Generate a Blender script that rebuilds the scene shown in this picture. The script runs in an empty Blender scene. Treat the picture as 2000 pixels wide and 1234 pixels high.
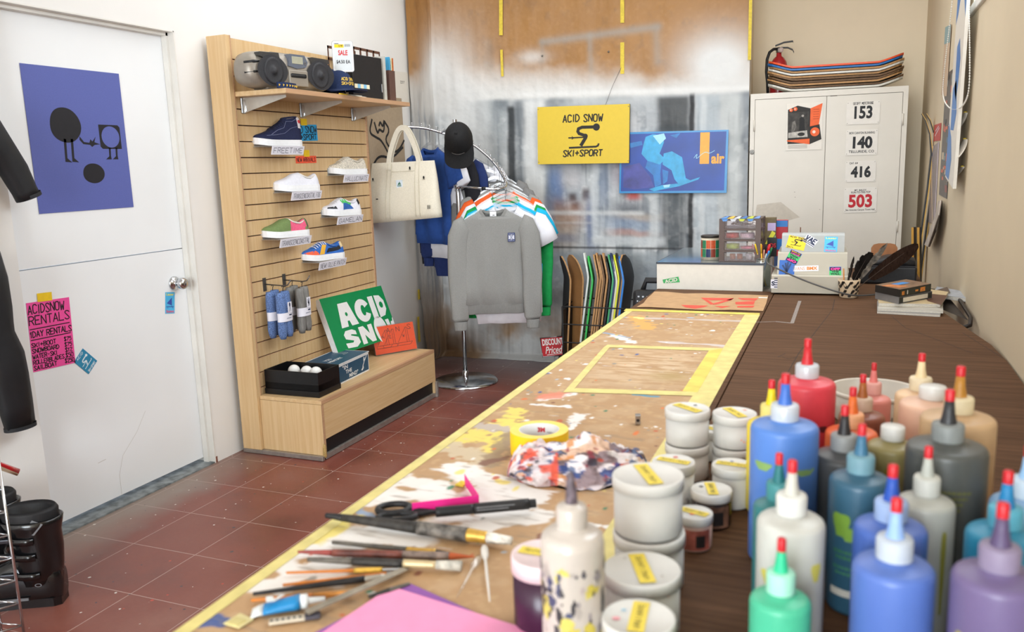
import bpy, bmesh, math, random
import numpy as np
from mathutils import Vector as V3, Matrix as MX
random.seed(7)
PI = math.pi
SC = bpy.context.scene
COL = SC.collection

# ---------------------------------------------------------------- camera
FPX = 1627.13
CAM = V3((2.5521, -1.9362, 1.3984))
_yaw, _pit, _rol = -.3923, .1775, -.0321
_f = V3((math.sin(_yaw)*math.cos(_pit), math.cos(_yaw)*math.cos(_pit), -math.sin(_pit)))
_r = V3((math.cos(_yaw), -math.sin(_yaw), 0)); _u = _r.cross(_f)
_r2 = math.cos(_rol)*_r+math.sin(_rol)*_u; _u2 = -math.sin(_rol)*_r+math.cos(_rol)*_u
cd = bpy.data.cameras.new('camera'); co = bpy.data.objects.new('camera', cd); COL.objects.link(co)
mw = MX((_r2, _u2, -_f)).transposed().to_4x4(); mw.translation = CAM
co.matrix_world = mw
cd.sensor_width = 36; cd.lens = FPX/2000*36; cd.clip_start = .05; cd.clip_end = 60
cd.dof.use_dof = True; cd.dof.focus_distance = 4.3; cd.dof.aperture_fstop = 5.0
SC.camera = co

# ---------------------------------------------------------------- light and exposure
SC.view_settings.view_transform = 'Standard'; SC.view_settings.look = 'None'
SC.view_settings.gamma = 1; SC.view_settings.use_curve_mapping = False
SC.view_settings.exposure = .12
W = bpy.data.worlds.new('sky'); SC.world = W; W.use_nodes = True
W.node_tree.nodes['Background'].inputs[0].default_value = (.80, .88, 1, 1)
W.node_tree.nodes['Background'].inputs[1].default_value = 1.0
def area(name, loc, aim, sx, sy, power, col):
    l = bpy.data.lights.new(name, 'AREA'); l.shape = 'RECTANGLE'; l.size = sx; l.size_y = sy
    l.energy = power; l.color = col
    o = bpy.data.objects.new(name, l); COL.objects.link(o); o.location = loc
    o.rotation_euler = (V3(aim)-V3(loc)).to_track_quat('-Z', 'Y').to_euler()
    return o
area('window_daylight', (3.02, .62, 2.42), (0, .8, .8), 2.4, .8, 40, (.86, .94, 1))
area('ceiling_light', (1.35, 2.0, 2.9), (1.4, 2.0, 0), 1.9, 3.0, 42, (.95, .98, 1))
area('shopfront_daylight', (1.75, -5.85, 1.75), (.4, 2, 1.3), 2.4, 2.2, 300, (.86, .94, 1))

# ---------------------------------------------------------------- pixels of the photograph to points on a surface
def ray(px, py):
    return _r2*((px-1000)/FPX)-_u2*((py-617)/FPX)+_f
def hit(px, py, P0, n):
    d = ray(px, py); P0 = V3(P0); n = V3(n)
    return CAM+d*((P0-CAM).dot(n)/d.dot(n))
TZ = .85                               # table top
LWX, DRX, SLX, RWX = -.335, -.395, -.2, 2.945
BWN = V3((.08, -1, 0)).normalized()    # the back wall is slightly out of square
LW = ((LWX, 0, 0), (1, 0, 0)); DR = ((DRX, 0, 0), (1, 0, 0)); SL = ((SLX, 0, 0), (1, 0, 0))
RW = ((RWX, 0, 0), (1, 0, 0)); BW = ((-.34, 3.64, 0), BWN); TB = ((0, 0, TZ), (0, 0, 1)); FL = ((0, 0, 0), (0, 0, 1))
def bwy(x): return 3.64+(x+.34)*.08
def on(px, py, pl): return hit(px, py, pl[0], pl[1])
def atx(px, py, x): return hit(px, py, (x, 0, 0), (1, 0, 0))
def aty(px, py, y): return hit(px, py, (0, y, 0), (0, 1, 0))
def atz(px, py, z): return hit(px, py, (0, 0, z), (0, 0, 1))

# ---------------------------------------------------------------- materials
def lin(h):
    h = h.lstrip('#')
    c = [int(h[i:i+2], 16)/255 for i in (0, 2, 4)]
    return [x/12.92 if x <= .04045 else ((x+.055)/1.055)**2.4 for x in c]
_mats = {}
def nm(name):
    m = bpy.data.materials.new(name); m.use_nodes = True
    t = m.node_tree; return m, t, t.nodes['Principled BSDF']
def nd(t, kind, **kw):
    n = t.nodes.new('ShaderNode'+kind)
    for k, v in kw.items():
        if k[0] == '_': setattr(n, k[1:], v)
        else:
            k2 = int(k[1:]) if k[0] == 'i' and k[1:].isdigit() else k
            if hasattr(v, 'is_output'): t.links.new(v, n.inputs[k2])
            else: n.inputs[k2].default_value = v
    return n
def ramp(t, fac, stops, interp='LINEAR'):
    n = t.nodes.new('ShaderNodeValToRGB'); n.color_ramp.interpolation = interp
    e = n.color_ramp.elements
    while len(e) < len(stops): e.new(.5)
    for q, (p, c) in zip(e, stops):
        q.position = p; q.color = (*lin(c), 1) if isinstance(c, str) else (*c, 1)
    t.links.new(fac, n.inputs[0]); return n.outputs[0]
def mth(t, op, a, b=0.0, c=None):
    n = t.nodes.new('ShaderNodeMath'); n.operation = op
    for i, v in enumerate((a, b) if c is None else (a, b, c)):
        if hasattr(v, 'is_output'): t.links.new(v, n.inputs[i])
        else: n.inputs[i].default_value = v
    return n.outputs[0]
def mixc(t, fac, a, b, mode='MIX'):
    n = t.nodes.new('ShaderNodeMix'); n.data_type = 'RGBA'; n.blend_type = mode
    for i, v in ((0, fac), (6, a), (7, b)):
        if hasattr(v, 'is_output'): t.links.new(v, n.inputs[i])
        elif i == 0: n.inputs[0].default_value = v
        else: n.inputs[i].default_value = (*lin(v), 1) if isinstance(v, str) else (*v, 1)
    return n.outputs[2]
def M(hexc, rough=.6, metal=0., noise=.06, scale=40., bump=0., bscale=None, trans=0., coat=0., stretch=None, ior=1.45, spec=.5, sub=0):
    """a surface whose colour varies softly with a noise; bump adds a grain"""
    key = (hexc, rough, metal, noise, scale, bump, bscale, trans, coat, stretch, ior, spec)
    if key in _mats: return _mats[key]
    m, t, b = nm('surface_%s_%d' % (hexc.lstrip('#').lower(), len(_mats)))
    c = lin(hexc)
    tc = nd(t, 'TexCoord'); vec = tc.outputs['Object']
    if stretch: vec = nd(t, 'Mapping', Vector=vec, Scale=stretch).outputs[0]
    nz = nd(t, 'TexNoise', Vector=vec, Scale=scale, Detail=3.)
    col = ramp(t, nz.outputs['Fac'], [(.3, [max(0, x*(1-noise)) for x in c]), (.7, [min(1, x*(1+noise)+noise*.01) for x in c])])
    t.links.new(col, b.inputs['Base Color'])
    b.inputs['Roughness'].default_value = rough; b.inputs['Metallic'].default_value = metal
    b.inputs['IOR'].default_value = ior; b.inputs['Specular IOR Level'].default_value = spec
    b.inputs['Transmission Weight'].default_value = trans; b.inputs['Coat Weight'].default_value = coat
    if bump:
        n2 = nd(t, 'TexNoise', Vector=vec, Scale=bscale or scale*2, Detail=2.)
        bp = nd(t, 'Bump', Strength=bump, Distance=.002, Height=n2.outputs['Fac'])
        t.links.new(bp.outputs[0], b.inputs['Normal'])
    _mats[key] = m; return m
def clear(hexc='#FFFFFF', fac=.85, rough=.05, name='clear_plastic', milk=.25):
    """thin clear plastic: mostly see-through with a glossy skin"""
    key = ('clear', hexc, fac, rough, milk)
    if key in _mats: return _mats[key]
    m, t, b = nm(name); t.nodes.remove(b)
    nz = nd(t, 'TexNoise', Vector=nd(t, 'TexCoord').outputs['Object'], Scale=30.)
    gl = nd(t, 'BsdfGlossy', Color=ramp(t, nz.outputs['Fac'], [(.3, '#FFFFFF'), (.7, '#F0F2F4')]), Roughness=rough)
    df = nd(t, 'BsdfDiffuse', Color=(*lin(hexc), 1)); m1 = nd(t, 'MixShader', Fac=milk); t.links.new(gl.outputs[0], m1.inputs[1]); t.links.new(df.outputs[0], m1.inputs[2])
    tr = nd(t, 'BsdfTransparent', Color=(*[.35+.65*x for x in lin(hexc)], 1))
    mx = nd(t, 'MixShader', Fac=fac); t.links.new(m1.outputs[0], mx.inputs[1]); t.links.new(tr.outputs[0], mx.inputs[2])
    t.links.new(mx.outputs[0], t.nodes['Material Output'].inputs[0])
    _mats[key] = m; return m
def wood(name, c1, c2, axis='z', s=1., rough=.45):
    if name in _mats: return _mats[name]
    m, t, b = nm(name); tc = nd(t, 'TexCoord')
    sc = {'x': (2, 45, 45), 'y': (45, 2, 45), 'z': (45, 45, 2)}[axis]
    mp = nd(t, 'Mapping', Vector=tc.outputs['Object'], Scale=[q*s for q in sc])
    n1 = nd(t, 'TexNoise', Vector=mp.outputs[0], Scale=1.5, Detail=5., Distortion=.6)
    n2 = nd(t, 'TexNoise', Vector=tc.outputs['Object'], Scale=2.2, Detail=2.)
    c = ramp(t, n1.outputs['Fac'], [(.3, c1), (.7, c2)])
    c = mixc(t, mth(t, 'MULTIPLY', n2.outputs['Fac'], .35), c, c1)
    t.links.new(c, b.inputs['Base Color']); b.inputs['Roughness'].default_value = rough; b.inputs['Specular IOR Level'].default_value = .15 if rough > .5 else .5
    _mats[name] = m; return m
def painted(name='painted_surface', rough=.6, bump=.3, bscale=60., spec=.4):
    """colour comes from the mesh's own paint attribute"""
    m, t, b = nm(name); a = nd(t, 'VertexColor', _layer_name='paint')
    t.links.new(a.outputs[0], b.inputs['Base Color']); b.inputs['Roughness'].default_value = rough
    b.inputs['Specular IOR Level'].default_value = spec
    nz = nd(t, 'TexNoise', Vector=nd(t, 'TexCoord').outputs['Object'], Scale=bscale, Detail=3.)
    bp = nd(t, 'Bump', Strength=bump, Distance=.003, Height=nz.outputs['Fac']); t.links.new(bp.outputs[0], b.inputs['Normal'])
    return m

# ---------------------------------------------------------------- objects
def tag(o, label=None, cat=None, group=None, kind=None):
    for k, v in (('label', label), ('category', cat), ('group', group), ('kind', kind)):
        if v: o[k] = v
    return o
def thing(name, label, cat, loc=(0, 0, 0), rot=0, group=None):
    o = bpy.data.objects.new(name, None); COL.objects.link(o); o.empty_display_size = .05
    o.location = loc
    if isinstance(rot, MX): o.rotation_euler = rot.to_euler()
    else: o.rotation_euler = (0, 0, rot)
    return tag(o, label, cat, group)
def copy_thing(o, label=None, parent=None):
    c = o.copy(); COL.objects.link(c); c.parent = parent
    if label: c['label'] = label
    for ch in [q for q in COL.objects if q.parent == o]: copy_thing(ch, None, c)
    return c
def root_m(o):
    while o.parent: o = o.parent
    m = o.rotation_euler.to_matrix().to_4x4(); m.translation = o.location; return m
def fr(o, u, v):
    """frame: u right, v up, origin o -> 4x4"""
    u = V3(u).normalized(); v = V3(v); n = u.cross(v).normalized(); v = n.cross(u)
    m = MX((u, v, n)).transposed().to_4x4(); m.translation = V3(o); return m
def T(x=0, y=0, z=0): return MX.Translation((x, y, z))
def RZ(a): return MX.Rotation(a, 4, 'Z')
def RX(a): return MX.Rotation(a, 4, 'X')
def RY(a): return MX.Rotation(a, 4, 'Y')
I4 = MX.Identity(4)
# hand lettering: strokes on a 4 x 6 grid
LET = {'A': '00 26 40|12 32', 'B': '00 06 36 45 34 03|03 33 42 41 30 00', 'C': '~45 36 16 05 01 10 30 41', 'D': '00 06 ~26 44 42 20 00',
 'E': '46 06 00 40|03 33', 'F': '00 06 46|03 33', 'G': '~45 36 16 05 01 10 30 41 43 23', 'H': '00 06|40 46|03 43', 'I': '20 26',
 'J': '~46 41 30 10 01', 'K': '00 06|46 02|13 40', 'L': '06 00 40', 'M': '00 06 22 46 40', 'N': '00 06 40 46', 'O': '~16 05 01 10 30 41 45 36 16 05',
 'P': '00 06 ~36 45 44 33 03', 'Q': '~16 05 01 10 30 41 45 36 16 05|31 50', 'R': '00 06 ~36 45 44 33 03|23 40', 'S': '~45 36 16 05 14 32 41 30 10 01',
 'T': '06 46|20 26', 'U': '~06 01 10 30 41 46', 'V': '06 20 46', 'W': '06 10 24 30 46', 'X': '00 46|06 40', 'Y': '06 23 46|23 20', 'Z': '06 46 00 40',
 '0': '~16 05 01 10 30 41 45 36 16 05', '1': '14 26 20', '2': '~05 16 36 45 00 40', '3': '~06 36 45 33 42 30 00', '4': '30 36 02 42', '5': '46 06 04 ~34 43 41 30 00',
 '6': '~36 03 01 10 30 41 42 33 03', '7': '06 46 10', '8': '~16 05 14 33 42 30 10 01 14 34 45 36 16', '9': '~10 43 45 36 16 05 04 13 43', '$': '~45 36 16 05 14 32 41 30 10 01|27 2/',
 '+': '21 25|03 43', '-': '13 33', '.': '20 21', ',': '20 1/', '!': '26 22|20 21', "'": '26 24', '"': '16 14|36 34', '&': '~40 05 16 25 01 10 42', '/': '00 46', ' ': ''}
def chaikin(p, k=2):
    for _ in range(k):
        q = [p[0]]
        for a, b in zip(p, p[1:]): q += [(a[0]*.75+b[0]*.25, a[1]*.75+b[1]*.25), (a[0]*.25+b[0]*.75, a[1]*.25+b[1]*.75)]
        p = q+[p[-1]]
    return p
def glyph(ch):
    out = []
    for s in LET.get(ch.upper(), '').split('|'):
        if not s: continue
        pts = []; rest = None
        for tk in s.split():
            if tk[0] == '~': rest = len(pts); tk = tk[1:]
            pts.append(((ord(tk[0])-48)/4, (ord(tk[1])-48)/6))
        if rest is not None:
            r0 = max(0, rest-1) if rest else 0
            pts = pts[:r0]+chaikin(pts[r0:])
        out.append(pts)
    return out
_txt = {}
def type_mesh(s, bold=0., shear=0.):
    key = (s, bold, shear)
    if key not in _txt:
        c = bpy.data.curves.new('lettering', 'FONT'); c.body = s; c.size = 1; c.offset = bold; c.shear = shear; c.resolution_u = 3
        o = bpy.data.objects.new('lettering', c); me = o.to_mesh()
        v = np.array([q.co[:2] for q in me.vertices]).reshape(-1, 2); f = [list(p.vertices) for p in me.polygons]
        o.to_mesh_clear(); bpy.data.objects.remove(o); bpy.data.curves.remove(c)
        lo, hi = v.min(0), v.max(0)
        _txt[key] = ((v-(lo+hi)/2)/(hi-lo), f)
    return _txt[key]

class MB:
    """collects shapes and links them as one mesh; W: shapes are given in room coordinates, else in the thing's own"""
    W = True
    def __init__(s): s.v = []; s.f = []; s.mi = []; s.mats = []; s.sm = []
    def mat(s, m):
        if m not in s.mats: s.mats.append(m)
        return s.mats.index(m)
    def add(s, vs, fs, m, X=None, sm=False):
        k = len(s.v); X = X or I4
        s.v += [X @ V3(p) for p in vs]; i = s.mat(m)
        for f in fs: s.f.append([q+k for q in f]); s.mi.append(i); s.sm.append(sm)
        return s
    def box(s, a, b, m, X=None, bev=0., seg=2):
        """box between corners a and b"""
        a = V3(a); b = V3(b)
        if not bev:
            v = [(x, y, z) for x in (a.x, b.x) for y in (a.y, b.y) for z in (a.z, b.z)]
            return s.add(v, [(0, 1, 3, 2), (4, 6, 7, 5), (0, 4, 5, 1), (2, 3, 7, 6), (0, 2, 6, 4), (1, 5, 7, 3)], m, X)
        bm = bmesh.new(); bmesh.ops.create_cube(bm, size=1)
        for q in bm.verts: q.co = V3(((a.x+b.x)/2+q.co.x*(b.x-a.x), (a.y+b.y)/2+q.co.y*(b.y-a.y), (a.z+b.z)/2+q.co.z*(b.z-a.z)))
        bmesh.ops.bevel(bm, geom=bm.edges[:], offset=bev, segments=seg, profile=.5, affect='EDGES')
        bm.verts.index_update()
        s.add([q.co[:] for q in bm.verts], [[q.index for q in f.verts] for f in bm.faces], m, X, seg > 2); bm.free(); return s
    def lathe(s, prof, m, X=None, n=32, sm=True, a0=0., a1=2*PI):
        full = abs(a1-a0-2*PI) < 1e-6; k = n if full else n+1; v = []; f = []
        for r, z in prof:
            for i in range(k):
                a = a0+(a1-a0)*i/n; v.append((r*math.cos(a), r*math.sin(a), z))
        for j in range(len(prof)-1):
            for i in range(n):
                i2 = (i+1) % k; f.append((j*k+i, j*k+i2, (j+1)*k+i2, (j+1)*k+i))
        return s.add(v, f, m, X, sm)
    def loft(s, rings, m, X=None, cap=(1, 1), sm=True, closed=True):
        n = len(rings[0]); v = [p for r in rings for p in r]; f = []
        for j in range(len(rings)-1):
            for i in range(n if closed else n-1):
                i2 = (i+1) % n; f.append((j*n+i, j*n+i2, (j+1)*n+i2, (j+1)*n+i))
        if cap[0]: f.append(list(range(n))[::-1])
        if cap[1]: f.append([(len(rings)-1)*n+i for i in range(n)])
        return s.add(v, f, m, X, sm)
    def tube(s, pts, r, m, X=None, n=8, closed=False, cap=True):
        P = [V3(p) for p in pts]; N = len(P); R = r if isinstance(r, (list, tuple)) else [r]*N
        rings = []; up = None
        for i in range(N):
            d = (P[(i+1) % N]-P[i-1]) if closed else (P[min(i+1, N-1)]-P[max(i-1, 0)])
            d = d.normalized() if d.length > 1e-9 else V3((0, 0, 1))
            if up is None: up = V3((0, 0, 1)) if abs(d.z) < .9 else V3((1, 0, 0))
            a = d.cross(up).normalized(); up = a.cross(d).normalized()
            rings.append([P[i]+R[i]*(math.cos(2*PI*k/n)*a+math.sin(2*PI*k/n)*up) for k in range(n)])
        if closed: rings.append(rings[0])
        return s.loft(rings, m, X, (0, 0) if closed or not cap else (1, 1))
    def prism(s, poly, h0, h1, m, X=None, sm=False):
        n = len(poly); v = [(x, y, h0) for x, y in poly]+[(x, y, h1) for x, y in poly]
        f = [list(range(n))[::-1], list(range(n, 2*n))]+[(i, (i+1) % n, n+(i+1) % n, n+i) for i in range(n)]
        return s.add(v, f, m, X, sm)
    def flat(s, poly, m, X=None, z=0.):
        return s.add([(x, y, z) for x, y in poly], [list(range(len(poly)))], m, X)
    def rect(s, x0, y0, x1, y1, m, X=None, z=0.): return s.flat([(x0, y0), (x1, y0), (x1, y1), (x0, y1)], m, X, z)
    def disc(s, x, y, r, m, X=None, z=0., n=24, ry=None):
        return s.flat([(x+r*math.cos(2*PI*i/n), y+(ry or r)*math.sin(2*PI*i/n)) for i in range(n)], m, X, z)
    def ring(s, x, y, r0, r1, m, X=None, z=0., n=28):
        v = [(x+r*math.cos(2*PI*i/n), y+r*math.sin(2*PI*i/n), z) for r in (r0, r1) for i in range(n)]
        return s.add(v, [(i, (i+1) % n, n+(i+1) % n, n+i) for i in range(n)], m, X)
    def stroke(s, pts, w, m, X=None, z=0., closed=False):
        P = list(pts)+([pts[0]] if closed else [])
        for i, (a, b) in enumerate(zip(P, P[1:])):
            dx, dy = b[0]-a[0], b[1]-a[1]; L = math.hypot(dx, dy)
            if L < 1e-7: continue
            dx, dy = dx/L*w/2, dy/L*w/2; e = .45
            s.flat([(a[0]-dx*e+dy, a[1]-dy*e-dx), (b[0]+dx*e+dy, b[1]+dy*e-dx), (b[0]+dx*e-dy, b[1]+dy*e+dx), (a[0]-dx*e-dy, a[1]-dy*e+dx)], m, X, z+.00002*(i % 3))
        return s
    def hand(s, txt, x0, y0, x1, y1, w, m, X=None, z=0., ital=0., gap=.36, jit=0.):
        """hand lettering filling the rectangle"""
        n = len(txt); adv = [(.45 if c in "I1!'.," else .55 if c == ' ' else 1.15 if c in 'MW' else 1.) for c in txt]
        tot = sum(adv)+gap*(n-1); sx = (x1-x0)/tot; h = y1-y0; x = x0; rr = random.Random(len(txt)*7+int(w*1e5))
        for c, a in zip(txt, adv):
            ox, dy = (.5 if c in "I1!'.," else 0), h*jit*(rr.random()-.5)
            for p in glyph(c):
                q = [(x+((gx-ox)*(a if not ox else 1)+(a/2 if ox else 0))*sx+ital*gy*h, y0+dy+gy*h) for gx, gy in p]
                s.stroke(q, w, m, X, z)
            x += (a+gap)*sx
        return s
    def type(s, txt, x0, y0, x1, y1, m, X=None, z=0., bold=0., shear=0.):
        """set type filling the rectangle"""
        v, f = type_mesh(txt, bold, shear)
        cx, cy = (x0+x1)/2, (y0+y1)/2
        return s.add([(cx+a*(x1-x0), cy+b*(y1-y0), z) for a, b in v], f, m, X)
    def build(s, name, parent=None, label=None, world=None):
        if world is None: world = MB.W
        me = bpy.data.meshes.new(name)
        if parent is not None and world:
            im = root_m(parent).inverted(); vs = [im @ p for p in s.v]
        else: vs = s.v
        me.from_pydata([tuple(p) for p in vs], [], s.f); 
        for m in s.mats: me.materials.append(m)
        me.polygons.foreach_set('material_index', s.mi); me.polygons.foreach_set('use_smooth', s.sm)
        me.update()
        o = bpy.data.objects.new(name, me); COL.objects.link(o)
        if parent is not None: o.parent = parent
        if label: o['label'] = label
        return o
def solo(mb, name, label, cat, group=None, origin=None):
    """a thing that is one mesh, its origin moved to its base"""
    vs = mb.v
    if origin is None:
        xs = [p.x for p in vs]; ys = [p.y for p in vs]; zs = [p.z for p in vs]
        origin = V3(((min(xs)+max(xs))/2, (min(ys)+max(ys))/2, min(zs)))
    mb.v = [p-V3(origin) for p in vs]
    o = mb.build(name); o.location = origin
    return tag(o, label, cat, group)
def merge(b, m2, fn):
    """adds flat drawing m2 to mesh b, each point moved by fn"""
    k = len(b.v); b.v += [fn(p) for p in m2.v]; ix = [b.mat(m) for m in m2.mats]
    b.f += [[q+k for q in f] for f in m2.f]; b.mi += [ix[i] for i in m2.mi]; b.sm += m2.sm
def struct(mb, name):
    o = mb.build(name); o['kind'] = 'structure'; return o
def quad(pl, TL, TR, BR, BL):
    """rectangle on a plane from the photo's four corners -> frame at its centre, width, height"""
    a, b, c, d = (on(*p, pl) for p in (TL, TR, BR, BL))
    ce = (a+b+c+d)/4; u = (b-a+c-d); n = V3(pl[1]).normalized()
    if n.dot(CAM-ce) < 0: n = -n
    u = (u-n*u.dot(n)).normalized(); v = n.cross(u)
    w = ((b-a).length+(c-d).length)/2; h = abs(((a+b)-(c+d)).dot(v))/2
    m = MX((u, v, n)).transposed().to_4x4(); m.translation = ce
    return m, w, h
def paper(name, label, cat, pl, corners, m, off=.001, group=None, th=.0008, parent=None):
    """thin sheet on a plane; returns (mesh builder, frame, w, h) to print on; finish with done()"""
    X, w, h = quad(pl, *corners); X = X @ T(0, 0, off)
    mb = MB(); mb.box((-w/2, -h/2, 0), (w/2, h/2, th), m, X)
    return mb, X @ T(0, 0, th+.0003), w, h
_nc = {}
def vnoise(shape, cell, seed=0, oct=1):
    """smooth value noise, cell = feature size in grid steps (scalar or (rows, cols))"""
    r = np.random.RandomState(seed); out = np.zeros(shape); amp = 1; tot = 0
    cy, cx = cell if isinstance(cell, tuple) else (cell, cell)
    for o in range(oct):
        gy, gx = int(shape[0]/cy)+3, int(shape[1]/cx)+3; g = r.rand(gy, gx)
        y = np.arange(shape[0])/cy; x = np.arange(shape[1])/cx
        iy = y.astype(int); ix = x.astype(int); fy = y-iy; fx = x-ix
        fy = fy*fy*(3-2*fy); fx = fx*fx*(3-2*fx); fy = fy[:, None]; fx = fx[None]
        a = g[np.ix_(iy, ix)]; b = g[np.ix_(iy, ix+1)]; c = g[np.ix_(iy+1, ix)]; d = g[np.ix_(iy+1, ix+1)]
        out += amp*((a*(1-fx)+b*fx)*(1-fy)+(c*(1-fx)+d*fx)*fy); tot += amp; amp *= .5; cy = max(1, cy/2); cx = max(1, cx/2)
    return out/tot
def sstep(a, b, x):
    t = np.clip((x-a)/(b-a), 0, 1); return t*t*(3-2*t)
def painted_grid(name, P, C, m, parent=None, th=0.):
    """grid mesh: P (rows, cols, 3) positions, C (rows, cols, 3) linear colours"""
    r, c = P.shape[:2]; me = bpy.data.meshes.new(name); P2 = P.reshape(-1, 3).copy()
    if parent is not None and MB.W:
        im = np.array(root_m(parent).inverted()); P2 = P2 @ im[:3, :3].T+im[:3, 3]
    k = np.arange(r*c).reshape(r, c); F = np.stack([k[:-1, :-1], k[:-1, 1:], k[1:, 1:], k[1:, :-1]], -1).reshape(-1, 4)
    me.vertices.add(r*c); me.vertices.foreach_set('co', P2.astype('f').ravel())
    nf = len(F); me.loops.add(nf*4); me.loops.foreach_set('vertex_index', F.astype('i').ravel())
    me.polygons.add(nf); me.polygons.foreach_set('loop_start', np.arange(0, nf*4, 4, dtype='i'))
    me.polygons.foreach_set('use_smooth', np.ones(nf, bool)); me.update(calc_edges=True)
    at = me.color_attributes.new('paint', 'FLOAT_COLOR', 'POINT')
    at.data.foreach_set('color', np.concatenate([C.reshape(-1, 3), np.ones((r*c, 1))], 1).astype('f').ravel())
    me.materials.append(m); o = bpy.data.objects.new(name, me); COL.objects.link(o)
    if parent is not None: o.parent = parent
    return o
# ================================================================ THE ROOM
def floor_mat():
    m, t, b = nm('red_floor_tiles'); tc = nd(t, 'TexCoord'); s = nd(t, 'SeparateXYZ', Vector=tc.outputs['Object'])
    TS = .305; x, y = s.outputs[0], s.outputs[1]
    tx, ty = mth(t, 'DIVIDE', x, TS), mth(t, 'DIVIDE', y, TS)
    def line(q): return mth(t, 'ABSOLUTE', mth(t, 'SUBTRACT', mth(t, 'FRACT', mth(t, 'ADD', q, 100.5)), .5))
    d = mth(t, 'MINIMUM', line(tx), line(ty))
    gr = mth(t, 'LESS_THAN', d, .0055)
    cell = nd(t, 'CombineXYZ', X=mth(t, 'FLOOR', tx), Y=mth(t, 'FLOOR', ty))
    wn = nd(t, 'TexWhiteNoise', Vector=cell.outputs[0])
    n1 = nd(t, 'TexNoise', Vector=tc.outputs['Object'], Scale=2.6, Detail=6.); n2 = nd(t, 'TexNoise', Vector=tc.outputs['Object'], Scale=60., Detail=2.)
    c = ramp(t, n1.outputs['Fac'], [(.3, '#60372F'), (.5, '#7E473B'), (.72, '#8A5C50')])
    c = mixc(t, mth(t, 'MULTIPLY', wn.outputs['Value'], .35), c, '#8A4538')
    c = mixc(t, mth(t, 'MULTIPLY', n2.outputs['Fac'], .22), c, '#502C26')
    # worn grey: beside the door and under the paint-sprayed corner
    k1 = mth(t, 'MULTIPLY', nd(t, 'MapRange', Value=mth(t, 'ADD', x, mth(t, 'MULTIPLY', n1.outputs['Fac'], .3)), i1=.08, i2=-.12).outputs[0], nd(t, 'MapRange', Value=y, i1=1.5, i2=.9).outputs[0])
    k2 = nd(t, 'MapRange', Value=mth(t, 'ADD', y, mth(t, 'MULTIPLY', n1.outputs['Fac'], .5)), i1=3.1, i2=3.9).outputs[0]
    c = mixc(t, mth(t, 'MULTIPLY', k1, .75), c, '#8D8377'); c = mixc(t, mth(t, 'MULTIPLY', k2, .8), c, '#77757A')
    c = mixc(t, mth(t, 'MULTIPLY', gr, .75), c, '#B39A90')
    for sc, rad, pw in ((7., .035, 1), (16., .05, 1), (3.1, .016, 0)):
        v = nd(t, 'TexVoronoi', Vector=nd(t, 'Mapping', Vector=tc.outputs['Object'], Location=(sc, 3*sc, 0)).outputs[0], Scale=sc)
        v.voronoi_dimensions = '2D'
        sp = nd(t, 'SeparateColor', Color=v.outputs['Color'])
        wob = nd(t, 'TexNoise', Vector=tc.outputs['Object'], Scale=70.)
        dd = mth(t, 'ADD', v.outputs['Distance'], mth(t, 'MULTIPLY', wob.outputs['Fac'], rad*1.2))
        hitm = mth(t, 'MULTIPLY', mth(t, 'LESS_THAN', dd, mth(t, 'MULTIPLY', sp.outputs[0], rad*2.)), mth(t, 'GREATER_THAN', sp.outputs[1], .55))
        cc = ramp(t, sp.outputs[2], [(0, '#D9D4CC'), (.5, '#B9B0A8'), (.6, '#2F3A4C'), (.78, '#B8432F'), (.86, '#3E4046')], 'CONSTANT')
        c = mixc(t, mth(t, 'MULTIPLY', hitm, .85), c, cc)
    t.links.new(c, b.inputs['Base Color'])
    t.links.new(nd(t, 'MapRange', Value=n1.outputs['Fac'], i1=.3, i2=.7, i3=.28, i4=.5).outputs[0], b.inputs['Roughness'])
    bp = nd(t, 'Bump', Strength=.25, Distance=.002, Height=mth(t, 'SUBTRACT', 1, gr)); t.links.new(bp.outputs[0], b.inputs['Normal'])
    return m
WHITE = M('#E5E3DF', .62, noise=.025, scale=3, bump=.08, bscale=90)
DOORW = M('#EAECED', .42, noise=.02, scale=2.5)
TRIMW = M('#DDDAD3', .45, noise=.05, scale=9)
CREAM2 = M('#D6C6AA', .65, noise=.03, scale=3, bump=.12, bscale=110)
CREAM = M('#E6D6BA', .65, noise=.03, scale=3, bump=.12, bscale=110)
CEIL = M('#E9E4DB', .8, noise=.02, scale=3)
b = MB(); b.box((-.8, -6.1, -.1), (3.1, 4.6, 0), floor_mat()); struct(b, 'floor')
b = MB(); b.box((-.8, -6.1, 2.95), (3.1, 4.6, 3.05), CEIL); struct(b, 'ceiling')
DY0, DY1, DZ = .234, 1.142, 2.05
b = MB(); w0, w1 = LWX-.14, LWX
b.box((w0, -6.1, 0), (w1, DY0, 2.95), WHITE); b.box((w0, DY1, 0), (w1, 3.7, 2.95), WHITE); b.box((w0, DY0, DZ), (w1, DY1, 2.95), WHITE)
struct(b, 'wall_left')
b = MB(); b.prism([(LWX-.14, bwy(-.48)), (1.888, bwy(1.888)), (1.888, bwy(1.888)+.1), (LWX-.14, bwy(-.48)+.1)], 0, 2.95, M('#DDD3C2', .65, noise=.03, scale=3)); struct(b, 'wall_back')
b = MB(); b.box((1.74, bwy(1.888)+.101, 0), (1.84, 4.42, 2.95), CREAM); struct(b, 'wall_alcove_left')
b = MB(); b.box((1.74, 4.42, 0), (3.1, 4.55, 2.95), CREAM); struct(b, 'wall_alcove')
WY0, WY1, WZ0, WZ1 = -.6, 1.86, 1.95, 2.8
b = MB(); x0, x1 = RWX, RWX+.14
b.box((x0, -6.1, 0), (x1, WY0, 2.95), CREAM2); b.box((x0, WY1, 0), (x1, 4.6, 2.95), CREAM2)
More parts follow.
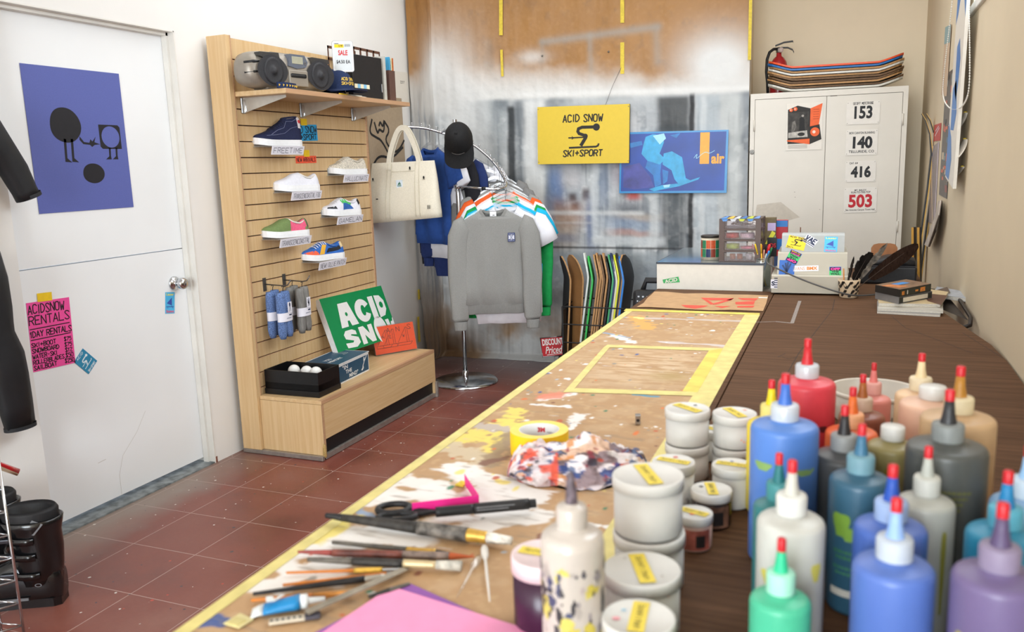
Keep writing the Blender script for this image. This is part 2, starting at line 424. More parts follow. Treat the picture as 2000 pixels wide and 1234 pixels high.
b.box((x0, WY0, 0), (x1, WY1, WZ0), CREAM2); b.box((x0, WY0, WZ1), (x1, WY1, 2.95), CREAM2); struct(b, 'wall_right')
b = MB(); b.box((-.8, -6.2, 0), (3.1, -6.0, 2.95), WHITE); struct(b, 'wall_front')
def window(name, X, w, h):
    """frame in a local plane, pane behind it"""
    b = MB(); f = .045
    for q in ((-w/2, -h/2, w/2, -h/2+f), (-w/2, h/2-f, w/2, h/2), (-w/2, -h/2, -w/2+f, h/2), (w/2-f, -h/2, w/2, h/2), (-f/2, -h/2, f/2, h/2)):
        b.box((q[0], q[1], -.05), (q[2], q[3], 0), TRIMW, X)
    o = struct(b, name)
    p = MB(); p.box((-w/2+f, -h/2+f, -.03), (w/2-f, h/2-f, -.026), clear('#F2F8FF', .9, .03, 'window_glass'), X); q = p.build('pane', o, world=False)
window('window_1', fr((RWX+.135, (WY0+WY1)/2, (WZ0+WZ1)/2), (0, -1, 0), (0, 0, 1)), WY1-WY0, WZ1-WZ0)
window('window_2', fr((1.75, -5.95, 1.75), (-1, 0, 0), (0, 0, 1)), 2.5, 2.1)
b = MB(); b.box((RWX-.012, WY0-.05, WZ0-.035), (RWX+.13, WY1+.05, WZ0), TRIMW, None, .004); struct(b, 'trim_1')
# door casing: jamb, stop and head, chipped white paint
b = MB()
b.box((DRX-.06, DY1-.006, 0), (LWX+.002, DY1-.0005, DZ-.0005), TRIMW); b.box((DRX+.001, DY1-.018, .0), (DRX+.03, DY1-.006, DZ), TRIMW)
b.box((DRX-.06, DY0+.001, DZ-.006), (LWX+.002, DY1-.001, DZ-.0005), TRIMW); b.box((DRX, DY0, DZ-.02), (DRX+.03, DY1, DZ-.006), TRIMW)
b.box((LWX, DY1-.002, 0), (LWX+.0015, DY1+.012, .03), M('#7A4A38', .8, noise=.5, scale=150))
struct(b, 'trim_2')
b = MB(); b.box((-.62, DY0, 0), (LWX, DY1, .006), M('#7A7F80', .75, noise=.45, scale=22, bump=.3)); struct(b, 'trim_3')
b = MB()
door = thing('door_1', None, None, (DRX, DY0, 0)); door['kind'] = 'structure'
zs = 1.066
b.box((DRX-.04, DY0, zs+.0025), (DRX, DY1-.008, DZ-.008), DOORW); b.build('upper_leaf', door)
b = MB(); b.box((DRX-.04, DY0, .028), (DRX, DY1-.008, zs-.0025), DOORW)
SCR = M('#CFCDC8', .5, noise=.02)
sx = fr((DRX, 0, 0), (0, 1, 0), (0, 0, 1))
b.stroke([(.62, .03), (.62, .12), (.65, .2), (.74, .28), (.8, .36)], .002, SCR, sx, .0005)
b.stroke([(.52, .21), (.56, .213)], .003, SCR, sx, .0005); b.build('lower_leaf', door)
CHROME = M('#C9CBCE', .16, 1., noise=.04, scale=20)
STEEL = M('#A7A9AB', .3, 1., noise=.08, scale=30)
k = on(340, 553, DR); X = fr(k, (0, 1, 0), (0, 0, 1))
b = MB(); b.lathe([(0, 0), (.033, 0), (.033, .004), (.028, .01), (.014, .014), (.012, .026), (.02, .034), (.027, .044), (.028, .054), (.024, .064), (.014, .07), (0, .071)], CHROME, X, 32)
b.build('door_knob', door, 'round brushed chrome knob')
# ================================================================ THE SPRAYED SHEET ON THE BACK WALL
def build_sheet():
    root = thing('drop_cloth', 'brown masking sheet over back wall, sprayed with white and grey paint like a shopfront', 'drop cloth', (.8, bwy(.8)-.03, 0))
    # s runs along the left wall (negative) then along the back wall
    L1 = .34; st = .0065
    ss = np.arange(-L1, 2.224, st); zz = np.arange(.002, 2.72, .0065)
    S, Z = np.meshgrid(ss, zz); R, Cn = S.shape
    f1 = vnoise((R, Cn), (150, 14), 1, 2); f2 = vnoise((R, Cn), 9, 2, 3); f3 = vnoise((R, Cn), (40, 40), 3, 2); f4 = vnoise((R, Cn), (90, 5), 4, 2)
    low = sstep(.75, .1, Z)
    k0 = vnoise((R+Cn, Cn), (70, 16), 15, 3); f5 = np.stack([k0[np.clip(np.arange(R)+int(j*.35), 0, R+Cn-1), j] for j in range(Cn)], 1)
    d = .012+.012*f3+.004*(f1-.5)+.007*(f2-.5)+.0015*(f4-.5)+.012*(f5-.5)+low*(.035*f3+.02*f4*f3)+.0
    # folds hanging on the left edge
    lf = sstep(.5, .0, S+L1*.0)*sstep(-.34, -.2, S); d += .02*lf*f1
    X = np.where(S < 0, LWX+.004+d*.8, LWX+.004+S); Y = np.where(S < 0, bwy(LWX)+S-.012, 3.64+(LWX+.004+S+.34)*.08-d-.004)
    # round the corner
    k = sstep(.06, 0, np.abs(S)); X = X+k*.012; Y = Y-k*.018
    crump = sstep(.04, 0., Z)
    Y = Y-crump*(.03+.06*f3)
    P = np.stack([X, Y, Z+0*X], -1)
    x = LWX+S        # wall coordinate
    px = 918+275*x; py = 209+286*(1.797-Z)-(px-1050)*.034*np.clip(1-(209+286*(1.797-Z))/900, 0, 1)
    C = np.zeros((R, Cn, 3)); C[:] = lin('#A77A47')
    def mix(col, a):
        nonlocal C; a = np.clip(a, 0, 1)[..., None]; C = C*(1-a)+np.array(lin(col) if isinstance(col, str) else col)*a
    cl = vnoise((R, Cn), 60, 5, 4); gr = vnoise((R, Cn), 4, 6, 2); vs = vnoise((R, Cn), (160, 8), 7, 3)
    mix('#86603A', (cl-.45)*1.1); mix('#B58B5A', (gr-.55)*.9); mix('#84664A', sstep(.6, .8, f2)*.35)
    # white spray: lower edge hard near py 190, fading upward
    nz = (vnoise((R, Cn), 30, 8, 4)-.5)
    top = 112+18*np.sin(px/90.)+nz*90
    mix('#D9D9D6', sstep(top, 188, py)*.97)
    for cx, cy, rx, ry, a in ((840, 140, 45, 70, .9), (1385, 140, 70, 60, .9), (1040, 112, 30, 14, .5), (880, 230, 60, 140, .9)):
        mix('#DADAD8', a*np.exp(-((px-cx)/rx)**2-((py-cy)/ry)**2)*1.3)
    # grey sketch of a frame on the brown
    def line(x0, y0, x1, y1, w, col, a):
        L2 = (x1-x0)**2+(y1-y0)**2; t = np.clip(((px-x0)*(x1-x0)+(py-y0)*(y1-y0))/L2, 0, 1)
        dd = np.hypot(px-x0-t*(x1-x0), py-y0-t*(y1-y0)); mix(col, a*np.exp(-(dd/w)**2))
    line(1060, 84, 1275, 66, 8, '#9B9389', .75); line(1150, 76, 1152, 140, 6, '#9B9389', .55); line(1272, 70, 1276, 130, 8, '#9B9389', .5)
    line(1058, 84, 1060, 120, 5, '#9B9389', .4); line(950, 80, 950, 130, 8, '#A09488', .35)
    # the grey panel area below
    ph = vnoise((R, Cn), 45, 9, 4)
    panel = sstep(186, 198, py)*sstep(868, 900, px)*sstep(1462, 1436, px)
    under = sstep(200, 240, py)
    mix('#A9AEB1', under*.9); mix('#B9BDBF', panel)
    mix('#666E75', panel*sstep(.42, .66, ph)*.8); mix('#3E464C', panel*sstep(.6, .78, ph)*.6); mix('#DADCDC', under*sstep(.5, .72, vs)*.75); mix('#5C646A', under*sstep(.56, .8, f4)*.5); mix('#E6E7E6', under*sstep(.56, .7, f2)*.45); mix('#4E565C', under*sstep(.6, .72, vnoise((R, Cn), (60, 7), 77, 3))*.4)
    def vband(x0, x1, soft, col, a, y0=195, y1=520):
        mix(col, a*sstep(x0-soft, x0+soft, px+nz*10)*sstep(x1+soft, x1-soft, px+nz*10)*sstep(y0-6, y0+6, py)*sstep(y1+8, y1-8, py))
    vband(900, 975, 12, '#878E92', .6); vband(930, 950, 8, '#C9CCCC', .5); vband(983, 999, 4, '#23282C', .92, 205, 560); vband(999, 1015, 8, '#596066', .6)
    vband(1018, 1060, 7, '#DEDFDD', .8); vband(1060, 1130, 8, '#8B93A0', .45, 205, 480)
    vband(1160, 1290, 14, '#9AA0A6', .4, 205, 480)
    vband(1276, 1332, 8, '#1E2124', .85, 195, 262); vband(1280, 1330, 9, '#3E4448', .75, 250, 490); vband(1332, 1341, 2.5, '#15171A', .95, 192, 520)
    vband(1345, 1385, 6, '#A9B4BB', .6); vband(1352, 1362, 4, '#DDE0E0', .5); vband(1388, 1425, 5, '#C4C8C6', .6, 195, 520); vband(1425, 1460, 8, '#7F858B', .65, 190, 470)
    # blurred reflections in the painted glass
    for cx, cy, rx, ry, col, a in ((1080, 360, 16, 40, '#5B78A8', .7), (1110, 345, 22, 26, '#B9B4B4', .6), (1112, 385, 9, 10, '#3A3034', .9), (1138, 380, 8, 14, '#4A3A3C', .85), (1116, 405, 9, 10, '#2B2226', .9),
                                   (1100, 420, 40, 28, '#9A6A58', .55), (1170, 360, 14, 60, '#35567C', .6), (1148, 445, 12, 55, '#2E4C80', .7), (1095, 450, 30, 40, '#C6A888', .45), (1230, 385, 14, 9, '#C43A28', .8), (1222, 415, 40, 20, '#4A4E58', .7),
                                   (1220, 440, 48, 16, '#6C84A4', .6), (1225, 458, 42, 7, '#B06A4A', .5), (1238, 425, 40, 8, '#C8B29A', .45), (1205, 330, 18, 40, '#8F7A88', .5), (1065, 430, 10, 50, '#7A8CA8', .5), (1180, 240, 50, 30, '#8A7A86', .25), (1090, 470, 30, 10, '#5C7090', .5)):
        mix(col, a*np.exp(-np.abs((px-cx)/rx)**3-np.abs((py-cy+nz*12)/ry)**3))
    def hband(y0, y1, x0, x1, soft, col, a): mix(col, a*sstep(y0-soft, y0+soft, py)*sstep(y1+soft, y1-soft, py)*sstep(x0-6, x0+6, px)*sstep(x1+6, x1-6, px))
    hband(414, 422, 1060, 1250, 4, '#D2D4D4', .65); hband(466, 482, 1150, 1290, 5, '#C6CACC', .7); hband(436, 440, 1060, 1150, 3, '#CFCFD0', .4)
    vband(1150, 1164, 5, '#CED2D3', .7, 300, 480); vband(1258, 1275, 5, '#CFD2D2', .6, 380, 480)
    hband(486, 490, 1062, 1332, 2, '#26282B', .85)
    # below the sill line
    mix('#8E979D', sstep(488, 505, py)*sstep(860, 980, px)*.75); mix('#6F777E', sstep(490, 540, py)*sstep(1090, 1200, px)*.6); mix('#6A6258', sstep(540, 600, py)*sstep(620, 580, py)*.5)
    mix('#A7A5A2', sstep(590, 625, py)*.8); mix('#8A6B47', sstep(610, 670, py+nz*60)*sstep(.42, .62, ph)*.9); mix('#6E5236', sstep(640, 690, py+nz*40)*sstep(960, 860, px)*.8)
    hband(180, 187, 1000, 1440, 5, '#E6E6E4', .6)
    # left return: streaked clear grey over the white wall
    lr = sstep(.04, -.02, S); mix('#B9B1A8', lr*sstep(150, 190, py)*.35); mix('#8E8A86', lr*sstep(.5, .75, vs)*.6*sstep(150, 200, py)); mix('#77818F', lr*sstep(.6, .8, f4)*.5*sstep(170, 260, py))
    mix('#7E6140', lr*sstep(540, 640, py)*.55)
    mix('#D5D5D3', sstep(.05, .2, S)*sstep(.5, .28, S)*sstep(150, 200, py)*sstep(560, 420, py)*.8)
    painted_grid('sheet', P, C, painted('sprayed_masking_sheet', .5, .45, 45., .35), root)
    # yellow masking tape
    TY = M('#D8BE3C', .6, noise=.12, scale=60, bump=.2)
    def strip(x0, y0, x1, y1, w=.026):
        a = on(x0, y0, BW); c = on(x1, y1, BW); n = -BWN if BWN.y > 0 else BWN
        d = (a-c); X = fr((a+c)/2+n*.031, d.cross(n), d); b = MB(); L = d.length
        b.box((-w/2, -L/2, 0), (w/2, L/2, .0006), TY, X); b.build('masking_tape', root)
    strip(981, -30, 981, 70); strip(982, 98, 984, 150, .018); strip(1217, -30, 1217, 46); strip(1217, 84, 1217, 145); strip(1467, -30, 1464, 118, .02)
    for y0, y1 in ((70, 100), (565, 585), (618, 668)):
        a = atx(818 if y0 > 300 else 800, y0, LWX+.014); c = atx(818 if y0 > 300 else 803, y1, LWX+.014); d = a-c
        b = MB(); X = fr((a+c)/2, (0, 1, 0), d); b.box((-.015, -d.length/2, 0), (.015, d.length/2, .0006), TY, X); b.build('masking_tape', root)
    # push pins
    for p in ((1062, 110), (1191, 102)):
        q = on(*p, BW); X = fr(q-V3((0, .032, 0)), (1, 0, 0), (0, 0, 1)); b = MB(); b.lathe([(0, .006), (.005, .004), (.007, 0)], STEEL, X, 12); b.build('push_pin', root)
build_sheet()
# ================================================================ ON AND BESIDE THE DOOR
INK = M('#15161A', .55, noise=.1); INKB = M('#1E2A4A', .5); YTAPE = M('#EBC51E', .6, noise=.05, scale=60)
def tape_bit(parent, pl, cs, off=.0022, m=None):
    X, w, h = quad(pl, *cs); b = MB(); b.box((-w/2, -h/2, off), (w/2, h/2, off+.0006), m or YTAPE, X); return b.build('tape', parent)
def skier(b, X, cx, cy, s, m, w=.035, z=0.):
    """the little racing skier: about 1 wide, 0.72 high around cx, cy"""
    def q(*p): return [(cx+s*x, cy+s*y) for x, y in p]
    b.stroke(q((.26, .27), (-.06, .27), (-.17, .23), (-.19, .15), (-.15, .09), (.02, .03)), w*1.8*s/.5*.5, m, X, z)
    b.disc(cx+.37*s, cy+.265*s, .105*s, m, X, z+.0002); b.disc(cx+.04*s, cy+.01*s, .072*s, m, X, z+.0003)
    b.stroke(q((-.36, -.03), (.02, -.02)), w*s*.8, m, X, z); b.flat(q((-.38, .03), (-.3, -.035), (-.38, -.09), (-.36, -.03)), m, X, z+.0001); b.flat(q((-.48, -.01), (-.36, -.01), (-.36, -.05), (-.48, -.05)), m, X, z)
    b.stroke(q((.05, -.03), (-.09, -.25)), w*2.0*s, m, X, z)
    b.stroke(q((-.45, -.32), (.36, -.30), (.42, -.27), (.44, -.22)), w*1.1*s, m, X, z)
def sail(b, X, w, h, my, mb_, mr):
    """sticker with a sail on wheels"""
    b.type('Lazer', -.42*w, .34*h, .42*w, .46*h, my, X, .0002, .02)
    b.flat([(-.36*w, -.02*h), (.16*w, -.12*h), (.19*w, .25*h)], mb_, X, .0002); b.rect(-.4*w, -.2*h, .38*w, -.165*h, mb_, X, .0002); b.rect(.15*w, -.2*h, .19*w, .1*h, mb_, X, .0003)
    for x in (-.25, .27): b.disc(x*w, -.235*h, .035*w, mb_, X, .0002)
    b.type('Skatez', -.42*w, -.46*h, .42*w, -.33*h, mr, X, .0002, .02)
SKYB = M('#4FB4E4', .4, noise=.03); SLY = M('#E8E04A', .4); SLB = M('#3C52A8', .4); SLR = M('#DE4F6A', .4)
PPL = M('#5862A6', .65, noise=.04, scale=200); PBLK = M('#16151B', .65)
b, X, w, h = paper('', '', '', DR, ((38, 123), (229, 144), (262, 404), (75, 418)), PPL, .002)
# poster: two walking shapes and a ball (x 0..1, y 0..1 from the upper left corner)
def pp(x, y): return (-w/2+x*w, h/2-y*h)
def blob(cx, cy, rx, ry, wob=.03, n=40, ph=1.): return [pp(cx+rx*(1+wob*math.sin(3*a+ph))*math.cos(a), cy+ry*(1+wob*math.sin(2*a+ph))*math.sin(a)) for a in [2*PI*i/n for i in range(n)]]
b.flat(blob(.36, .395, .155, .125), PBLK, X); b.flat(blob(.595, .735, .115, .073, .02), PBLK, X)
for x0 in (.325, .395): b.flat([pp(x0, .49), pp(x0+.025, .49), pp(x0+.015, .625), pp(x0+.06, .655), pp(x0-.01, .65)], PBLK, X)
b.flat([pp(.49, .47), pp(.53, .51), pp(.585, .515), pp(.6, .49), pp(.62, .505), pp(.66, .47), pp(.64, .51), pp(.7, .525), pp(.64, .53), pp(.61, .545), pp(.59, .53), pp(.52, .525), pp(.485, .495)], PBLK, X)
n = 30; ov = [(.825+.1*math.cos(2*PI*i/n-.75*PI), .47+.078*math.sin(2*PI*i/n-.75*PI)) for i in range(n)]
sq = []
for i in range(n):
    a = 2*PI*i/n-.75*PI; c, s_ = math.cos(a), math.sin(a); k = 1/max(abs(c), abs(s_)); sq.append((.82+.118*c*k, .47+.088*s_*k))
b.add([(*pp(*p), 0) for p in ov+sq], [(i, (i+1) % n, n+(i+1) % n, n+i) for i in range(n)], PBLK, X)
for x0 in (.79, .865): b.flat([pp(x0, .55), pp(x0+.022, .55), pp(x0+.015, .61), pp(x0+.02, .635), pp(x0-.045, .635), pp(x0-.005, .612)], PBLK, X)
solo(b, 'art_poster', 'large violet-blue poster with black walking shapes on the white door', 'poster')
# rental price list
PINK = M('#EA4E9B', .6, noise=.03)
r = thing('price_list', 'pink handwritten rental price list taped to the lower half of the door', 'notice', on(98, 650, DR))
b, X, w, h = paper('', '', '', DR, ((48, 594), (132, 579), (149, 709), (67, 725)), PINK, .001)
L = [('ACIDSNOW', .02, .04, .86, .165, .0045), ('RENTALS', .02, .20, .96, .325, .0045), ('1DAY RENTALS', .02, .42, .98, .505, .0042),
     ('SKI+BOOT', .02, .585, .58, .645, .0036), ('$75', .78, .585, .95, .64, .0033), ('SNOWBOARD', .02, .67, .64, .73, .0036), ('$75', .78, .67, .95, .725, .0033), ('WATER-SKI', .02, .755, .58, .815, .0036), ('$12', .78, .75, .95, .81, .0033),
     ('ROLLERBLADES', .02, .835, .74, .895, .0033), ('$50', .78, .83, .96, .89, .0033), ('SAILBOAT', .02, .915, .55, .975, .0036), ('$250', .75, .91, .97, .97, .0033)]
for s, x0, y0, x1, y1, lw in L: b.hand(s, -w/2+x0*w, h/2-y1*h, -w/2+x1*w, h/2-y0*h, lw, INK, X, 0, .02, .3, .12)
for y in (.385, .54): b.stroke([(-w/2+.02*w, h/2-y*h), (w/2-.05*w, h/2-(y-.008)*h)], .004, INK, X)
b.build('sheet', r); tape_bit(r, DR, ((71, 573), (99, 570), (102, 586), (73, 590)))
b, X, w, h = paper('', '', '', DR, ((161, 681), (190, 704), (172, 731), (144, 706)), M('#2F88AE', .45), .001)
wl = M('#D8E6EC', .5)
# the drawing on this sticker reads along its lower left edge
X2 = X @ RZ(PI/2)
b.hand('ACID', -h*.3, w*.36, h*.3, w*.46, .0018, wl, X2); b.hand('SKI+SPORT', -h*.36, -w*.46, h*.36, -w*.36, .0018, wl, X2); skier(b, X2, 0, 0, w*.62, wl, .05)
solo(b, 'sticker', 'small teal diamond-turned skier sticker below the pink price list', 'sticker')
b, X, w, h = paper('', '', '', DR, ((322, 571), (340, 570), (341, 612), (323, 612)), SKYB, .001)
sail(b, X, w, h, SLY, SLB, SLR)
solo(b, 'sticker', 'small light blue sail skate sticker below the door knob', 'sticker')

# wetsuit hanging on the wall at the left edge
NEO = M('#17181B', .55, noise=.12, scale=25, bump=.5, bscale=18)
def wetsuit():
    r = thing('wetsuit', 'black neoprene wetsuit hanging on the white wall by the door', 'wetsuit', (-.25, -.14, .5))
    def limb(pts, rad, fl=.6, n=14):
        rings = []
        for i, ((x, y, z), q) in enumerate(zip(pts, rad)):
            a = V3(pts[min(i+1, len(pts)-1)])-V3(pts[max(i-1, 0)]); a.normalize(); s = V3((1, 0, 0)); t_ = a.cross(s).normalized(); s = t_.cross(a)
            rings.append([V3((x, y, z))+q*fl*math.cos(2*PI*k/n)*s+q*math.sin(2*PI*k/n)*t_+V3((.004*math.sin(9*z+k), 0, 0)) for k in range(n)])
        return rings
    b = MB(); x = -.262
    b.loft(limb([(x, -.16, .98), (x, -.16, 1.08), (x, -.16, 1.2), (x, -.16, 1.36), (x, -.16, 1.5), (x, -.16, 1.62), (x, -.16, 1.70), (x, -.16, 1.76)], [.14, .17, .165, .155, .19, .2, .15, .075], .42), NEO)
    b.loft(limb([(x, .02, 1.655), (x, .08, 1.62), (x, .125, 1.58), (x, .17, 1.52), (x, .215, 1.44), (x, .245, 1.37), (x, .255, 1.345)], [.06, .07, .066, .055, .055, .05, .05], .62), NEO)
    b.loft(limb([(x, -.34, 1.655), (x, -.42, 1.58), (x, -.47, 1.5), (x, -.5, 1.4), (x, -.5, 1.3)], [.06, .07, .062, .05, .045], .62), NEO)
    b.loft(limb([(x, .01, 1.14), (x, .03, 1.05), (x, .045, .95), (x, .05, .9), (x, .055, .86), (x, .075, .78), (x, .085, .7), (x, .095, .6), (x, .1, .51)], [.1, .095, .082, .074, .07, .078, .075, .066, .058], .6), NEO)
    b.loft(limb([(x, -.24, 1.1), (x, -.25, 1.0), (x, -.26, .9), (x, -.26, .8), (x, -.27, .65), (x, -.27, .53)], [.1, .09, .08, .07, .07, .058], .6), NEO)
    b.build('body', r)
    cf = M('#202226', .7)
    for cy_, cz, q, d in ((.258, 1.34, .05, (.28, -.95)), (.1, .507, .059, (0, -1))):
        c = MB(); c.lathe([(q*1.03, 0), (q*1.03, .014)], cf, fr((x, cy_, cz), (1, 0, 0), (0, 0, 1)) @ (RX(-PI/2) if d[0] == 0 else RX(-PI/2+.3)) @ MX.Diagonal((.62, 1, 1, 1)), 20); c.build('cuff', r)
    hb = MB(); hb.tube([(x, -.16, 1.77), (x, -.16, 1.83), (x-.02, -.16, 1.855), (x-.05, -.16, 1.84), (x-.07, -.16, 1.83)], .003, STEEL); hb.build('hanger_hook', r)
wetsuit()
# ski tip, boots and the wire rack in the lower left corner
b = MB(); RED = M('#C01420', .25, coat=.5, noise=.05)
CRM = M('#C9B79A', .4)
def ski_red():
    r = thing('water_ski', 'red ski tip with a pale underside pointing in from the left edge', 'ski', (.1, -.45, .62))
    tip = atx(36, 922, .1); base = V3((.1, -.62, .80)); d = tip-base
    up = V3((0, -d.z, d.y)).normalized();  up = up if up.z > 0 else -up
    side = V3((1, 0, 0)); ra, rb = [], []
    for i in range(13):
        t_ = i/12; p = base+d*t_+up*(.018*(1-t_)**2); hw = .065*(1-t_**3.)+.004; th = .011
        ring = [p+side*hw*math.cos(a)+up*th*math.sin(a) for a in [2*PI*k/16 for k in range(16)]]
        ra.append(ring); rb.append([p+side*hw*.93*math.cos(a)+up*(th*.55*math.sin(a)-.006) for a in [2*PI*k/16 for k in range(16)]])
    b = MB(); b.loft(ra, RED); b.build('deck', r); b = MB(); b.loft(rb, CRM); b.build('base_layer', r)
ski_red()
BOOT = M('#0B0B0D', .22, noise=.2, coat=.4); BOOTM = M('#121215', .6, noise=.2); GRY = M('#6F7073', .4)
def ski_boot(loc, rot, label):
    """toe along -y in its own frame"""
    r = thing('ski_boot', label, 'ski boot', loc, rot, 'ski boots on the floor'); MB.W = False; b = MB()
    def ring(y, z, hw, hh, n=20, tilt=0.):
        return [(hw*math.copysign(abs(math.cos(a))**.7, math.cos(a)), y+tilt*hh*math.sin(a), z+hh*math.copysign(abs(math.sin(a))**.7, math.sin(a))) for a in [2*PI*k/n for k in range(n)]]
    b.loft([ring(-.2, .05, .03, .03), ring(-.195, .055, .044, .04), ring(-.15, .062, .05, .048), ring(-.09, .075, .052, .062), ring(-.03, .09, .05, .078), ring(.04, .085, .048, .075), ring(.1, .075, .042, .062), ring(.115, .07, .034, .05)], BOOT)
    b.build('shell', r)
    def hring(z, cy, rx, ry, n=24): return [(rx*math.cos(a), cy+ry*math.sin(a), z) for a in [2*PI*k/n for k in range(n)]]
    b = MB(); b.loft([hring(.08, .035, .05, .08), hring(.14, .045, .056, .078), hring(.2, .05, .06, .078), hring(.255, .045, .064, .082), hring(.285, .042, .07, .092), hring(.305, .04, .074, .098), hring(.308, .04, .066, .09), hring(.18, .04, .05, .066)], BOOT, cap=(1, 1)); b.build('cuff', r)
    b = MB(); b.loft([hring(.28, .04, .06, .082), hring(.33, .036, .066, .09), hring(.342, .036, .06, .082), hring(.33, .036, .05, .07), hring(.22, .04, .042, .056)], BOOTM, cap=(0, 1))
    b.loft([[(x_, -.045, .26), (x_, -.03, .26), (x_, -.065, .37), (x_, -.078, .365)] for x_ in (-.04, 0, .04)], BOOTM); b.flat([(-.03, -.02), (.02, -.035), (.05, .0), (.01, .02), (-.03, .01)], GRY, fr((.0615, .05, .30), (0, 1, 0), (-.1, 0, 1))); b.build('liner', r)
    b = MB(); b.prism([(-.028, -.197), (.028, -.197), (.042, -.17), (.046, -.1), (.038, -.02), (.04, .09), (.028, .113), (-.028, .113), (-.04, .09), (-.038, -.02), (-.046, -.1), (-.042, -.17)], 0, .03, BOOT); b.build('sole', r)
    for z, y0, t_ in ((.13, -.06, .2), (.2, -.045, 0), (.255, -.05, 0)):
        b = MB(); rx, ry = (.064, .09) if z > .15 else (.056, .1)
        arc = [(rx*1.03*math.cos(a), .042+ry*1.0*math.sin(a), z-.012*math.cos(a)) for a in [(-.92+1.0*k/12)*PI for k in range(13)]]
        for dz in (0,): b.loft([[(p[0]*q, .042+(p[1]-.042)*q, p[2]+h_) for q, h_ in ((1, -.011), (1.06, -.011), (1.06, .011), (1, .011))] for p in arc], BOOT)
        s = b.build('strap', r, None, False)
        b = MB(); b.box((rx*.8, -.035+y0*.3, z-.008), (rx*1.13, .01+y0*.3, z+.006), M('#4A4B50', .25, .8), None, .003); b.build('buckle', s, None, False)
    b = MB(); b.box((.0485, -.12, .035), (.0535, .02, .043), GRY); b.ring(0, 0, .006, .0085, GRY, fr((.0505, .055, .085), (0, 1, 0), (0, 0, 1)) @ MX.Diagonal((1.3, .7, 1, 1))); b.build('side_trim', r, 'light grey side trim')
    MB.W = True
    return r
ski_boot((.025, -.16, 0), -1.05, 'black ski boot with buckles on the floor nearest the wire rack')
ski_boot((-.225, -.13, 0), -.75, 'second black ski boot half hidden behind the nearer boot by the wall')
def wire_rack():
    r = thing('wire_rack', 'chrome wire rack standing in the lower left corner of the view', 'rack', (.12, -.42, 0)); b = MB()
    A, B_, C_ = V3((.278, -.372, 0)), V3((.235, -.41, 0)), V3((.1, -.66, 0)); H = .62
    for p in (A, B_, C_): b = MB(); b.tube([p, p+V3((0, 0, H))], .0042, CHROME); b.build('upright', r)
    b = MB(); n = 8
    for i in range(n+1):
        z = .012+(H-.04)*i/n; b.tube([A+V3((0, 0, z)), C_+V3((0, 0, z))], .003, CHROME); b.tube([B_+V3((0, 0, z+.02)), A+V3((0, 0, z))], .0025, CHROME); b.tube([B_+V3((0, 0, z+.02)), C_+V3((0, 0, z))], .0025, CHROME)
    b.build('cross_wires', r)
wire_rack()
# ================================================================ THE SLATWALL DISPLAY
MAPLE = wood('maple_laminate', '#CBA777', '#DABD90', 'z'); MAPLEY = wood('maple_laminate_long', '#CBA777', '#DABD90', 'y'); EDGE = wood('maple_edge', '#B48B68', '#C49C78', 'y', 2.)
GROOVE = M('#3A2A1E', .7); ALU = M('#9C958E', .4, .6, noise=.15, scale=30); BLACK = M('#141415', .5, noise=.1)
SY0, SY1 = 1.345, 2.50
def slatwall():
    r = thing('slatwall_display', 'tall maple slatwall panel with dark grooves standing along the left wall', 'display stand', (-.1, 1.9, 0))
    b = MB(); b.box((-.304, 1.312, .022), (-.19, SY0, 2.045), MAPLE, None, .002)
    b.box((-.192, SY0-.006, .3), (-.1895, SY0+.002, 2.045), EDGE); b.build('side_panel', r)
    b = MB(); gz = [1.938-.0762*k for k in range(23)]; ed = [2.035]+gz+[.285]
    for i in range(len(ed)-1):
        z1 = ed[i]-(.0035 if i else 0); z0 = ed[i+1]+.0035
        b.box((SLX-.018, SY0, z0), (SLX, SY1, z1), MAPLE)
        if i: b.box((SLX-.0175, SY0, z1), (SLX-.001, SY1, z1+.0022), EDGE)
    b.box((-.3, SY0, .02), (SLX-.0185, SY1, 2.03), GROOVE); b.build('slat_panel', r)
    b = MB(); b.box((-.304, SY1, .022), (-.197, SY1+.02, 2.04), EDGE, None, .002); b.build('end_panel', r)
    b = MB(); b.box((-.304, 1.309, .002), (-.1895, 1.329, .0215), ALU, None, .002); b.build('metal_trim', r)
    r = thing('display_bench', 'maple bench base with a black kick plate along the foot of the slatwall', 'display bench', (-.0, 1.9, 0))
    x0, x1, y0, y1, zt = -.189, .18, 1.330, 2.522, .302
    b = MB(); b.box((-.1885, y0, zt-.018), (x1, y1, zt), MAPLEY, None, .0015); b.box((x1-.02, y0+.001, zt-.0175), (x1+.0008, y1-.001, zt+.0006), EDGE); b.build('bench_top', r)
    b = MB(); b.box((-.1885, y0, .024), (x1, y0+.018, zt-.019), MAPLE); b.box((x1-.001, y0, .07), (x1+.001, y0+.016, zt-.019), EDGE); b.build('bench_side', r)
    b = MB(); b.box((-.1885, y1-.018, .024), (x1, y1, zt-.019), MAPLE); b.build('bench_side', r)
    b = MB(); b.box((x1-.018, y0+.0185, .105), (x1, y1-.0185, zt-.019), MAPLEY); b.build('bench_front', r)
    b = MB(); b.box((x1-.03, y0+.0185, .03), (x1-.014, y1-.0185, .107), BLACK); b.build('kick_plate', r)
    b = MB(); b.box((-.1885, 1.309, .002), (x1, 1.329, .024), ALU, None, .002); b.box((x1-.016, y0+.012, .002), (x1, y1, .03), ALU, None, .002); b.box((x1-.012, y1-.008, .0), (x1+.012, y1+.014, .098), ALU, None, .002); b.build('metal_trim', r)
    b = MB(); b.lathe([(0, 0), (.006, .002), (.01, .012), (.009, .05), (.004, .075), (0, .08)], M('#A98C55', .9, noise=.3, scale=200), T(x1-.002, y0+.004, .012), 9); b.build('chipped_corner', r, 'splintered bare wood corner')
slatwall()
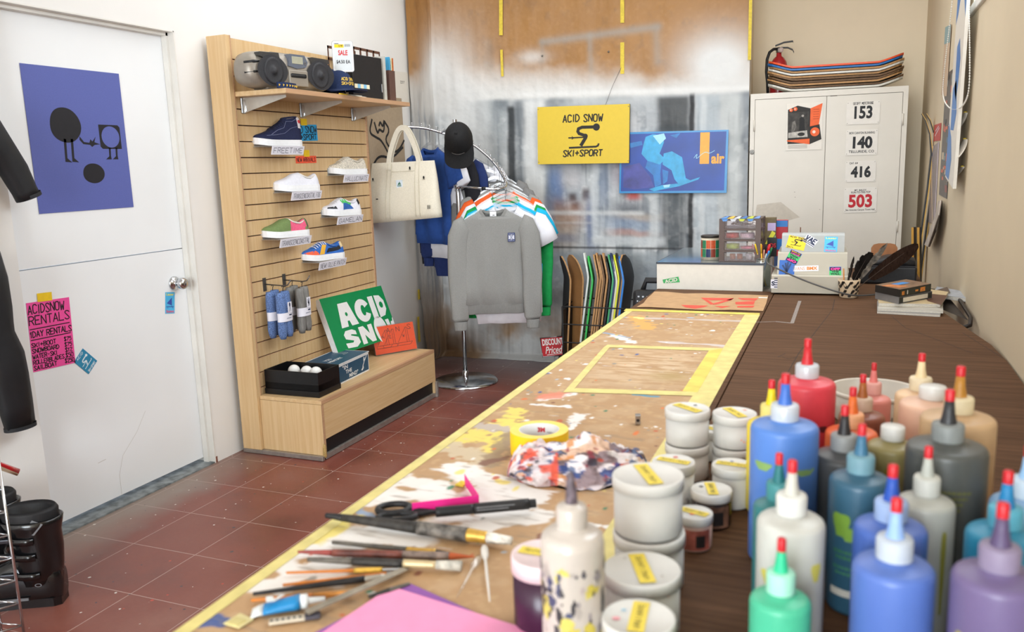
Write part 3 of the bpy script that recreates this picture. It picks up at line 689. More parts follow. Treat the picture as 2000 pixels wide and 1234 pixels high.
def shelf():
    r = thing('display_shelf', 'maple shelf along the top of the slatwall carrying the stereo and binders', 'shelf', (-.05, 1.93, 1.76))
    b = MB(); b.box((-.1995, 1.348, 1.765), (.1, 2.52, 1.788), MAPLEY, None, .002); b.box((.098, 1.349, 1.766), (.1012, 2.519, 1.787), EDGE); b.build('board', r)
    for y in (1.40, 1.865, 2.36):
        b = MB(); b.add([(-.197, y, 1.764), (.06, y, 1.764), (.06, y, 1.752), (-.197, y, 1.69)]+[(-.197, y+.003, 1.764), (.06, y+.003, 1.764), (.06, y+.003, 1.752), (-.197, y+.003, 1.69)], [(0, 1, 2, 3), (7, 6, 5, 4), (0, 3, 7, 4), (1, 5, 6, 2), (3, 2, 6, 7), (0, 4, 5, 1)], M('#B9B3A8', .4, .3))
        b.box((-.1995, y-.012, 1.69), (-.19, y+.016, 1.764), STEEL, None, .003); b.lathe([(.011, 0), (.011, .05), (.007, .06), (0, .06)], clear('#F4F6F8', .6), T(-.183, y+.002, 1.695), 14); b.build('bracket', r)
shelf()
# ---------------------------------------------------------------- boombox
SIL = M('#938B80', .35, .25, noise=.05, scale=30); DKG = M('#1A1A1C', .4, noise=.1); GRL = M('#26262A', .6, noise=.25, scale=220)
def boombox():
    c = V3((-.045, 1.545, 1.788)); r = thing('boombox', 'silver-grey portable stereo with round black speakers on the top shelf', 'stereo', c)
    X = fr(c+V3((0, 0, .003)), (.17, 1, 0), (0, 0, 1)) @ MX.Diagonal((.94, 1, 1, 1))     # u right along the shelf, v up, n to the room
    b = MB(); rings = []
    for i in range(25):
        t_ = -1+2*i/24; e = (1-abs(t_)**5)**.5 if abs(t_) < 1 else .0; q = .42+.58*e; x = t_*.295
        hh, dd = .088*q, .085*q; ring = []
        for k in range(24):
            a = 2*PI*k/24; ca, sa = math.cos(a), math.sin(a)
            ring.append((x, .09+hh*math.copysign(abs(sa)**.62, sa), dd*math.copysign(abs(ca)**.75, ca)*(1-.18*max(0, sa))))
        rings.append(ring)
    b.loft(rings, SIL, X)
    for s in (-1, 1):
        for v in (.07, .115): b.tube([(s*.292, v, .03), (s*.262, v+.004, .064), (s*.235, v+.006, .079)], [.006, .007, .003], DKG, X)
    b.box((-.17, .0, -.05), (.17, .02, .05), SIL, X, .008); b.build('body', r)
    for s in (-1, 1):
        b = MB(); xx = s*.165
        b.flat([(xx+.092*math.cos(a)*(1+.08*math.cos(2*a)), .083+.072*math.sin(a), ) for a in [2*PI*k/36 for k in range(36)]], GRL, X, .0885)
        Y = X @ T(xx-s*.004, .082, .089); b.lathe([(.062, .0), (.06, .004), (.05, .002), (.03, -.004+.006), (.018, .004), (.016, .01), (.008, .014), (0, .0145)], GRL, Y, 28)
        b.ring(xx, .083, .073, .079, M('#B9B2A6', .25, .5), X, .0883, 36) if 0 else None
        p = [(xx+s*.07, .163), (xx-s*.05, .166), (xx-s*.06, .12), (xx+s*.0, .124), (xx+s*.075, .145)]
        b.prism(p if s < 0 else p[::-1], .045, .083, M('#33312F', .5, noise=.15, scale=150), X); b.build('speaker', r)
    b = MB(); b.prism([(-.06, .112), (-.045, .168), (.055, .168), (.075, .135), (.06, .112), (.0, .102)], .05, .089, M('#5E6470', .35), X); b.box((-.035, .124, .088), (.04, .158, .0905), M('#A3A28E', .3), X, .001)
    b.ring(.055, .13, .004, .007, STEEL, X, .0905, 12); b.build('display', r, 'small grey-green display')
    b = MB(); b.box((-.06, .02, .06), (.07, .095, .09), SIL, X, .004); b.box((-.05, .06, .088), (.055, .078, .093), DKG, X, .006); b.build('cassette_door', r)
    b = MB(); b.tube([(-.1, .172, -.02), (-.06, .182, -.03), (.06, .182, -.03), (.1, .172, -.02)], .006, DKG, X); b.build('handle', r)
boombox()
# ---------------------------------------------------------------- small things on the shelf
NAVY = M('#12274F', .8, noise=.2, scale=180); GOLD = M('#DDB640', .55)
def belt():
    r = thing('woven_belt', 'coiled navy woven belt with gold triangle motifs lying before the stereo', 'belt', (.06, 1.395, 1.788)); b = MB(); pts = []
    for k in range(60): a = 2*PI*k/28; q = .05-.0006*k; pts.append((1.395+1.5*q*math.cos(a), .068+.5*q*math.sin(a)))
    for p, n in ((0, 0),): 
        v = [(x, y, z) for y, x in pts for z in (1.7885, 1.815)]; b.add(v, [(2*i, 2*i+2, 2*i+3, 2*i+1) for i in range(len(pts)-1)], NAVY)
        v2 = [(x-.0012, y, z) for y, x in pts for z in (1.7885, 1.815)]; b.add(v2, [(2*i, 2*i+1, 2*i+3, 2*i+2) for i in range(len(pts)-1)], NAVY)
    for k in range(7):
        y = 1.33+k*.021; x = .068+.5*.05*math.sqrt(max(0, 1-((y-1.395)/.0755)**2))+.0015; X = fr((x, y, 1.795), (0, 1, 0), (0, 0, 1)); b.flat([(-.005, .012), (-.005, .0), (.007, .008)], GOLD, X)
    b.build('strap', r)
belt()
def cap_mesh(r, X, cm, sc=1.):
    """ball cap in a local frame: brim towards +y of the frame, crown up z"""
    b = MB(); rings = []
    for j in range(9):
        t_ = j/8*PI/2; z = .125*math.sin(t_); q = math.cos(t_)**.75
        rings.append([(.083*q*math.cos(a)*sc, .098*q*math.sin(a)*sc*(1 if math.sin(a) < 0 else .98), z*sc*(1+.05*math.sin(a))) for a in [2*PI*k/36 for k in range(36)]])
    b.loft(rings, cm, X, (0, 1)); 
    b.lathe([(.009*sc, .128*sc), (.006*sc, .133*sc), (0, .134*sc)], cm, X, 12); b.build('crown', r)
    b = MB(); top, bot = [], []
    for i in range(17):
        a = PI*i/16; ca, sa = math.cos(a), math.sin(a)
        inner = V3((.083*ca, .09*sa, .006)); outer = V3((.088*ca, .085+.09*sa**.6 if sa > 0 else .05, -.002-.006*abs(ca)))
        top.append((inner, outer))
    v = [X @ (p*sc) for pr in top for p in pr]; v2 = [X @ (p*sc-V3((0, 0, .004*sc))) for pr in top for p in pr]
    b.add(v, [(2*i, 2*i+2, 2*i+3, 2*i+1) for i in range(16)], cm, None, True); b.add(v2, [(2*i, 2*i+1, 2*i+3, 2*i+2) for i in range(16)], cm, None, True)
    b.add(v+v2, [(2*i+1, 2*i+3, 34+2*i+3, 34+2*i+1) for i in range(16)], cm); b.build('brim', r)
def blue_cap():
    c = V3((.0, 1.915, 1.816)); r = thing('baseball_hat', 'navy blue ball cap with yellow hand lettering beside the stereo', 'cap', c)
    X = T(*c) @ RZ(-1.8) @ MX.Diagonal((1.0, 1.05, .9, 1)); cap_mesh(r, X, M('#10244A', .85, noise=.15, scale=150, bump=.2))
    b = MB()      # lettering wrapped on the front panel
    for txt, z0, z1, w in (('ACID SNOW', .05, .066, .10), ('SKI+SPORT', .026, .042, .105)):
        m2 = MB(); m2.hand(txt, -w/2, z0, w/2, z1, .0028, GOLD, None, 0, .15)
        for i, p in enumerate(m2.v):
            z = p.y; q = math.sqrt(max(.01, 1-(z/.125)**2))**.75; a = PI/2+p.x/.094; m2.v[i] = X @ V3((.083*q*math.cos(a)*1.02, .098*q*math.sin(a)*1.005+.0012, z*1.05+.001))
        b.v += []; k = len(b.v); b.v += m2.v; i0 = b.mat(GOLD); b.f += [[q+k for q in f] for f in m2.f]; b.mi += [i0]*len(m2.f); b.sm += [False]*len(m2.f)
    b.build('lettering', r, 'yellow stitched lettering')
blue_cap()
for i, (y0, y1, x0, x1, hx, lb) in enumerate(((1.84, 2.07, -.12, .085, '#8B8A8C', 'grey magazine at the bottom of the thin pile under the navy cap'), (1.86, 2.05, -.1, .075, '#1C1D22', 'black magazine in the thin pile under the navy cap'))):
    b = MB(); z = 1.788+.0055*i; b.box((x0, y0, z), (x1, y1, z+.005), M(hx, .4, noise=.2, scale=30)); b.box((x1-.004, y0+.01, z+.001), (x1+.0006, y1-.01, z+.004), M('#D8D2C4', .8, noise=.2, scale=400)); solo(b, 'magazine', lb, 'magazine', 'magazines under the navy cap')
b = MB(); b.lathe([(0, 0), (.0036, .001), (.0036, .13), (.001, .145), (0, .146)], M('#D9B11E', .4), fr((.091, 1.80, 1.7918), (0, 0, 1), (1, .1, 0)) @ RX(0), 8); solo(b, 'pencil', 'yellow pencil at the front edge of the shelf beside the navy cap', 'pencil')
def sale_sign():
    y, x = 1.99, -.08; r = thing('sale_sign', 'white framed price sign on a clear stand above the shelf', 'sign', (-.08, 1.99, 1.788)); X = fr(atx(670, 110, .066), (.8, .6, 0), (0, 0, 1)) @ MX.Diagonal((.96, .96, 1, 1)); x, y = X.translation.x-.003, X.translation.y+.004
    def rr(w, h, q): return [(sx*(w-q)+q*math.cos(a), sy*(h-q)+q*math.sin(a)) for sx, sy, a0 in ((1, 1, 0), (-1, 1, PI/2), (-1, -1, PI), (1, -1, 1.5*PI)) for a in [a0+PI/2*k/5 for k in range(6)]]
    b = MB(); b.prism(rr(.054, .079, .012), -.003, .0, M('#ECEEF0', .35), X); b.prism(rr(.0565, .0815, .013), -.0045, -.003, STEEL, X); b.build('frame', r)
    b = MB(); b.prism(rr(.047, .072, .006), .0, .001, M('#CBD0D2', .5, noise=.02), X)
    b.rect(-.043, .045, .006, .062, YTAPE, X, .0015); b.type('5 99', -.02, .048, .0, .06, INK, X, .0018, .02); b.rect(-.043, .064, -.02, .067, INK, X, .0015)
    for k in range(6): b.rect(.012+k*.005, .05, .012+k*.005+.0025, .063, M('#6A7074', .5), X, .0015)
    b.type('SALE', -.025, .005, .025, .032, M('#C9222C', .5), X, .0015, .03); b.type('$4.50 EA', -.037, -.04, .037, -.019, M('#2A2B30', .5), X, .0015, .025); b.build('card', r)
    b = MB(); b.box((-.009, -.13, -.004), (.009, -.078, -.001), clear('#F4F7F8', .45), X); b.tube([(x, y, 1.79), (x, y, 1.885)], .003, CHROME); b.lathe([(0, 0), (.03, 0), (.03, .003), (0, .003)], CHROME, T(x, y, 1.7882), 20); b.build('stand', r)
sale_sign()
def upright(name, label, y0, y1, z1, x0, x1, m, cat, extra=None, group='files and books at the end of the shelf'):
    b = MB(); b.box((x0, y0, 1.7885), (x1, y1, z1), m, None, .0015)
    if extra: extra(b)
    return solo(b, name, label, cat, group)
def file_basket():
    r = thing('magazine_rack', 'brown plastic rack with rounded openings standing behind the black binder', 'file rack', (-.14, 2.3, 1.788)); m = M('#5A3A2C', .5)
    for x in (-.185, -.09):
        b = MB(); X = fr((x, 2.13+(x+.185)*1.2, 1.789), (0, 1, 0), (0, 0, 1)); w, h = .28, .30
        b.box((0, 0, 0), (w, .02, .005), m, X)
        for k in range(5): b.box((k*w/4-(.006 if k else 0), 0, 0), (k*w/4+(.006 if k < 4 else 0), h, .005), m, X)
        for z in (.08, .155, .23, h-.007): b.box((0, z-.007, 0), (w, z+.007, .005), m, X)
        b.build('side_grid', r)
    b = MB(); b.box((-.18, 2.135, 1.7885), (-.07, 2.4, 1.793), m); b.build('bottom', r)
file_basket()
BND = M('#17171A', .5, noise=.1, bump=.2, bscale=300)
def binder():
    r = thing('binder', 'large black binder with a blue and cream checked sticker on its cover', 'binder', (.0, 2.2, 1.788), 0, 'files and books at the end of the shelf')
    b = MB(); X = fr((.05, 2.0, 1.789), (.1, 1, 0), (0, 0, 1))
    b.box((0, 0, -.035), (.265, .225, 0), BND, X, .003); b.build('cover', r)
    b = MB(); cr = M('#E6DCBE', .6); bl = M('#7FB6D6', .6)
    for k in range(5): b.rect(.012+k*.026, .05, .012+(k+1)*.026, .072, bl if k % 2 else cr, X, .0008)
    b.build('sticker', r)
    b = MB(); b.box((.25, .04, 0), (.26, .085, .004), STEEL, X, .001); b.build('clasp', r)
binder()
upright('binder', 'tall pale grey binder standing right of the black binder', 2.29, 2.318, 2.03, -.06, .07, M('#B9B8B0', .6), 'binder')
upright('box_file', 'short brown box file at the right end of the shelf', 2.37, 2.435, 1.962, -.06, .06, M('#5B4038', .6), 'box file')
upright('book', 'blue book standing behind the short brown box file', 2.445, 2.458, 2.045, -.09, .02, M('#3F9ECB', .5), 'book')
upright('book', 'cream spotted book standing beside the blue book on the shelf', 2.466, 2.476, 2.04, -.09, .02, M('#D8CFA8', .5, noise=.3, scale=120), 'book')
upright('book', 'orange book standing last behind the brown box file', 2.482, 2.494, 2.042, -.09, .02, M('#B9612C', .5, noise=.2, scale=90), 'book')
# ================================================================ SHOES ON THEIR CLEAR LEDGES
RUB = M('#E9E9EA', .5, noise=.03, scale=60); CARD = M('#E4E3EC', .55, noise=.02); SOLE = M('#B98A58', .6)
def shoe_rings(L=.27):
    """station y from heel (0) to toe (L): half width, side height profile"""
    ks = [0, .03, .09, .2, .33, .45, .58, .7, .82, .91, .96, 1.]
    wd = [.02, .029, .035, .036, .035, .037, .042, .046, .045, .036, .025, .008]
    return [(k*L, w) for k, w in zip(ks, wd)]
def shoe(name_label, c, rot, body, kind, extra, L=.27, laces=None, group=None):
    """toe along +y of its own frame, heel at the origin"""
    MB.W = False
    r = thing('sneaker', name_label, 'shoe', c, rot, group); st = shoe_rings(L)
    def outline(gr=0., n=1): 
        return [(w+gr, y) for y, w in st]+[(-w-gr, y) for y, w in reversed(st)]
    b = MB(); o0 = outline(.003)
    def zs(y): return .004*max(0, (y/L-.6)/.4)**2*3
    rb = [[(x, y, zs(y)) for x, y in o0], [(x*1.03, y, .016+zs(y)) for x, y in o0], [(x*1.0, y, .031+zs(y)) for x, y in o0], [(x*.9, y*.98+.003, .032+zs(y)) for x, y in o0]]
    b.loft(rb, RUB, None, (1, 1), False); b.build('sole', r)
    b = MB(); top = {'low': [.088, .093, .088, .075, .078, .096, .094, .075, .06, .052, .045, .034], 'slip': [.086, .09, .083, .07, .076, .097, .092, .074, .06, .052, .045, .034], 'high': [.14, .147, .15, .149, .143, .115, .094, .076, .062, .052, .045, .034]}[kind]
    rings = []
    n = 16
    for (y, w), h in zip(st, top):
        ring = []; hh = h-.028
        for k in range(n+1):
            a = PI*k/n; ca, sa = math.cos(a), math.sin(a)
            open_ = y < .45*L if kind != 'high' else y < .4*L
            x = w*.97*math.copysign(abs(ca)**(.45 if open_ else .7), ca)*(1-(.25 if open_ else .1)*sa*(h > .06)); z = .028+zs(y)+hh*sa**(.7)
            yy = y+(.012*sa*(1-y/(.3*L)) if y < .3*L and kind != 'high' else 0)
            ring.append((x, yy, z))
        rings.append(ring)
    b.loft(rings, body, None, (0, 0), True, False); b.v = [p for p in b.v]
    b.build('upper', r)
    # dark opening with padded collar
    hs = top[2]; col = []; inn = .42*L if kind != 'high' else .34*L
    b = MB(); m = 18
    def ht(y): return float(np.interp(y, [q[0] for q in st], top))
    for k in range(m):
        a = 2*PI*k/m; y = .012+inn*(.5-.5*math.cos(a)); x = .024*math.sin(a)*(1.1 if y > .05 else 1); col.append((x, y, ht(y)-.004-.0*abs(math.sin(a))))
    b.tube(col, .0042, body if kind != 'slip' else M('#D9D4CC', .8), None, 6, True); b.add([(x*.93, y, z-.004) for x, y, z in col], [list(range(m))], M('#CFC9BE', .9))
    b.build('collar', r)
    def surf(y, side, frac):
        """point on the side surface: frac 0 at the sole, 1 at the ridge"""
        side = -side; h = ht(y); w = float(np.interp(y, [q[0] for q in st], [q[1] for q in st])); a = frac*PI/2
        ca, sa = math.cos(a), math.sin(a); op = y < (.45*L if kind != 'high' else .4*L)
        x = w*.97*abs(ca)**(.45 if op else .7)*(1-(.25 if op else .1)*sa*(h > .06)); return V3((side*(x+.0012), y+(.012*sa*(1-y/(.3*L)) if y < .3*L and kind != 'high' else 0), .028+zs(y)+(h-.028)*sa**.7+.0005))
    def patch(name, pts, m, side, lab=None):
        """coloured panel on the side, pts in (y/L, frac)"""
        b = MB(); cy = sum(p[0] for p in pts)/len(pts); cf = sum(p[1] for p in pts)/len(pts); n = len(pts); dense = []
        for i in range(n):
            a, c2 = pts[i], pts[(i+1) % n]
            for k in range(5): dense.append((a[0]+(c2[0]-a[0])*k/5, a[1]+(c2[1]-a[1])*k/5))
        R = [[surf((cy+(p[0]-cy)*q)*L, side, min(.999, max(0., cf+(p[1]-cf)*q))) for p in dense] for q in (1, .66, .33, .02)]
        b.loft(R, m, None, (0, 0)); return b.build(name, r, lab)
    if laces:
        lm, n0, y0, y1 = laces; b = MB()
        for k in range(n0):
            y = L*(y0+(y1-y0)*k/(n0-1)); p = surf(y, 1, .55); q = surf(y+.006, -1, .55); t_ = surf(y+.003, 1, .98); t_.x = 0; t_.z += .004
            b.tube([p, (p+t_)/2+V3((0, 0, .004)), t_, (q+t_)/2+V3((0, 0, .004)), q], .0023, lm, None, 6)
        b.build('laces', r)
    extra(r, patch, surf, L)
    b = MB(); b.loft([[surf(y*L, 1, 0)+V3((.0045, 0, -.006+d)) for y in np.linspace(0.02, .98, 24)] for d in (0, .002)], M('#C9CACC', .5), None, (0, 0), False, False); b.build('foxing_stripe', r)
    MB.W = True; return r
def ledge(card_px, txt, y0, zc, lw=.0028, label=''):
    r = thing('shoe_ledge', label, 'display ledge', (SLX, y0, zc), 0, 'clear shoe ledges on the slatwall'); cl = clear('#EAF0F4', .72, .06)
    b = MB(); b.box((SLX+.0005, y0, zc-.003), (-.0945, y0+.255, zc), cl); b.box((SLX+.0005, y0+.01, zc), (SLX+.003, y0+.245, zc+.04), cl); b.build('clear_plate', r)
    X = fr((-.09, y0, zc-.042), (.0, 1, 0), (.28, 0, 1)); b = MB(); b.box((0, 0, -.004), (.255, .043, 0), CARD, X); b.hand(txt, .012, .009, .243, .034, lw, M('#2B3142', .6), X, .0004, 0, .34, .08); b.build('name_card', r)
SH = {}
def at_ledge(y0, zc, L=.27):
    """heel near the outer right end of the ledge, toe near the wall on the left"""
    return V3((-.112, y0+.262, zc+.0005)), PI-.33
spec = [('FREETIME', 1.453, 1.534), ('HALLUCINATE', 2.06, 1.381), ('TRANSCENCOASTAL FOG', 1.58, 1.305), ('GAMELAN', 1.97, 1.153), ('TRANSCENCOASTAL', 1.459, 1.077), ('NEW! OLLIE PATCH', 1.77, .925)]
for (t_, y0, zc), w in zip(spec, (.0026, .0022, .0018, .0026, .0021, .0021)):
    ledge(None, t_, y0, zc, w, 'clear ledge with a white card reading %s' % t_)
def none(r, patch, surf, L): pass
NVY = M('#1B2244', .85, noise=.25, scale=220, bump=.3)
def x_hi(r, patch, surf, L):
    patch('heel_patch', [(.0, .25), (.09, .25), (.1, .97), (.02, .97)], M('#E4DFE2', .6), 1, 'white heel patch with a red berry')
    b = MB(); b.lathe([(0, .003), (.008, .002), (.01, -.002), (0, -.004)], M('#C32B30', .5), fr(surf(.045*L, 1, .5), (0, -1, 0), (0, 0, 1)), 12); b.build('berry', r)
    b = MB(); b.tube([surf(y*L, 1, f) for y, f in ((.06, .7), (.2, .5), (.33, .55), (.4, .35), (.55, .42), (.7, .3))], .0009, M('#8E95B4', .6), None, 5); b.tube([surf(y*L, 1, f) for y, f in ((.1, .3), (.25, .25), (.4, .15), (.6, .2), (.8, .3))], .0008, M('#8E95B4', .6), None, 5); b.build('stitching', r)
    b = MB(); X = fr((0, .30*L, .118), (1, 0, 0), (0, -.35, 1)); b.rect(-.02, -.02, .02, .02, M('#D8DCE6', .6), X @ RY(.5)); b.build('tongue_label', r)
c, a = at_ledge(1.453, 1.534); shoe('navy high-top lace-up shoe with a white heel patch on the top left ledge', c, a, NVY, 'high', x_hi, .27, (M('#14182E', .8), 7, .36, .62))
BEI = M('#CFC7B8', .9, noise=.35, scale=160, bump=.4)
c, a = at_ledge(2.06, 1.381); shoe('speckled beige lace-up shoe on the upper right ledge by the tote', c, a, BEI, 'low', none, .255, (M('#DCD7CC', .8), 6, .46, .7))
WHT = M('#E2E2EA', .8, noise=.04, scale=100, bump=.2)
c, a = at_ledge(1.58, 1.305); shoe('plain white slip-on shoe on the middle left ledge', c, a, WHT, 'slip', none)
def x_gam(r, patch, surf, L):
    patch('printed_panel', [(.3, .35), (.55, .35), (.6, .7), (.42, .85), (.3, .8)], M('#4EBE62', .7, noise=.4, scale=120), 1, 'green scribble print')
    patch('printed_panel', [(.25, .05), (.55, .02), (.52, .38), (.35, .42)], M('#2B60A8', .7, noise=.2, scale=90), 1, 'blue print')
    patch('printed_panel', [(.02, .3), (.09, .2), (.1, .75), (.03, .8)], M('#17181C', .7), 1, 'black blot print')
    patch('printed_panel', [(.72, .1), (.95, .2), (.93, .5), (.75, .4)], M('#2A2C33', .7, noise=.9, scale=260), 1, 'black speckle print')
c, a = at_ledge(1.97, 1.153); shoe('white lace-up shoe printed with green, blue and black marks on the right ledge', c, a, WHT, 'low', x_gam, .255, (M('#ECECF0', .8), 5, .48, .7))
GRN = M('#6F8450', .85, noise=.1, scale=150, bump=.25)
def x_tr(r, patch, surf, L):
    pk = M('#DC5A7C', .8, noise=.08, scale=120)
    for s in (1, -1): patch('heel_panel', [(.0, .0), (.3, .0), (.45, .0), (.42, .55), (.3, .98), (.12, .98), (.0, .98)], pk, s, 'pink heel quarter')
    patch('heel_tab', [(.0, .1), (.035, .1), (.035, .9), (.0, .9)], M('#2C2A50', .7), 1)
c, a = at_ledge(1.459, 1.077); shoe('green slip-on shoe with a pink heel on the lower left ledge', c, a, GRN, 'slip', x_tr)
BLU = M('#2A63B4', .7, noise=.15, scale=80)
def x_ol(r, patch, surf, L):
    for s in (1, -1):
        patch('patch_panel', [(.68, .02), (.98, .02), (.97, .4), (.78, .5)], M('#E8623E', .7), s, 'coral toe patch')
        patch('patch_panel', [(.55, .02), (.68, .02), (.56, .6), (.46, .5)], M('#E5AE38', .7), s, 'yellow patch')
        patch('patch_panel', [(.1, .2), (.5, .05), (.42, .28), (.3, .45), (.12, .5)], M('#15171F', .7), s, 'black camouflage patch')
        patch('patch_panel', [(.02, .3), (.1, .25), (.1, .8), (.02, .9)], M('#D8C194', .7), s, 'tan heel patch')
        patch('patch_panel', [(.18, .62), (.4, .5), (.42, .62), (.24, .8)], M('#12141A', .7), s, 'black patch')
c, a = at_ledge(1.77, .925); shoe('blue and coral patchwork lace-up shoe on the lowest ledge', c, a, BLU, 'low', x_ol, .27, (M('#E9E9EE', .8), 6, .46, .72))
# ---------------------------------------------------------------- paper signs taped to the slats
def slat_sign(name, label, cs, m, lines, tape_cs):
    X, w, h = quad(SL, *cs); r = thing(name, label, 'sign', X.translation); b = MB(); b.box((-w/2, -h/2, .0015), (w/2, h/2, .0022), m, X)
    for s, x0, y0, x1, y1, lw in lines: b.hand(s, -w/2+x0*w, h/2-y1*h, -w/2+x1*w, h/2-y0*h, lw, INK, X, .0026, 0, .3, .06)
    b.build('sheet', r); tape_bit(r, SL, tape_cs, .003)
slat_sign('paper_sign', 'bright blue hand-lettered paper sign taped beside the navy high-top', ((580, 244), (618, 243), (620, 275), (582, 275)), M('#1FA0DA', .55), [('ID SNOW', .06, .1, .97, .5, .005), ('+SPORT', .12, .6, .94, .92, .005)], ((586, 232), (598, 232), (599, 245), (587, 245)))
slat_sign('paper_sign', 'small orange-red paper sign reading NEW ARRIVALS taped to the slats', ((577, 305), (617, 304), (617, 318), (577, 319)), M('#F05A38', .55), [('NEW ARRIVALS', .05, .25, .95, .78, .003)], ((592, 293), (603, 293), (604, 306), (593, 306)))
# ---------------------------------------------------------------- hooks and packed socks
def hook(y, z):
    r = thing('display_hook', 'dark steel display hook %s' % ('carrying the blue socks' if y < 1.6 else 'carrying the grey socks'), 'hook', (SLX, y, z), 0, 'hooks on the slatwall')
    b = MB(); m = M('#6D6A68', .35, .8); b.box((SLX+.0005, y-.012, z-.055), (SLX+.004, y+.012, z+.012), m); b.build('back_plate', r)
    b = MB(); b.tube([(SLX+.003, y, z-.02), (SLX+.12, y, z-.025), (SLX+.145, y, z-.02), (SLX+.165, y, z+.006)], .0032, m); b.build('prong', r)
def socks(x, y, z, m, label, motif):
    r = thing('sock_pair', label, 'socks', (x, y, z-.24), 0, 'packed socks on the hooks'); b = MB(); prof = [(0, .026, .02), (.02, .034, .022), (.06, .037, .024), (.1, .035, .024), (.15, .036, .022), (.19, .036, .02), (.215, .03, .018), (.235, .018, .014)]
    for k, (oy, dz) in enumerate(((-.013, -.006), (.013, .0))):
        rings = [[(x+.004*k-.004+tx*math.cos(a), y+oy*(1 if d < .16 else 1.3)+wy*.8*math.sin(a)+(.012*max(0, d-.15)*10 if k else -.004), z-d+dz) for a in [2*PI*i/18 for i in range(18)]] for d, wy, tx in prof]
        b.loft(rings, m)
    b.build('socks', r)
    b = MB(); X = T(x, y, 0); b.lathe([(1, z-.15), (1, z-.106)], CARD, X @ MX.Diagonal((.0265, .05, 1, 1)), 28)
    F = fr((x+.0275, y, z-.128), (0, 1, 0), (0, 0, 1)); b.rect(-.0, .006, .02, .012, INKB, F); b.rect(-.02, -.008, .016, -.004, M('#8D93A6', .6), F); b.build('band', r)
    b = MB(); F = fr((x+.0285, y+.008, z-.08), (0, 1, 0), (0, 0, 1)); b.box((-.016, -.028, -.001), (.016, .026, .0), CARD, F); motif(b, F); b.build('tag', r)
    b = MB(); b.tube([(x, y, z-.005), (x, y, z+.012), (x, y+.006, z+.022), (x, y+.0, z+.028), (x, y-.007, z+.022)], .0018, BLACK); b.build('plastic_hook', r)
def mo_walk(b, F): b.disc(0, .012, .006, INKB, F, .0004, 14, .011); b.stroke([(0, .004), (-.006, -.022)], .0025, INKB, F, .0004); b.stroke([(.001, .004), (.007, -.022)], .0025, INKB, F, .0004)
def mo_bird(b, F):
    for p in ([(0, -.006), (-.008, .016)], [(0, -.006), (0, .02)], [(0, -.006), (.008, .016)], [(-.01, .002), (0, -.006)], [(0, -.006), (-.006, -.02)], [(0, -.006), (.006, -.02)]): b.stroke(p, .003, INKB, F, .0004)
    b.disc(0, -.004, .006, INKB, F, .0004, 12)
hz = .872; hook(1.452, hz); hook(1.61, hz+.0)
BSK = M('#5D76A6', .95, noise=.6, scale=260, bump=.6); GSK = M('#7C7A76', .95, noise=.2, scale=150, bump=.6, stretch=(1, 1, .15))
socks(SLX+.05, 1.452, hz-.05, BSK, 'blue marled sock pair hanging rear on the left hook', mo_walk); socks(SLX+.112, 1.452, hz-.053, BSK, 'blue marled sock pair hanging foremost on the left hook', mo_walk)
socks(SLX+.05, 1.61, hz-.05, GSK, 'grey sock pair hanging rear on the right hook', mo_bird); socks(SLX+.112, 1.61, hz-.053, GSK, 'grey sock pair hanging foremost on the right hook', mo_bird)
# ---------------------------------------------------------------- on the bench
BT = .302
def green_sign():
    n = V3((.96, -.1, .3)); pl = ((-.035, 2, BT), (1, 0, .36))
    X, w, h = quad(pl, (627, 585), (746, 556), (775, 657), (657, 694)); d = .035; X = X @ T(0, 0, .003)
    r = thing('lettered_sign', 'green box sign with fat white lettering leaning on the slatwall', 'sign', (-.08, 2.0, BT)); b = MB(); b.box((-w/2, -h/2, -d), (w/2, h/2, -.001), M('#DCDCDC', .5), X); b.build('box', r)
    b = MB(); g = M('#0C8A4C', .45, noise=.03); b.rect(-w/2, -h/2, w/2, h/2, g, X, 0)
    wm = M('#ECECEA', .5, noise=.02)
    def ft(p): return [(-w/2+w*x, h/2-h*y) for x, y in p]
    b.flat(ft([(.17, .58), (.22, .15), (.37, .15), (.44, .58), (.33, .58), (.315, .48), (.285, .48), (.275, .58)]), wm, X, .0008)
    n = 20; b.add([(*ft([(.565+.12*math.cos(a), .37+.215*math.sin(a))])[0], .0008) for a in [.45+k*(2*PI-.9)/n for k in range(n+1)]]+[(*ft([(.575+.035*math.cos(a), .37+.1*math.sin(a))])[0], .0008) for a in [.45+k*(2*PI-.9)/n for k in range(n+1)]], [(k, k+1, n+2+k, n+1+k) for k in range(n)], wm, X)
    b.flat(ft([(.70, .15), (.785, .15), (.785, .58), (.70, .58)]), wm, X, .0008)
    b.flat(ft([(.81, .15), (.9, .17), (.95, .28), (.95, .45), (.9, .56), (.81, .58)]), wm, X, .0008); b.disc(*ft([(.885, .35)])[0], .02, g, X, .0014, 14); b.disc(*ft([(.3, .36)])[0], .012, g, X, .0014, 12)
    s = [(.35, .68), (.3, .64), (.2, .64), (.16, .7), (.17, .78), (.28, .84), (.26, .87), (.15, .85), (.16, .94), (.3, .96), (.37, .9), (.36, .8), (.26, .74), (.27, .72), (.35, .75)]
    b.flat(ft(s), wm, X, .0008); b.flat(ft([(.4, .96), (.4, .64), (.48, .64), (.55, .8), (.55, .64), (.62, .64), (.62, .96), (.55, .96), (.47, .8), (.47, .96)]), wm, X, .0008)
    b.disc(*ft([(.75, .8)])[0], .068, wm, X, .0008, 24, .085); b.disc(*ft([(.75, .8)])[0], .02, g, X, .0014, 14)
    b.flat(ft([(.86, .64), (.92, .64), (.93, .8), (.95, .7), (.98, .7), (.99, .64), (1., .64), (1., .96), (.9, .96)]), wm, X, .0008)
    b.build('face', r)
green_sign()
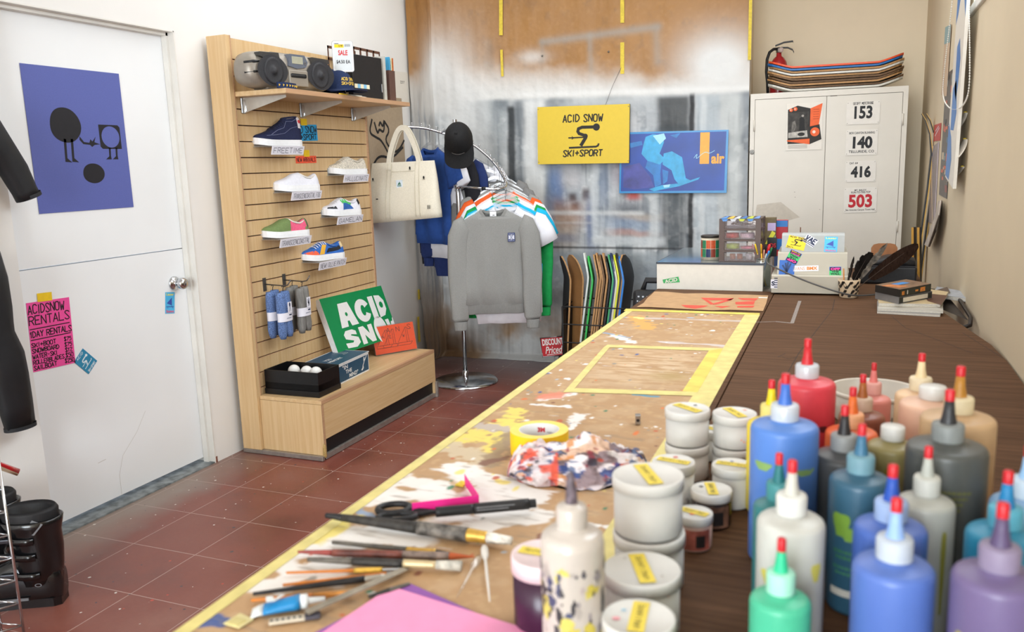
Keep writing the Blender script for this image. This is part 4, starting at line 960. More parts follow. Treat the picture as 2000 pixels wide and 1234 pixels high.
def orange_sign():
    cs = ((728, 640), (808, 627), (812, 681), (732, 694)); P0 = atz(735, 696, BT); P1 = atz(815, 683, BT); u = (P1-P0).normalized(); n = V3((u.y, -u.x, 0)); n = V3((n.x, n.y, .25)).normalized()
    pl = (P0, n); X, w, h = quad(pl, *cs); r = thing('sign_holder', 'bright orange drawn sailboat card in a clear stand on the bench end', 'sign', (P0+P1)/2)
    b = MB(); b.box((-w/2, -h/2, .0), (w/2, h/2, .001), M('#F0562C', .55, noise=.02, spec=.2), X)
    for x, s, y in ((-.42, 'V', .3), (-.13, 'A', .33), (.1, 'N', .33), (.38, 'S', .36)): b.hand(s, (x-.035)*w, (y-.1)*h, (x+.045)*w, (y+.07)*h, .0028, INK, X, .0013)
    for x, s, y in ((-.27, 'N', .05), (-.1, 'E', .02), (.22, 'W', .0)): b.hand(s, (x-.02)*w, y*h, (x+.025)*w, (y+.1)*h, .0022, INK, X, .0013)
    for ox in (-.25, -.09, .24):
        b.stroke([((ox-.17)*w, -.17*h), ((ox+.05)*w, .34*h), ((ox+.05)*w, -.2*h)], .002, INK, X, .0013); b.stroke([((ox+.09)*w, .34*h), ((ox+.1)*w, -.2*h), ((ox+.05)*w, -.2*h)], .002, INK, X, .0013); b.stroke([((ox+.05)*w, .34*h), ((ox+.09)*w, .34*h)], .002, INK, X, .0013)
        b.stroke([((ox-.2)*w, -.2*h), ((ox+.18)*w, -.2*h), ((ox+.12)*w, -.3*h), ((ox-.2)*w, -.29*h)], .002, INK, X, .0013, True)
    b.build('card', r)
    b = MB(); cl = clear('#F8FAFA', .95, .05, 'clear_sheet', .0); b.box((-w/2-.004, -h/2-.004, .0015), (w/2+.004, h/2+.006, .003), cl, X); b.box((-w/2-.004, -h/2-.004, -.002), (w/2+.004, h/2+.006, -.0005), cl, X)
    Y = fr((P0+P1)/2, u, V3((0, 0, 1))); b.box((-w/2-.004, .001, -.07), (w/2+.004, .004, .035), cl, Y); b.build('clear_stand', r)
orange_sign()
def teal_box():
    A = atz(650, 722, BT); B_ = atz(725, 723, BT); 
    P = [atz(668, 745, BT), B_]; u = V3((.0, 1, 0)); o = V3((.10, 1.63, BT)); r = thing('shoe_box', 'dark teal printed shoe box with a white edged lid behind the black box', 'box', (0, 1.75, BT)); tl = M('#1E4A66', .5, noise=.04); wh = M('#E2E4E4', .5)
    L, D, H = .33, .2, .105; X = fr((.09, 1.62, BT+.0005), (-.06, 1, 0), (0, 0, 1)); b = MB(); b.box((0, 0, -D), (L, H, 0), wh, X); b.rect(.006, .008, L-.006, H-.012, tl, X, .0006)
    b.type('"IN', .045, .068, .1, .09, wh, X, .001, .02); b.type('THE', .075, .042, .14, .062, wh, X, .001, .02); b.type('MIND"', .11, .014, .205, .036, wh, X, .001, .02)
    b.stroke([(.25, .02), (.265, .03), (.262, .045), (.275, .06), (.272, .075), (.285, .07), (.31, .095)], .006, wh, X, .001); b.stroke([(.262, .045), (.255, .03), (.243, .022)], .005, wh, X, .001); b.stroke([(.275, .06), (.29, .078)], .004, wh, X, .001); b.disc(.277, .082, .006, wh, X, .001, 12); b.build('carton', r)
    b = MB(); Y = fr(X @ V3((0, H+.004, .004)), X.to_3x3() @ V3((1, 0, 0)), X.to_3x3() @ V3((0, 0, -1))); b.box((-.003, 0, -.004), (L+.003, D+.012, 0), wh, Y); b.rect(.004, .002, L-.004, D+.004, tl, Y, .0006)
    b.type('YOU', .05, .10, .11, .125, wh, Y, .001, .02); b.type('MEMORY', .03, .06, .16, .085, wh, Y, .001, .02)
    for k in range(4): b.stroke([(.2+.02*k, .06+.03*math.cos(a)) if 0 else (.21+.014*k+.03*math.cos(a), .13+.04*math.sin(a)) for a in [-1.2+2.4*i/8 for i in range(9)]], .002, wh, Y, .001)
    b.build('lid', r)
teal_box()
def black_box():
    X = fr((-.183, 1.375, BT+.0008), (1, .02, 0), (0, 1, 0)); r = thing('open_box', 'open black shoe box holding white balls on the near end of the bench', 'box', (-.02, 1.45, BT)); m = M('#0D0D0F', .35, noise=.1); L, D, H = .318, .19, .125; t_ = .004
    b = MB(); b.box((0, 0, .03), (L, D, .062), m, X); b.box((0, 0, .03), (L, t_, H), m, X); b.box((0, D-t_, .03), (L, D, H), m, X); b.box((0, t_, .03), (t_, D-t_, H), m, X); b.box((L-t_, t_, .03), (L, D-t_, H), m, X); b.build('tray', r)
    b = MB(); b.box((-.003, -.003, 0), (L+.003, D+.003, .029), m, X, .001); b.build('lid', r, 'black lid turned under the tray')
    for x, y in ((.085, .13), (.165, .125), (.225, .12)):
        c = X @ V3((x, y, .0625+.031)); b = MB(); b.lathe([(.031*math.sin(a), -.031*math.cos(a)) for a in [PI*k/14 for k in range(15)]], M('#E8E6E2', .4), T(*c), 22)
        solo(b, 'ball', {.085: 'white ball alone at the left inside the open black box', .165: 'white ball in the middle inside the open black box', .225: 'white ball at the right inside the open black box'}[x], 'ball', 'white balls in the black box')
black_box()
# ================================================================ BETWEEN THE DISPLAY AND THE RACK
KRAFT = M('#A8957C', .8, noise=.05, scale=60); LINE = M('#1C1A1A', .7); PAPW = M('#E2DDD2', .7, noise=.02)
def board():
    r = thing('drawing_board', 'brown board with a bold black line drawing leaning on the wall behind the tote', 'drawing', (LWX+.02, 2.9, .95))
    pl = ((LWX+.012, 0, 0), (1, 0, 0)); X, w, h = quad(pl, (716, 188), (784, 190), (792, 330), (722, 330)); X = X @ T(0, 0, .001)
    b = MB(); b.box((-w/2, -h/2-.2, -.008), (w/2, h/2, 0), KRAFT, X)
    def q(*p): return [(-w/2+x*w, h/2-y*h) for x, y in p]
    for pts in ([(.12, .32), (.02, .5), (.2, .56), (.35, .6), (.62, .9), (.45, .96)], [(.18, .36), (.25, .52), (.3, .44), (.42, .5), (.46, .34)], [(.46, .34), (.6, .46), (.42, .6), (.68, .78), (.86, .72), (1.0, .6)], [(.3, .4), (.34, .34), (.4, .42), (.45, .33)], [(.05, .95), (.25, .8), (.6, .86), (.95, .7)]):
        b.stroke(chaikin(q(*pts)), .016, LINE, X, .0006)
    b.build('panel', r)
board()
pl = ((LWX+.004, 0, 0), (1, 0, 0))
b, X, w, h = paper('', '', '', pl, ((706, 200), (718, 200), (724, 325), (712, 325)), PAPW, .001); solo(b, 'paper_sheet', 'narrow white sheet on the wall between the slatwall and the line drawing', 'paper')
b, X, w, h = paper('', '', '', pl, ((764, 138), (796, 142), (800, 200), (766, 198)), PAPW, .001); b.hand('2017', .0, h*.12, w*.25, h*.2, .0025, LINE, X); solo(b, 'paper_sheet', 'white sheet with small writing on the wall above the clothes rack', 'paper')
# ================================================================ THE CLOTHES RACK
PX, PY = .2, 2.91
ARM = [tuple(aty(px, py, y)) for px, py, y in ((786, 247, 2.90), (830, 250, 3.0), (862, 259, 3.06), (895, 269, 3.09), (930, 286, 3.09), (957, 309, 3.07), (973, 328, 3.03), (985, 348, 2.97), (989, 360, 2.91), (986, 367, 2.85), (972, 370, 2.80), (945, 368, 2.78))]
def arm_at(t_):
    """point and direction at arc parameter 0..1"""
    f = t_*(len(ARM)-1); i = min(int(f), len(ARM)-2); a, c = V3(ARM[i]), V3(ARM[i+1]); return a.lerp(c, f-i), (c-a).normalized()
def clothes_rack():
    r = thing('clothes_rack', 'chrome spiral clothes rack on a round base in the back left corner', 'clothes rack', (PX, PY, 0))
    b = MB(); b.lathe([(0, 0), (.215, 0), (.215, .006), (.205, .016), (.06, .03), (.03, .034), (0, .034)], CHROME, T(PX, PY, .0005), 48); b.build('base', r)
    b = MB(); b.lathe([(0, .03), (.0135, .03), (.0135, 1.70), (0, 1.70)], CHROME, T(PX, PY, 0), 20); b.lathe([(.02, .034), (.02, .075), (.0136, .08)], CHROME, T(PX, PY, 0), 18); b.build('pole', r)
    for z in (1.285, 1.665): b = MB(); b.lathe([(.0136, -.014), (.02, -.014), (.02, .014), (.0136, .014)], CHROME, T(PX, PY, z), 18); b.build('collar', r)
    b = MB(); P = []
    for i in range(61): P.append(arm_at(i/60)[0])
    for _ in range(2): P = [P[0]]+[(P[i-1]+P[i]*2+P[i+1])/4 for i in range(1, len(P)-1)]+[P[-1]]
    b.tube(P, .0085, CHROME, None, 10); b.build('spiral_arm', r)
    for i in range(1, 26):
        p, d = arm_at(i/26); b = MB(); b.tube([p+V3((0, 0, .006)), p+V3((0, 0, .02))], .003, CHROME, None, 6); b.lathe([(.006*math.sin(a), -.006*math.cos(a)) for a in [PI*k/8 for k in range(9)]], CHROME, T(*(p+V3((0, 0, .024)))), 10); b.build('stop_ball', r)
    b = MB(); b.lathe([(0, -.012), (.0105, -.012), (.0105, .012), (0, .012)], BLACK, fr(ARM[-1], (0, 1, 0), (0, 0, 1)), 12); b.build('end_cap', r)
    b = MB(); b.tube([(PX, PY, 1.285), ARM[-1]], .006, CHROME); b.build('brace', r)
    b = MB(); b.tube([(PX, PY, 1.665), ARM[2]], .006, CHROME); b.build('brace', r)
clothes_rack()
HCL = clear('#F4F7FA', .82, .3, 'clear_hanger', .12)
def hanger_at(p, yaw, label, drop=.145, span=.2):
    """clear hanger: hook over the arm, shoulders along the frame's x"""
    r = thing('hanger', label, 'hanger', p, yaw, 'clear hangers on the rack'); MB.W = False
    b = MB(); hk = [(.0, 0, -.082), (.0, 0, -.012), (.014, 0, .004), (.012, 0, .02), (0, 0, .0285), (-.012, 0, .02), (-.013, 0, .008)]
    b.tube([V3(q) for q in hk], .002, STEEL, None, 6); b.build('hook', r)
    b = MB(); sh = [(-span, 0, -drop-.03), (-span*.85, 0, -drop-.01), (-.09, 0, -.115), (-.03, 0, -.088), (0, 0, -.08), (.03, 0, -.088), (.09, 0, -.115), (span*.85, 0, -drop-.01), (span, 0, -drop-.03)]
    b.loft([[(x, -.006, z), (x, .006, z), (x, .006, z-.018), (x, -.006, z-.018)] for x, y, z in sh], HCL, None, (1, 1), False)
    b.build('shoulders', r); r.scale = (.9, 1, 1); MB.W = True; return r
def garment(p, yaw, label, m, kind='tee', W=.25, Hh=.66, rib=None, sleeve_m=None, side=1, extra=None, group='garments on the rack', thick=.028, seed=0, sl=.6, back=None):
    """hangs below arm point p; width along local x, front faces local -y"""
    r = thing('sweatshirt' if kind == 'sweat' else 'shirt', label, 'sweatshirt' if kind == 'sweat' else 'shirt', p, yaw, group); MB.W = False; rr = random.Random(seed)
    rib = rib or m; sm = sleeve_m or m; zt = -.115    # neck height below the arm
    n = 40; ph = rr.random()*6
    def ring(z, hw, th, fold, cx=0.):
        out = []
        for k in range(n):
            a = 2*PI*k/n; ca, sa = math.cos(a), math.sin(a); x = hw*math.copysign(abs(ca)**.8, ca)
            y = th*math.copysign(abs(sa)**.6, sa)+fold*math.sin(x*38+ph+z*3)*(.4 if sa > 0 else 1)+fold*.7*math.sin(x*17-z*9+ph)
            out.append((cx+x, y, z))
        return out
    b = MB(); R = []
    for t_, hw, th, fo in ((0, .098, .016, 0), (.018, .125, .022, .0), (.035, .165, .026, .001), (.055, .2, .027, .001), (.075, .222, .026, .002), (.12, .232, thick, .003), (.22, .235, thick, .004), (.30, W-.012, thick, .008), (.40, W-.006, thick*1.05, .010), (.48, W, thick*1.1, .012), (Hh-.06, W+.002, thick*1.1, .013), (Hh-.055, W-.004, thick*.9, .01), (Hh, W-.012, thick*.85, .009)):
        rg = ring(zt-t_, hw, th, fo)
        if t_ < .05: rg = [(x, y, z-(.075*(1-(x/.1)**2) if y < 0 and abs(x) < .1 and t_ < .03 else .018*(1-(x/.1)**2) if abs(x) < .1 and t_ < .03 else 0)) for x, y, z in rg]
        R.append(rg)
    b.loft(R, m, None, (0, 1)); b.flat([], m) if 0 else None
    b.build('torso', r)
    # neck ribbing and the back of the neck
    b = MB(); neck = [R[0][k] for k in range(n)]
    b.loft([[(x*1.0, y*1.05, z+.001) for x, y, z in neck], [(x*.86, y*.9, z+.012) for x, y, z in neck], [(x*.80, y*.8, z+.009) for x, y, z in neck], [(x*.84, y*.8, z-.006) for x, y, z in neck]], rib, None, (0, 0)); b.build('collar', r)
    if kind == 'sweat':
        b = MB(); R2 = [ring(zt-Hh+.062, W+.0, thick*.95, .01), ring(zt-Hh+.058, W-.004, thick*.93, .01), ring(zt-Hh, W-.010, thick*.9, .009), ring(zt-Hh-.004, W-.014, thick*.8, .009)]; b.loft(R2, m if sleeve_m or rib is not HGR else rib, None, (0, 1)); b.build('hem_band', r)
    for s in (-1, 1):
        b = MB()
        if kind == 'sweat':
            path = [(.185, 0, zt-.085), (.215, 0, zt-.10), (.243, -.004, zt-.16), (.252, -.008, zt-.26), (.256, -.014, zt-.40), (.25, -.02, zt-.52), (.25, -.022, zt-.66), (.25, -.018, zt-.68)]; rad = [.062, .072, .075, .072, .068, .062, .056, .046]
            if sl != .6: path = [(x, y, z if i < 3 else z) for i, (x, y, z) in enumerate(path)]
        else:
            path = [(.185, 0, zt-.085), (.215, 0, zt-.10), (.25, 0, zt-.16), (.28, -.004, zt-.225)]; rad = [.062, .075, .082, .085]
        rings = []
        for i, ((x, y, z), q) in enumerate(zip(path, rad)):
            d = V3(path[min(i+1, len(path)-1)])-V3(path[max(i-1, 0)]); d = V3((d.x*s, d.y, d.z)).normalized(); u = V3((0, 1, 0)); w = d.cross(u).normalized()
            rings.append([V3((s*x, y, z))+w*q*math.cos(a)*(1+.05*math.sin(9*z+ph))+u*(.42*q*math.sin(a)+.009*math.sin(z*45+2*a+ph)*(i > 2)) for a in [2*PI*k/18 for k in range(18)]])
        b.loft(rings, sm, None, (1, 1)); sv = b.build('sleeve', r)
        if kind == 'sweat':
            b = MB(); x, y, z = path[-1]; b.lathe([(.044, 0), (.047, -.006), (.043, -.05), (.044, -.056), (.034, -.056)], (rib if rib is HGR else sm), T(s*x, y, z) @ MX.Diagonal((1, .55, 1, 1)), 22); b.build('cuff', sv)
    if extra: extra(r, zt, thick)
    r.scale = (.9, 1, 1); MB.W = True; return r
HG = M('#8E8E8B', .95, noise=.1, scale=260, bump=.5, bscale=300); HGD = M('#777675', .95, noise=.12, scale=260, bump=.4, bscale=300); HGR = M('#878784', .95, noise=.1, scale=200, bump=.7, bscale=240, stretch=(3, 3, .2))
GW = M('#E4E4EA', .9, noise=.03, scale=30, bump=.3, bscale=30); GO = M('#DE5C24', .9, noise=.06); GG = M('#12964A', .9, noise=.08); GC = M('#14AEDA', .9, noise=.05); GB = M('#24498F', .9, noise=.1, bump=.3, bscale=25); GN = M('#1B2C5E', .9, noise=.12, bump=.3, bscale=25); GK = M('#15151B', .9, noise=.1); GR = M('#B5322E', .9)
def front_patch(r, zt, th):
    b = MB(); F = fr((.118, -th-.0125, zt-.165), (1, 0, 0), (0, .0, 1)); nv = M('#27376B', .7); w = M('#DDE0EA', .7)
    b.box((-.024, -.027, -.002), (.024, .027, 0), nv, F); b.ring(0, 0, .011, .0145, w, F, .0006); b.ring(0, 0, .004, .0075, w, F, .0006)
    for s in (-1, 1): b.rect(s*.016-.003, -.013, s*.016+.003, .013, w, F, .0006); b.rect(s*.01-.004, -.003, s*.01+.004, .003, w, F, .0006)
    b.type('TRANSCENDENTAL', -.02, .017, .02, .022, w, F, .0006); b.type('RACING CO', -.02, -.023, .02, -.018, w, F, .0006); b.build('chest_patch', r, 'navy chest patch with a white round emblem')
    b = MB(); b.box((-.022, .002, zt-.04), (.022, .004, zt-.008), M('#ECECEE', .7)); b.rect(-.004, -.012, .01, -.008, INK, fr((0, .0015, zt-.02), (1, 0, 0), (0, 0, 1))); b.build('neck_label', r)
    b = MB(); b.box((.2, -th-.012, zt-.548), (.207, -th-.008, zt-.532), M('#E8E8EA', .7)); b.build('side_label', r)
# face directions: yaw such that local -y looks at the viewer's side
G = [(.165, -.5, 'tee', GW, None, None, 'white T-shirt nearest the wall behind the canvas tote', .27, .70), (.115, -.4, 'tee', GB, None, None, 'royal blue T-shirt hanging behind the canvas tote', .2, .62),
     (.205, -.35, 'sweat', GK, None, None, 'black long-sleeved top beside the blue T-shirt', .19, .64), (.235, -.2, 'sweat', GN, GR, None, 'navy top with a red collar left of the pole', .2, .80),
     (.31, .1, 'tee', GW, None, None, 'white T-shirt hanging just right of the pole below the black cap', .24, .5),
     (.44, .3, 'sweat', HGD, None, None, 'grey sweatshirt hanging rearmost on the right of the rack', .235, .60), (.50, .33, 'sweat', HGD, None, None, 'grey sweatshirt second from the back on the right of the rack', .235, .60),
     (.56, .36, 'sweat', HG, None, None, 'grey sweatshirt directly behind the orange T-shirt', .235, .60), (.59, .38, 'tee', GO, None, None, 'orange T-shirt between the grey sweatshirts and the white green-trimmed shirt', .24, .56),
     (.63, .39, 'tee', GW, GG, None, 'white T-shirt with green collar behind the green one', .24, .56), (.67, .4, 'sweat', GW, GG, GG, 'white top with long green sleeves in the middle of the rack', .23, .58),
     (.715, .41, 'tee', GC, None, None, 'bright cyan T-shirt behind the front sweatshirt', .235, .44), (.81, .42, 'tee', GW, None, None, 'white T-shirt showing below the front grey sweatshirt', .235, .72),
     (.945, .43, 'sweat', HG, HGR, None, 'grey crew-neck sweatshirt with navy chest patch at the front of the rack', .225, .635)]
for i, (t_, yaw, kind, m, rib, slm, lb, W_, H_) in enumerate(G):
    p, d = arm_at(t_); p = p+V3((0, 0, -.012))+(V3((.012, -.028, 0)) if i == len(G)-1 else V3((0, 0, 0)))
    hanger_at(p+V3((0, 0, .012)), yaw, 'clear hanger holding the '+lb.replace(' with navy chest patch at the front of the rack', ' foremost on the rack').split(' hanging ')[0] if i not in (5, 6) else ('clear hanger of the rearmost grey sweatshirt' if i == 5 else 'clear hanger of the second grey sweatshirt from the back'))
    garment(p, yaw, lb, m, kind, W_, H_, rib, slm, extra=front_patch if i == len(G)-1 else None, thick=.026 if i == len(G)-1 else .014, seed=i)
# tote bag on the arm's left end
CAN = M('#E2DBC9', .85, noise=.05, scale=120, bump=.35, bscale=260)
def tote():
    r = thing('tote_bag', 'large cream canvas tote bag with small patches hanging from the rack', 'tote bag', (-.16, 2.72, 1.05))
    yb = 2.74; TL, TR, BR, BL = (aty(*p, yb) for p in ((726, 319), (849, 313), (862, 424), (726, 436))); b = MB()
    u = (TR-TL).normalized(); n = V3((u.y, -u.x, 0)).normalized()
    rings = []
    for t_ in np.linspace(0, 1, 11):
        a, c = TL.lerp(BL, t_), TR.lerp(BR, t_); th = .012+.05*math.sin(min(1, t_*1.15)*PI*.5)*(1 if t_ < .93 else .75); ring = []
        for k in range(32):
            q = 2*PI*k/32; s = .5+.5*math.copysign(abs(math.cos(q))**.55, math.cos(q)); y = math.copysign(abs(math.sin(q))**.6, math.sin(q))
            ring.append(a.lerp(c, s)+n*(y*th+.004*math.sin(9*s+7*t_)))
        rings.append(ring)
    b.loft(rings, CAN, None, (0, 1)); b.build('bag', r)
    def pt(s, t_, o=.0): return (TL.lerp(TR, s)).lerp(BL.lerp(BR, s), t_)+n*(.012+.05*math.sin(min(1, t_*1.15)*PI*.5)+.006+o)
    H = [(.33, .0), (.27, -.12), (.33, -.45), (.43, -.62), (.5, -.64), (.58, -.58), (.66, -.35), (.73, -.1), (.76, .0)]
    top = aty(786, 250, yb)
    for o in (1, -1):
        b = MB(); pts = []
        for s, t_ in ((.30, .12), (.29, .0), (.31, -.15), (.37, -.36), (.43, -.51), (.5, -.56), (.57, -.52), (.66, -.34), (.73, -.14), (.77, .0), (.77, .12)):
            pts.append(TL.lerp(TR, s)+(BL-TL)*t_+n*(.012*o+(.012*o if t_ > .05 else 0)))
        P = [V3(q) for q in pts]
        for _ in range(2): P = [P[0]]+[q for a, c in zip(P, P[1:]) for q in (a*.75+c*.25, a*.25+c*.75)]+[P[-1]]
        rings = []
        for i, q in enumerate(P):
            d = (P[min(i+1, len(P)-1)]-P[max(i-1, 0)]).normalized(); w = d.cross(n).normalized(); rings.append([q+w*.016+n*.002, q+w*.016-n*.002, q-w*.016-n*.002, q-w*.016+n*.002])
        b.loft(rings, CAN, None, (1, 1), False); b.build('handle', r)
    st = M('#CFC7B2', .9)
    for s in (.29, .35, .72, .78):
        b = MB(); b.tube([pt(s, t_, -.002) for t_ in np.linspace(.02, .95, 12)], .0016, st, None, 5); b.build('seam', r)
    b = MB(); b.tube([pt(s, .16, -.002) for s in np.linspace(.36, .71, 8)], .0016, st, None, 5); b.build('seam', r)
    def patch(s, t_, w, h, fn, lab):
        b = MB(); F = fr(pt(s, t_, .001), u, (0, 0, 1)); fn(b, F); b.build('patch', r, lab)
    def p1(b, F): b.box((-.022, -.024, -.003), (.022, .024, 0), M('#DDE8F2', .6), F); g = M('#1C6A4A', .6); b.flat([(-.012, -.005), (.004, -.005), (.004, .016)], g, F, .0006); b.flat([(.006, -.005), (.013, -.005), (.006, .012)], g, F, .0006); b.rect(-.014, -.014, .014, -.009, g, F, .0006)
    patch(.49, .37, .04, .04, p1, 'light blue patch with a green sailboat')
    def p2(b, F): b.disc(0, .002, .006, INK, F, 0, 12, .009); b.stroke([(0, 0), (-.005, -.012)], .003, INK, F); b.stroke([(0, 0), (.006, -.012)], .003, INK, F)
    patch(.64, .115, .02, .02, p2, 'small black figure'); patch(.855, .29, .02, .02, p2, 'small black figure'); patch(.075, .27, .02, .02, p2, 'small black figure'); patch(.16, .6, .02, .01, lambda b, F: b.rect(-.008, -.003, .008, .004, INK, F), 'small black mark')
    patch(.91, .80, .02, .03, lambda b, F: [b.rect(-.009+.006*k, -.012, -.006+.006*k, .012, INK, F) for k in range(4)], 'small black barred label')
tote()
def black_cap():
    r = thing('baseball_hat', 'black ball cap hung brim down on top of the rack pole', 'cap', (PX, PY-.05, 1.62)); k = M('#0B0B0D', .85, noise=.3, scale=150, bump=.3)
    X = T(*(aty(895, 285, 2.80))) @ RZ(.2) @ RX(-1.25+PI) @ RZ(PI) if 0 else T(*(aty(896, 272, 2.80))) @ RZ(.32) @ RX(1.32) @ RZ(PI) @ MX.Diagonal((1.05, 1.05, 1.0, 1))
    cap_mesh(r, X, k)
    b = MB(); w = M('#B8B8B8', .6); m2 = MB(); m2.hand('TRANSCENDENTAL', -.045, .026, .045, .033, .0018, w)
    for i, p in enumerate(m2.v):
        z = p.y; q = math.sqrt(max(.01, 1-(z/.125)**2))**.75; a = PI/2+p.x/.094; m2.v[i] = X @ V3((.083*q*math.cos(a)*1.02, .098*q*math.sin(a)*1.005+.002, z*1.05+.001))
    m2.build('lettering', r, 'small white lettering')
black_cap()
# ================================================================ SIGNS ON THE SPRAYED SHEET
def boxed(pl, cs, off): X, w, h = quad(pl, *cs); return X @ T(0, 0, off), w, h
BWF = ((-.34, 3.64-.075, 0), BWN)
def yellow_sign():
    X, w, h = quad(BWF, (1050, 209), (1228, 203), (1230, 318), (1050, 321)); r = thing('box_sign', 'yellow box sign with a black skier hung over the sprayed sheet', 'sign', X @ V3((0, -h/2, -.03)))
    b = MB(); b.box((-w/2, -h/2, -.03), (w/2, h/2, -.001), M('#8A7D4A', .6), X); b.build('box', r)
    b = MB(); b.rect(-w/2, -h/2, w/2, h/2, M('#DDBE36', .5, noise=.02), X); k = M('#231F1C', .6)
    b.hand('ACID SNOW', -.215*w,   .225*h, .215*w, .345*h, .0085, k, X, .0008, .03, .36, .08); b.hand('SKI+SPORT', -.215*w, -.37*h, .21*w, -.265*h, .0085, k, X, .0008, .1, .36, .08); skier(b, X, .01, -.012, w*.36, k, .05, .0008); b.build('face', r)
    for sx in (-.49, .49):
        for sy in (-.46, .46): b = MB(); b.lathe([(0, .002), (.003, .001), (.004, -.001)], STEEL, X @ T(sx*w, sy*h, .0005), 8); b.build('screw', r)
    b = MB(); p = X @ V3((.24*w, h/2, -.02)); q = on(1217, 130, BW)-V3((0, .03, 0)); b.tube([p, (p+q)/2+V3((-.008, 0, 0)), q], .0012, M('#5A5A5A', .5)); b.build('hanging_wire', r)
yellow_sign()
def board_poster():
    pl = ((-.34, 3.64-.04, 0), BWN); X, w, h = quad(pl, (1211, 259), (1422, 253), (1420, 377), (1209, 377)); b = MB(); b.box((-w/2, -h/2, -.004), (w/2, h/2, 0), M('#1684C2', .3, noise=.05, scale=10), X)
    def q(*p): return [(-w/2+w*x/211, h/2-h*y/124) for x, y in p]
    b.flat(q((5, 4), (207, 3), (206, 119), (3, 120)), M('#0F3F9A', .35, noise=.22, scale=5), X, .0006)
    c1, c2, c3, c4 = M('#2C9FD2', .35, noise=.15, scale=25), M('#1A74BC', .35, noise=.2, scale=20), M('#3B3F8E', .35, noise=.3, scale=14), M('#9FD8EA', .35)
    b.flat(q((8, 70), (40, 62), (62, 90), (70, 112), (30, 116), (8, 112)), c3, X, .0009); b.flat(q((120, 30), (150, 20), (172, 60), (150, 100), (118, 80)), c3, X, .0009) if 0 else None
    for pts, m, z in (([(52, 10), (66, 5), (86, 8), (88, 22), (80, 44), (92, 56), (80, 66), (56, 58), (44, 44), (48, 24)], c1, .0012), ([(88, 44), (104, 40), (124, 52), (128, 72), (132, 94), (144, 100), (120, 108), (110, 96), (104, 78), (86, 66)], c1, .0013), ([(56, 58), (84, 60), (82, 84), (84, 106), (72, 112), (68, 88), (52, 72)], c2, .0011),
                      ([(86, 76), (98, 80), (96, 100), (88, 106)], c2, .0014), ([(66, 8), (88, 4), (92, 14), (80, 26)], c4, .0015), ([(60, 116), (84, 108), (124, 104), (160, 92), (156, 97), (120, 110), (70, 120)], c1, .0016), ([(20, 22), (44, 18), (46, 26), (22, 32)], c2, .0012), ([(88, 108), (102, 106), (100, 112), (90, 113)], c4, .0017), ([(100, 8), (120, 4), (112, 14)], c2, .0012)):
        b.flat(q(*pts), m, X, z)
    o = M('#EDAA3C', .4); b.rect(-w/2+w*158/211, h/2-h*66/124, -w/2+w*176/211, h/2-h*4/124, o, X, .0012); b.type('air', -w/2+w*180/211, h/2-h*66/124, -w/2+w*205/211, h/2-h*46/124, o, X, .0012, .04); b.stroke(chaikin(q((147, 54), (154, 44), (150, 58), (162, 46), (170, 42), (176, 46), (186, 40))), .003, c4, X, .0016)
    return solo(b, 'snowboard_poster', 'blue snowboarder poster with an orange bar hung right of the yellow sign', 'poster')
board_poster()
# ================================================================ DECKS IN A WIRE BASKET
def deck_mesh(name, top, bottom, edge, parent=None, marks=None):
    """skateboard deck: length along x, width along y, top face up"""
    b = MB(); n = 28; L = .4; rows = []
    for i in range(n+1):
        u = -1+2*i/n; x = L*u; hw = .1*(1-abs(u)**9)**.5*(1 if abs(u) < .6 else 1) if abs(u) < 1 else .004; hw = max(hw, .02) if abs(u) == 1 else hw
        z = .05*max(0, (abs(u)-.62)/.38)**1.25; rows.append((x, max(.012, hw), z))
    m = 8; tp, bt = [], []
    for x, hw, z in rows:
        tp.append([(x, hw*(-1+2*j/m), z+.011+.006*abs(-1+2*j/m)**2) for j in range(m+1)]); bt.append([(x, hw*(-1+2*j/m), z+.006*abs(-1+2*j/m)**2) for j in range(m+1)])
    b.loft(tp, top, None, (0, 0), True, False); b.loft([r[::-1] for r in bt], bottom, None, (0, 0), True, False)
    rim = [(t[0], q[0]) for t, q in zip(tp, bt)]+[(tp[-1][j], bt[-1][j]) for j in range(1, m+1)]+[(t[-1], q[-1]) for t, q in zip(tp[::-1], bt[::-1])][1:]+[(tp[0][j], bt[0][j]) for j in range(m-1, 0, -1)]
    k = len(rim); b.add([p for pr in rim for p in pr], [(2*i, 2*((i+1) % k), 2*((i+1) % k)+1, 2*i+1) for i in range(k)], edge)
    if marks: marks(b)
    o = b.build(name, None, None, False); return o
PLY = M('#B08556', .6, noise=.15, scale=60); PLYD = M('#6F5236', .6, noise=.2, scale=60); DK = M('#17171A', .5, noise=.2)
def dm(h): return M(h, .45, noise=.06, scale=30)
def graf(b):
    k = M('#D8D8D4', .5)
    for i in range(6): b.flat([(-.3+.1*i, -.06), (-.24+.1*i, -.02), (-.27+.1*i, .05), (-.33+.1*i, .03)], k, MX.Rotation(PI, 4, 'X') @ T(0, 0, -.0+.0012), 0)
